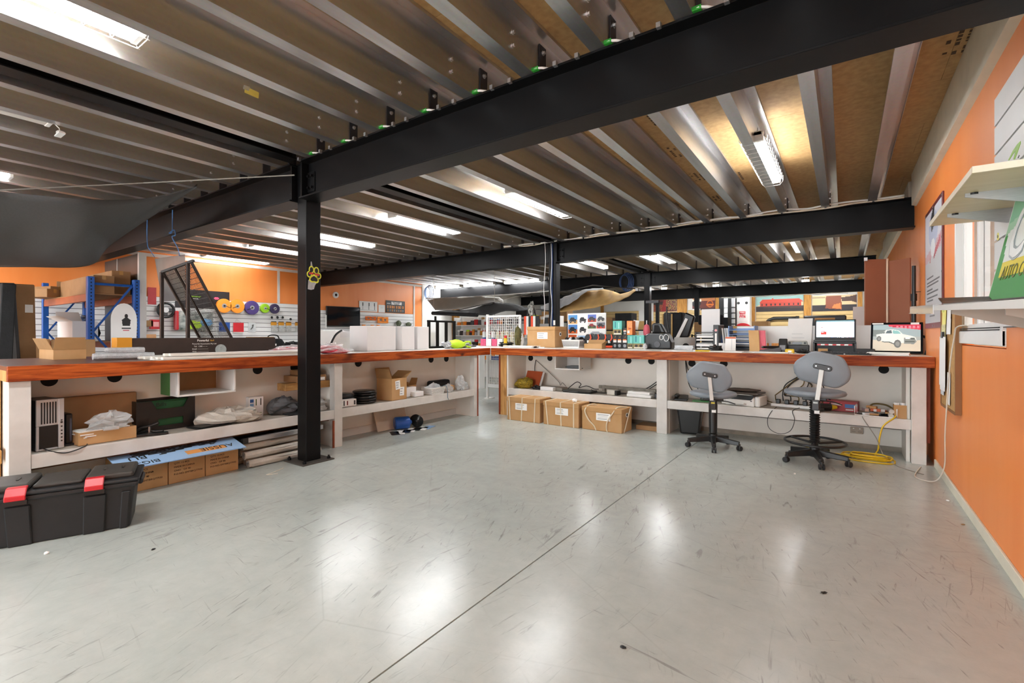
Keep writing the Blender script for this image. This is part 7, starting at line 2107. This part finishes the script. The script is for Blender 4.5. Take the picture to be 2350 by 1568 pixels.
# office behind the window
struct(MB().box(XR + 2.6, XR + 2.7, 2.2, 6.6, 0, 2.7), 'wall_office_end', mat('office_cream', 'd9cdb6', .6, 0, .03, 3))
struct(MB().box(XR + .1, XR + 2.7, 6.5, 6.6, 0, 2.7), 'wall_office_rear', mat('office_cream', 'd9cdb6', .6, 0, .03, 3))
struct(MB().box(XR + .1, XR + 2.7, 2.2, 2.3, 0, 2.7), 'wall_office_front', WHITE)
struct(MB().box(XR + .1, XR + 2.7, 2.2, 6.6, 2.7, 2.75), 'ceiling_office', WHITE)
struct(MB().box(XR + .1, XR + 2.7, 2.2, 6.6, -.06, 0), 'floor_office', CONC)
o = thing('office_cabinet', 'grey cabinet with white boxes seen through the office window', 'cabinet', (XR + 1.6, 5.7, 0))
MB().box(-.5, .5, -.25, .25, 0, 1.9).build('body', mat('cabinet_grey', 'a9a7a2', .5), o, bev=.005)
for i in range(3):
    MB().box(-.48, .48, -.265, -.25, .1 + .6 * i, .66 + .6 * i).build('drawer_front', PLASTIC_W, o, bev=.004)
    MB().box(-.08, .08, -.28, -.265, .5 + .6 * i, .52 + .6 * i).build('handle', SILV, o)
batten(XR + 1.3, 3.4, 4.8, 'added fluorescent batten on the office ceiling behind the window', z=2.6)  # unseen lamp added to light the room behind the glass
# window_1: white aluminium slider
wy0, wy1, wz0, wz1 = 3.60, 4.95, 1.185, 2.19
wn = struct(MB().box(XR - .012, XR + .08, wy0, wy0 + .05, wz0, wz1).box(XR - .012, XR + .08, wy1 - .05, wy1, wz0, wz1).box(XR - .012, XR + .08, wy0 + .05, wy1 - .05, wz1 - .05, wz1).box(XR - .012, XR + .08, wy0 + .05, wy1 - .05, wz0, wz0 + .09), 'window_1', PLASTIC_W)
for a, b_, dx in ((wy0 + .05, 4.27, .0), (4.23, wy1 - .05, .03)):
    f = MB().box(XR + dx, XR + dx + .025, a, a + .035, wz0 + .09, wz1 - .05).box(XR + dx, XR + dx + .025, b_ - .035, b_, wz0 + .09, wz1 - .05).box(XR + dx, XR + dx + .025, a + .035, b_ - .035, wz0 + .09, wz0 + .135).box(XR + dx, XR + dx + .025, a + .035, b_ - .035, wz1 - .085, wz1 - .05)
    fo = f.build('sash', PLASTIC_W, wn)
    m = MATS.get('window_glass')
    if m is None:
        m, nt, bs = newmat('window_glass')
        bs.inputs['Base Color'].default_value = (1, 1, 1, 1)
        bs.inputs['Roughness'].default_value = .02
        bs.inputs['Alpha'].default_value = .13
    MB().box(XR + dx + .01, XR + dx + .014, a + .035, b_ - .035, wz0 + .135, wz1 - .085).build('pane', m, fo)
MB().box(XR - .016, XR + .0, wy0, wy1, wz0 - .0, wz0 + .085).build('sill_board', PLASTIC_W, wn, bev=.003)
for z in (wz0 + .087, wz0 + .10):
    MB().box(XR - .014, XR - .0115, wy0 + .06, wy1 - .06, z, z + .006).build('track_gap', DARK, wn)
o = slatwall('slat_panel', 'white slat panel on the orange right wall above the green sign', .6, 3.715, 1.285, 2.56, XR - .001, -1, None, .16)
o2 = thing('leaf_logo', 'lime green leaf swoosh on the right slat panel above the shelf', 'sign', P(2335, 345, x=XR - .021))
def onp(u, v):
    q = P(u, v, x=XR - .021) - o2.location
    return (q.y, q.z)
MB().prism([onp(*q) for q in ((2343, 324), (2343, 330), (2336, 350), (2330, 366), (2327, 366), (2331, 350), (2332, 346), (2326, 354), (2317, 368), (2315, 368), (2326, 346), (2336, 331))], 'x', -.003, 0).build('swoosh', mat('lime_print', '86b81e', .4), o2)
MB().prism([onp(*q) for q in ((2340, 356), (2341, 356), (2338, 363), (2337, 363))], 'x', -.003, 0).build('dark_stroke', INK, o2)
# shelves
shp = mat('shelf_veneer', 'cdbb8e', .35, 0, .06, 4, stretch=(1, 6, 1), col2='d8c99f')
us = thing('wall_shelf', 'upper pale veneered shelf on metal brackets on the right wall', 'shelf', (XR, 3.08, 1.885), 0, 'shelves on the right wall')
MB().box(-.30, -.02, -.55, .555, -.012, .012).build('shelf_board', shp, us, bev=.001)
MB().box(-.304, -.30, -.555, .56, -.013, .013).box(-.304, -.02, -.557, -.55, -.013, .013).build('edge_strip', mat('cream_edge', 'e6dcc4', .5), us)
for y in (-.20, .24):
    b_ = MB()
    b_.prism([(-.27, -.012), (-.02, -.012), (-.02, -.085), (-.05, -.085), (-.27, -.028)], 'y', y - .004, y + .004)
    b_.box(-.03, -.02, y - .015, y + .015, -.12, -.012)
    bo = b_.build('bracket', SILV, us)
    MB().cyl((-.24, y, -.02), (-.24, y, -.012), .014, n=10).build('screw', BPL, bo)
ls = thing('wall_shelf', 'lower white shelf on the right wall holding the green sign', 'shelf', (XR, 3.28, 1.386), 0, 'shelves on the right wall')
ls.rotation_euler = (.038, 0, 0)
MB().box(-.35, -.02, -2.1, .0, -.012, .012).build('shelf_board', WHITE, ls, bev=.001)
MB().box(-.354, -.35, -.2, .78, -.03, .016).box(-.36, -.354, -.2, .78, -.03, -.026).build('label_strip', mat('clear_acrylic', 'd8dcde', .1, 0, .02, 5, alpha=.75), ls)
for y in (-1.2, -.30):
    MB().prism([(-.30, -.012), (-.02, -.012), (-.02, -.10), (-.06, -.10), (-.30, -.03)], 'y', y - .004, y + .004).build('bracket', mat('painted_bracket', 'a9a49a', .4, .3), ls)
    MB().box(-.035, -.02, y - .014, y + .014, -.16, -.012).build('bracket_upright', mat('painted_bracket', 'a9a49a', .4, .3), ls)
o = thing('rubber_mat', 'thin black mat with curled end lying on the lower white shelf', 'mat', (XR - .18, 2.4, 1.3662))
o.rotation_euler = (.038, 0, 0)
MB().grid(24, 3, lambda a, b_: (-.15 + .26 * b_, -1.1 + 1.82 * a, .003 + (.03 * max(0, (a - .9) / .1) ** 1.5))).build('sheet', BPL, o, solid=.004)
MB().grid(12, 3, lambda a, b_: (-.16 + .2 * b_, -.2 + .98 * a, .0005 + .001 * a)).build('paper_sheet', PAPER, o, solid=.001)
solo(MB().slab([(-.31, -.1, .0), (-.04, -.1, .004), (-.04, .60, .018), (-.31, .72, .022)], (0, 0, .005)), 'hanging_card', PAPER, 'white card tucked under the lower white shelf', 'card', (XR, 2.4, 1.35))
# green sign
sg = thing('shop_sign', 'green, yellow and white shop sign leaning on the lower shelf', 'sign', (XR - .155, 2.28, 1.372))
sg.rotation_euler = (.03, 0, 0)
an = math.atan2(.09, .46)
T = Matrix.Rotation(an, 4, 'Y')
hS, wS = .50, 1.55
b_ = MB()
b_.T = T
b_.box(0, .006, -wS / 2 - .3, wS / 2 + .08, 0, hS)
b_.build('board', PAPER, sg)
cv = Canvas(120, 50, 'eef3ee')
cv.rect(0, 0, 1, .22, '2f9a3a').poly([(.0, .22), (1, .18), (1, .0), (0, 0)], '2f9a3a').poly([(.03, .22), (1, .20), (1, .38), (.045, .36)], 'e8d62a').rect(0, 0, .0, 1, '2f9a3a')
cv.poly([(0, 0), (.03, .0), (.045, .36), (.02, .62), (0, .7)], '2f9a3a').poly([(.0, .7), (.25, .92), (1, .97), (1, 1), (0, 1)], '7fc09a').poly([(.0, .62), (.2, .80), (.6, .88), (0, .74)], 'a9d6b4')
# print faces the room (-x); it starts at the far end of the board
pr = cv.build('printed_face', wS + .35, hS - .01, sg, T @ Vector((-.0015, -.11, hS / 2)), (Matrix.Rotation(an, 4, 'Y') @ Matrix.Rotation(R(-90), 4, 'Z') @ Matrix.Rotation(R(90), 4, 'X')).to_euler())
eu = (Matrix.Rotation(an, 4, 'Y') @ Matrix.Rotation(R(-90), 4, 'Z') @ Matrix.Rotation(R(90), 4, 'X')).to_euler()
text('CU', .36, mat('chrome_grey', '8e989c', .3), sg, T @ Vector((-.003, .74, .30)), eu, 'LEFT', shear=.2, bold=.012)
text('CU', .36, mat('sign_white', 'f4f6f4', .4), sg, T @ Vector((-.0045, .74, .30)), eu, 'LEFT', shear=.2, bold=.002)
text('AUTO COMPONENTS', .085, mat('olive_ink', '6b6a1c', .5), sg, T @ Vector((-.003, .72, .125)), eu, 'LEFT', shear=.1)
o = thing('sticker_flower', 'small yellow sticker on the slat panel edge above the sign', 'sticker', P(2291, 543, x=XR - .021))
MB().cyl((0, 0, 0), (-.002, 0, 0), .022, n=10).build('paper', mat('lemon_paper', 'e6e07a', .5), o)
MB().cyl((-.002, 0, 0), (-.003, 0, 0), .009, n=10).build('dark_centre', BPL, o)
# tall poster by the window
po = thing('shop_poster', 'tall grey poster with maroon border on the orange wall left of the window', 'poster', (XR - .001, 6.03, 1.90))
MB().box(-.012, 0, -.53, .53, -.59, .59).build('board', mat('maroon_card', '6b2a2e', .4), po, bev=.002)
cv = Canvas(60, 72, 'bfc0c2')
cv.poly([(0, .55), (1, .72), (1, 1), (0, 1)], 'cfcdd4').poly([(0, .55), (1, .62), (1, .74), (0, .62)], 'c9a9ae').ell(.52, .82, .28, .16, 'b0b6cc').poly([(.36, .92), (.5, 1), (.6, 1), (.56, .84), (.42, .8)], '2a2c30').poly([(.55, .55), (.95, .66), (.95, .72), (.55, .60)], 'b8545c').ell(.5, .66, .13, .08, 'd9dadc').poly([(.3, .54), (.33, .62), (.36, .54)], 'b8545c')
for i in range(7):
    cv.rect(.12, .40 - .035 * i, .12 + [.42, .78, .72, .36, .70, .66, .4][i], .415 - .035 * i, '5d5f63')
cv.rect(.3, .05, .62, .07, '6d6f73').poly([(.42, .10), (.46, .17), (.5, .10), (.48, .10), (.46, .14), (.44, .10)], '5a2c30')
cv.build('printed_face', 1.0, 1.09, po, (-.0132, 0, .005), '-x')
for y, z in ((-.5, .565), (.0, .565), (.5, .565), (0, -.568), (-.5, -.1), (-.5, .2)):
    MB().cyl((-.012, y, z), (-.016, y, z), .010, n=10).build('pin', SILV, po)
# noticeboard with slips of paper
nb = thing('notice_board', 'narrow pinboard with slips of paper hung below the window edge', 'notice board', (XR - .001, 5.08, .67))
MB().box(-.03, 0, -.31, .31, 0, .80).build('board', mat('cork', 'b98f58', .8, 0, .15, 40, .1), nb)
MB().box(-.036, 0, -.33, -.31, -.01, .81).box(-.036, 0, .31, .33, -.01, .81).box(-.036, 0, -.31, .31, -.02, 0).build('side_frame', mat('oak_edge', '8a5a2c', .5, 0, .1, 8), nb)
def slip(y, z, w, h, m, name='paper_slip', dx=.0):
    MB().slab([(-.033 - dx, y - w / 2, z), (-.033 - dx, y + w / 2, z), (-.031 - dx, y + w / 2 - .01, z + h), (-.031 - dx, y - w / 2 - .01, z + h)], (-.003, 0, 0)).build(name, m, nb)
slip(.10, .16, .26, .40, PAPER, dx=.02)
slip(.15, .12, .22, .36, PAPER, dx=.012)
slip(-.06, .03, .12, .25, PAPER, dx=.004)
slip(.20, .08, .13, .2, mat('pale_grey_folder', 'cfd4d6', .5), dx=.006)
slip(-.08, .58, .16, .12, PAPER, dx=.006)
slip(-.10, .70, .14, .12, PAPER, dx=.006)
slip(.12, .66, .16, .12, mat('lemon_paper', 'e6e07a', .5), dx=.006)
slip(.14, .56, .18, .10, mat('patterned_paper', 'c9c48a', .5, 0, .4, 40), dx=.008)
slip(.16, .76, .12, .06, mat('lime_card', 'c9cf6a', .5), dx=.006)
MB().box(-.06, -.045, .06, .13, .55, .60).build('bulldog_clip', BPL, nb)
cable('white_cable', 'white cable hanging from the window down the orange wall to the floor', [(XR - .03, 4.35, 1.31), (XR - .05, 4.6, 1.30), (XR - .045, 4.74, 1.22), (XR - .06, 4.80, 1.0), (XR - .07, 4.85, .7), (XR - .06, 5.0, .45), (XR - .05, 5.1, .2), (XR - .08, 5.22, .05), (XR - .14, 5.32, .007), (XR - .20, 5.45, .006), (XR - .12, 5.85, .008)], .0045, WCORD)

# ================================================================= UNDER THE CEILING
sc = thing('shade_cloth', 'dark grey shade cloth slung under the joists at the upper left', 'shade cloth', (-6.0, 1.6, 2.4))
tp = [(-60, 434, .70), (0, 440, .85), (190, 457, 1.35), (330, 456, 1.9), (452, 428, 2.25)]
bt2 = [(-60, 612, 1.1), (60, 613, 1.65), (205, 609, 2.18), (262, 556, 2.30), (452, 429, 2.26)]
def ctr_pt(t_, a):
    n = len(t_) - 1
    k = min(n - 1, int(a * n))
    f = a * n - k
    p0, p1_, p2_, p3 = t_[max(0, k - 1)], t_[k], t_[k + 1], t_[min(n, k + 2)]
    q = [.5 * (2 * p1_[i] + (p2_[i] - p0[i]) * f + (2 * p0[i] - 5 * p1_[i] + 4 * p2_[i] - p3[i]) * f * f + (3 * p1_[i] - p0[i] - 3 * p2_[i] + p3[i]) * f ** 3) for i in range(3)]
    return P(q[0], q[1], y=q[2])
def cloth(a, b_):
    p = ctr_pt(tp, a) * (1 - b_) + ctr_pt(bt2, a) * b_
    p.z = min(p.z, ZT - .02) - .06 * math.sin(PI * b_) * (1 - a) - .012 * math.sin(a * 23 + b_ * 9) * math.sin(PI * b_)
    return p - sc.location
MB().grid(48, 16, cloth).build('cloth', mat('shade_mesh', '4b4a4a', .85, 0, .12, 60, .2), sc, smooth=True, solid=.004)
MB().tube([P(0, 437, y=.9) - sc.location, P(330, 420, y=1.8) - sc.location, P(676, 402, y=2.54) - sc.location], .006).build('tie_rope', GREYC, sc)
MB().tube([P(446, 430, y=2.25) - sc.location, P(452, 424, y=2.40) - sc.location, P(455, 420, y=2.5) - sc.location], .008).build('corner_knot', BPL, sc)
# paw sticker on the post
ps = thing('paw_sticker', 'yellow outlined paw print sticker peeling off the nearest post', 'sticker', (PX1, 2.728, P(719, 631, x=PX1).z))
YS = mat('neon_yellow', 'd9d93a', .4)
def oval(cy, cz, ry, rz_, n=16):
    return [(cy + ry * math.cos(2 * PI * k / n), cz + rz_ * math.sin(2 * PI * k / n)) for k in range(n)]
MB().prism([(-.066, -.145), (-.03, -.15), (.0, -.14), (.012, -.10), (.03, -.075), (.0, -.05), (-.06, -.055)], 'x', .0004, .0012).build('residue', mat('sticker_residue', 'a9abad', .7, 0, .2, 30), ps)
MB().prism([(-.036, .06), (-.034, .125), (-.026, .13), (-.012, .07)], 'x', .0004, .0012).build('residue', mat('sticker_residue', 'a9abad', .7, 0, .2, 30), ps)
PAD = [(-.056, -.055), (-.03, -.078), (.01, -.072), (.035, -.082), (.056, -.06), (.042, -.02), (.0, .012), (-.04, -.018)]
TOES = [(-.027, .048, .029, .038), (.026, .044, .029, .038), (-.050, .002, .027, .032), (.052, -.006, .027, .032)]
pw = MB().prism(rounded(PAD, .015, 3), 'x', .0013, .0022)
pk = MB().prism([(y * .74, (z + .035) * .62 - .038) for y, z in rounded(PAD, .015, 3)], 'x', .0024, .003)
for i, (cy, cz, ry, rz_) in enumerate(TOES):
    pw.prism(oval(cy, cz, ry, rz_), 'x', .0013 + .0001 * i, .0022)
    pk.prism(oval(cy, cz, ry * .62, rz_ * .66), 'x', .0024, .003)
pw.build('yellow_outline', YS, ps)
pk.build('black_fill', INK, ps)
MB().prism([(-.056, .004), (-.004, .004), (-.004, .018), (-.05, .022)], 'x', .0031, .0037).build('red_script', RED, ps)
MB().prism([(.008, .0), (.056, -.006), (.056, .012), (.008, .016)], 'x', .0031, .0037).build('red_script', RED, ps)
# cables along the top of the beams
bc = thing('beam_cable', 'white cable with green ties along the top of the foreground beam', 'cable', (-1.8, 2.56, ZT))
pts = []
xs = [x for x in JOX if -4.2 < x < .5]
for x in sorted(xs):
    pts += [(x - .14 + 1.8, .08, .008), (x - .05 + 1.8, .004, .010), (x + .01 + 1.8, -.004, .016), (x + .07 + 1.8, .004, .010), (x + .16 + 1.8, .08, .008)]
MB().tube(spline(pts, 4), .008).build('cable', PLASTIC_W, bc, smooth=True)
for x in sorted(xs):
    MB().box(x + 1.8 - .03, x + 1.8 + .05, -.012, .02, .002, .024).build('green_tie', mat('tie_green', '2f9a34', .5), bc)
    for dx in (-.17, .17):
        MB().box(x + dx + 1.8 - .012, x + dx + 1.8 + .012, -.016, .01, -.016, .012).build('clip', SILV, bc)
bc = thing('beam_cable', 'white cable bundle draped along the top of the second beam', 'cable', (-1.9, 7.49, ZT))
g = random.Random(2)
for k_ in range(2):
    pts = [(-5.4 + .25 * i + 1.9, -.012 - .012 * k_, .012 + .016 * k_ + g.uniform(-.022, .012)) for i in range(25)]
    MB().tube(spline(pts, 4), .012).build('cable', PLASTIC_W if k_ else mat('cream_cable', 'd9d0bd', .5), bc, smooth=True)
for i in range(12):
    MB().box(-3.3 + .5 * i - .01, -3.3 + .5 * i + .01, -.04, .0, -.012, .03).build('clip', BPL, bc)
bc = thing('beam_cable', 'thin cable along the underside of the farthest right beam', 'cable', (-1.5, 17.76, ZB))
MB().tube(spline([(-2 + .4 * i, 0, -.02 - .03 * (i % 2)) for i in range(10)], 4), .014).build('cable', PLASTIC_W, bc, smooth=True)
# notes and marks on the joists and boards
def joist_near(x):
    return min(JOX, key=lambda j: abs(j - x))
jx = joist_near(P(577, 212, z=3.03).x) + .0055
p = P(577, 212, x=jx)
o = thing('yellow_note', 'torn yellow note taped to a galvanised joist at upper left', 'note', p, 0)
MB().slab([(.001, -.05, -.022), (.001, .05, -.026), (.001, .055, .02), (.001, -.045, .026)], (.002, 0, 0)).build('paper', mat('lemon_note', 'd9c860', .6), o)
MB().slab([(.001, -.06, .0), (.001, -.02, .0), (.001, -.01, .035), (.001, -.055, .03)], (.003, 0, 0)).build('tape', CLEAR, o)
STAMP = Canvas(24, 12, 'a47a48')
def stamp(u, v, w, h, seed):
    p = P(u, v, z=ZC - .0005)
    g = np.random.RandomState(seed)
    vs, fs = [], []
    m = MB()
    for r_ in range(3):
        x = -w / 2
        while x < w / 2:
            l_ = g.uniform(.015, .05)
            if g.rand() < .75:
                y = -h / 2 + r_ * h / 2.4
                m.slab([(x, y, 0), (x + l_, y, 0), (x + l_, y + h / 5, 0), (x, y + h / 5, 0)], (0, 0, -.0006))
            x += l_ + .015
    o = m.build('ink_stamp', mat('stamp_ink', '4a3420', .8), ce)
    o.location = p
    o.rotation_euler = (0, 0, R(90))
    o['kind'] = 'stuff'
for i, (u, v) in enumerate(((1060, 38), (1085, 60), (1505, 268), (1450, 368), (1553, 347), (1600, 405), (1690, 405), (1640, 455), (1560, 465), (2200, 95), (2240, 210), (920, 115))):
    stamp(u, v, .30, .12, i)
# crumbs of debris on the concrete
for i, (u, v, lab) in enumerate(((1430, 1487, 'dark crumb on the concrete near the bottom centre'), (1890, 1362, 'dark crumb on the concrete at the lower right'), (2210, 1205, 'brown crumb on the concrete near the right baseboard'), (1824, 1088, 'pale thin shaving on the concrete before the taller stool'), (352, 1262, 'dark crumb on the concrete right of the tote'), (2175, 1150, 'white crumb on the concrete by the orange wall'))):
    p = P(u, v, z=0)
    solo(MB().blob((0, 0, 0), .014 + .012 * (i == 3), .009, .004, 8, 5, .3, i), 'debris_crumb', [BPL, BPL, CARDD, PAPER, BPL, PAPER][i], lab, 'debris', (p.x, p.y, 0), .5 * i, 'crumbs of debris on the floor')
